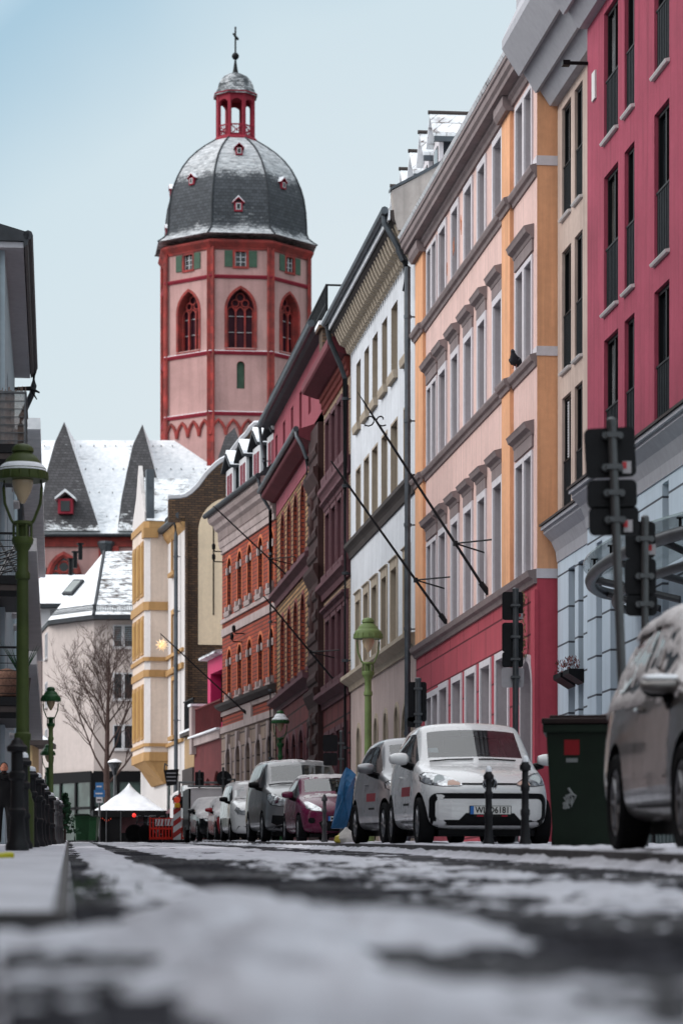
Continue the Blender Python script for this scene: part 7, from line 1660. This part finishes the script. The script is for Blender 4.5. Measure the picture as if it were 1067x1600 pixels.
for lab, c, x, y, r_ in BAGS:
    m = MB(); pr = [(.02, 0), (r_, .02), (r_*1.15, r_*.6), (r_*.8, r_*1.3), (r_*.25, r_*1.7), (.02, r_*1.9)]; m.lathe(pr, 12); 
    m.v = [(a+.2*r_*mnoise.noise(Vector((a*14, b*14, d*14))), b+.2*r_*mnoise.noise(Vector((a*14+5, b*14, d*14))), d) for a, b, d in m.v]; o = m.build('rubbish_bag', plain('bag_'+lab.split()[0], c, .5, .2, 6), None, smooth=True); Yb = 47.6; o.location = (*P(x, 0, Yb).xy, gr(Yb)); tag(o, lab, 'bag', 'bags by the leaning bollard')
# glass canopy over the entrance of the magenta building
Lm = Line(9.297, .1116, 39.5); T = Lm.empty('glass_canopy', 'oval glass canopy on bent steel tubes over the entrance of the magenta building', 'canopy'); A = lambda Z: Z-Lm.zb
zc = A(4.72); ax, ay = 4.4, 1.25
m = MB(); m.tube([(ax*math.cos(R(a)), .05+ay*math.sin(R(a)), zc) for a in range(0, 181, 6)], .085, 10); m.tube([(ax*.8*math.cos(R(a)), .05+ay*.75*math.sin(R(a)), zc-.32) for a in range(0, 181, 6)], .06, 10); m.build('ring_tube', STEEL, T, smooth=True)
for a in (25, 60, 90, 120, 155): MB().tube([(ax*math.cos(R(a)), .05+ay*math.sin(R(a)), zc), (ax*.7*math.cos(R(a)), 0, zc-.35)], .05, 8).build('strut', STEEL, T, smooth=True)
gp, N, L_, B = newmat('canopy_glass'); B.inputs['Base Color'].default_value = (.45, .55, .55, 1); B.inputs['Roughness'].default_value = .1; B.inputs['Alpha'].default_value = .55
MB().plate([((ax+.12)*math.cos(R(a)), .05+(ay+.12)*math.sin(R(a))) for a in range(0, 181, 6)], zc+.2, zc+.23).build('glass_plate', gp, T)
m = MB()
for a in range(10, 180, 20): m.tube([(ax*math.cos(R(a)), .05+ay*math.sin(R(a)), zc+.05), (ax*math.cos(R(a)), .05+ay*math.sin(R(a)), zc+.2)], .02, 6); m.lathe([(.05, 0), (.05, .015)], 10, (ax*math.cos(R(a)), .05+ay*math.sin(R(a)), zc+.185))
m.build('glass_clamps', DARKMETAL, T)
# grey railing panels seen under the silver car
T = thing('low_fence', 'low grey-green slatted fence behind the silver car wheels', 'fence', (4.3, 33, gr(33)), R(96)); m = MB()
for q in range(26): m.box(q*.22, q*.22+.12, -.02, .02, .05, .75)
m.box(0, 5.7, -.03, .03, .7, .78); m.build('slats', plain('grey_green_slats', (.10, .13, .13), .7), T); 
for q in range(4): MB().box(q*1.85, q*1.85+.08, -.04, .04, 0, .85).build('post', DARKMETAL, T)
# pigeon on the window sill of the salmon house
u_, z_ = SALMON_LINE.u(815), 9.97; e_ = Vector((SALMON_LINE.a-SALMON_LINE.k*SALMON_LINE.Yn, SALMON_LINE.Yn, 0)); dv = Vector((-SALMON_LINE.k, 1, 0))/SALMON_LINE.q; nv = Vector((-1, -SALMON_LINE.k, 0))/SALMON_LINE.q
T = thing('pigeon', 'dark pigeon sitting on a window ledge of the salmon house', 'bird', e_+dv*u_+nv*.13+Vector((0, 0, z_-.02)), R(60)); PG = plain('dark_feathers', (.025, .024, .03), .7, .3, 12)
m = MB(); m.tube([(.17, 0, .05), (.12, 0, .08), (.05, 0, .12), (-.02, 0, .17), (-.06, 0, .22), (-.075, 0, .265), (-.085, 0, .30), (-.10, 0, .305), (-.125, 0, .295), (-.145, 0, .285)], [.012, .035, .075, .085, .065, .042, .04, .038, .014, .003], 12); m.build('body', PG, T, smooth=True)
for s_ in (-1, 1): m = MB(); m.tube([(-.02, s_*.07, .17), (.06, s_*.075, .12), (.16, s_*.03, .06)], [.05, .045, .008], 8); m.build('wing', PG, T, smooth=True); m = MB(); m.tube([(0, s_*.03, .1), (-.005, s_*.03, .01), (-.04, s_*.03, .004)], .007, 5); m.build('foot', plain('bird_foot', (.25, .08, .07), .7), T)
# person in dark clothes on the left pavement
Y = 58.4; X = (7-CX)*Y/F; z0 = ground(Y)+.07; T = thing('person', 'person in a dark hooded coat walking on the left pavement behind the bollards', 'person', (X, Y, z0), R(8)); sc_ = ((HY-1193)*Y/F-z0)/1.76
def skin(name, chain, mt, parent, lv=2):
    """chain: list of (index, parent index, point, radius)"""
    me = bpy.data.meshes.new(name); me.from_pydata([Vector(c[1])*sc_ for c in chain], [(c[0], i) for i, c in enumerate(chain) if c[0] is not None], [])
    o = obj(name, me, parent); o.modifiers.new('k', 'SKIN'); s_ = o.modifiers.new('s', 'SUBSURF'); s_.levels = lv; s_.render_levels = lv
    for i, c in enumerate(chain): v = me.skin_vertices[0].data[i]; v.radius = (c[2]*sc_, c[2]*sc_*(c[3] if len(c) > 3 else 1)); v.use_root = (i == 0)
    bpy.context.view_layer.update(); m2 = eval_mesh(o); o.modifiers.clear(); o.data = m2; m2.materials.clear(); m2.materials.append(mt)
    for p in m2.polygons: p.use_smooth = True
    return o
COAT = plain('dark_coat', (.005, .005, .006), .85, .3, 4); SKINM = plain('face_skin', (.42, .17, .11), .55, .1, 8, bump=0); HAIR = plain('dark_hair', (.012, .010, .010), .7)
body = skin('body', [(None, (0, 0, .95), .16, .8), (0, (0, 0, 1.15), .15, .75), (1, (0, .0, 1.36), .17, .7), (2, (0, .0, 1.50), .07), (3, (0, -.02, 1.58), .065),
    (2, (.20, 0, 1.42), .075), (5, (.27, .02, 1.15), .055), (6, (.27, -.06, .92), .042), (2, (-.20, 0, 1.42), .075), (8, (-.27, .03, 1.15), .055), (9, (-.26, -.02, .92), .042),
    (0, (.10, 0, .86), .10), (11, (.11, -.12, .50), .07), (12, (.11, -.06, .10), .05), (13, (.11, -.20, .05), .045), (0, (-.10, 0, .86), .10), (15, (-.10, .08, .50), .07), (16, (-.10, .22, .12), .05), (17, (-.10, .10, .05), .045)], COAT, T)
def ell(name, c, r_, mt, parent, mod=None):
    bm = bmesh.new(); bmesh.ops.create_uvsphere(bm, u_segments=20, v_segments=14, radius=1)
    for v in bm.verts:
        q = Vector(v.co)
        if mod: q = mod(q)
        v.co = (Vector(c)+Vector((q.x*r_[0], q.y*r_[1], q.z*r_[2])))*sc_
    me = bpy.data.meshes.new(name); bm.to_mesh(me); bm.free(); me.materials.append(mt)
    for p in me.polygons: p.use_smooth = True
    return obj(name, me, parent)
def facemod(q):
    if q.y < -.2: q.y -= .28*math.exp(-((q.x/.14)**2+((q.z+.12)/.18)**2)); q.y += .12*math.exp(-(((abs(q.x)-.38)/.18)**2+((q.z-.1)/.12)**2)); q.y -= .06*math.exp(-((q.x/.3)**2+((q.z+.5)/.08)**2))
    if q.z < -.3: q.x *= 1-.25*(-q.z-.3)
    return q
hd = ell('head', (0, -.03, 1.655), (.078, .10, .118), SKINM, T, facemod); ell('hair', (0, .0, 1.685), (.088, .105, .105), HAIR, T, lambda q: Vector((q.x, max(q.y, -.55 if q.z > .35 else .05), max(q.z, -.55))))
for s_ in (-1, 1): ell('eye', (s_*.030, -.118, 1.667), (.011, .008, .007), HAIR, hd); ell('ear', (s_*.08, -.01, 1.65), (.012, .025, .035), SKINM, hd)
ell('mouth', (0, -.122, 1.60), (.026, .006, .006), plain('lips', (.28, .09, .07), .6), hd); ell('beard', (0, -.075, 1.585), (.055, .05, .035), HAIR, hd)
m = MB(); m.tube([(-.1*sc_, .06*sc_, 1.5*sc_), (0, .1*sc_, 1.55*sc_), (.1*sc_, .06*sc_, 1.5*sc_), (.08*sc_, -.07*sc_, 1.47*sc_), (0, -.1*sc_, 1.44*sc_), (-.08*sc_, -.07*sc_, 1.47*sc_), (-.1*sc_, .06*sc_, 1.5*sc_)], .05*sc_, 8); m.build('hood', COAT, T, smooth=True)
for s_, w_ in ((1, Vector((.27, -.06, .92))), (-1, Vector((-.26, -.02, .92)))):
    skin('hand', [(None, w_, .03, .6), (0, w_+Vector((0, -.02, -.09)), .038, .5)]+[(1, w_+Vector((0, -.045+.025*j, -.12)), .011) for j in range(4)]+[(2+j, w_+Vector((-s_*.015, -.05+.025*j, -.165-.008*(j in (1, 2)))), .010) for j in range(4)]+[(6+j, w_+Vector((-s_*.035, -.05+.024*j, -.185-.01*(j in (1, 2)))), .008) for j in range(4)]+[(0, w_+Vector((-s_*.02, -.05, -.06)), .012), (14, w_+Vector((-s_*.03, -.07, -.11)), .010)], SKINM, T, 1)
# litter on the near left pavement
Y = 20; o = MB().box(-.06, .06, -.04, .04, 0, .035).build('litter_carton', plain('yellow_carton', (.45, .42, .02), .5), None, bevel=.01); o.location = (*P(8, 0, Y).xy, ground(Y)+.045); o.rotation_euler = (R(8), R(-6), R(20)); tag(o, 'small bright yellow carton lying in the snow at the foot of the nearest bollard', 'litter')
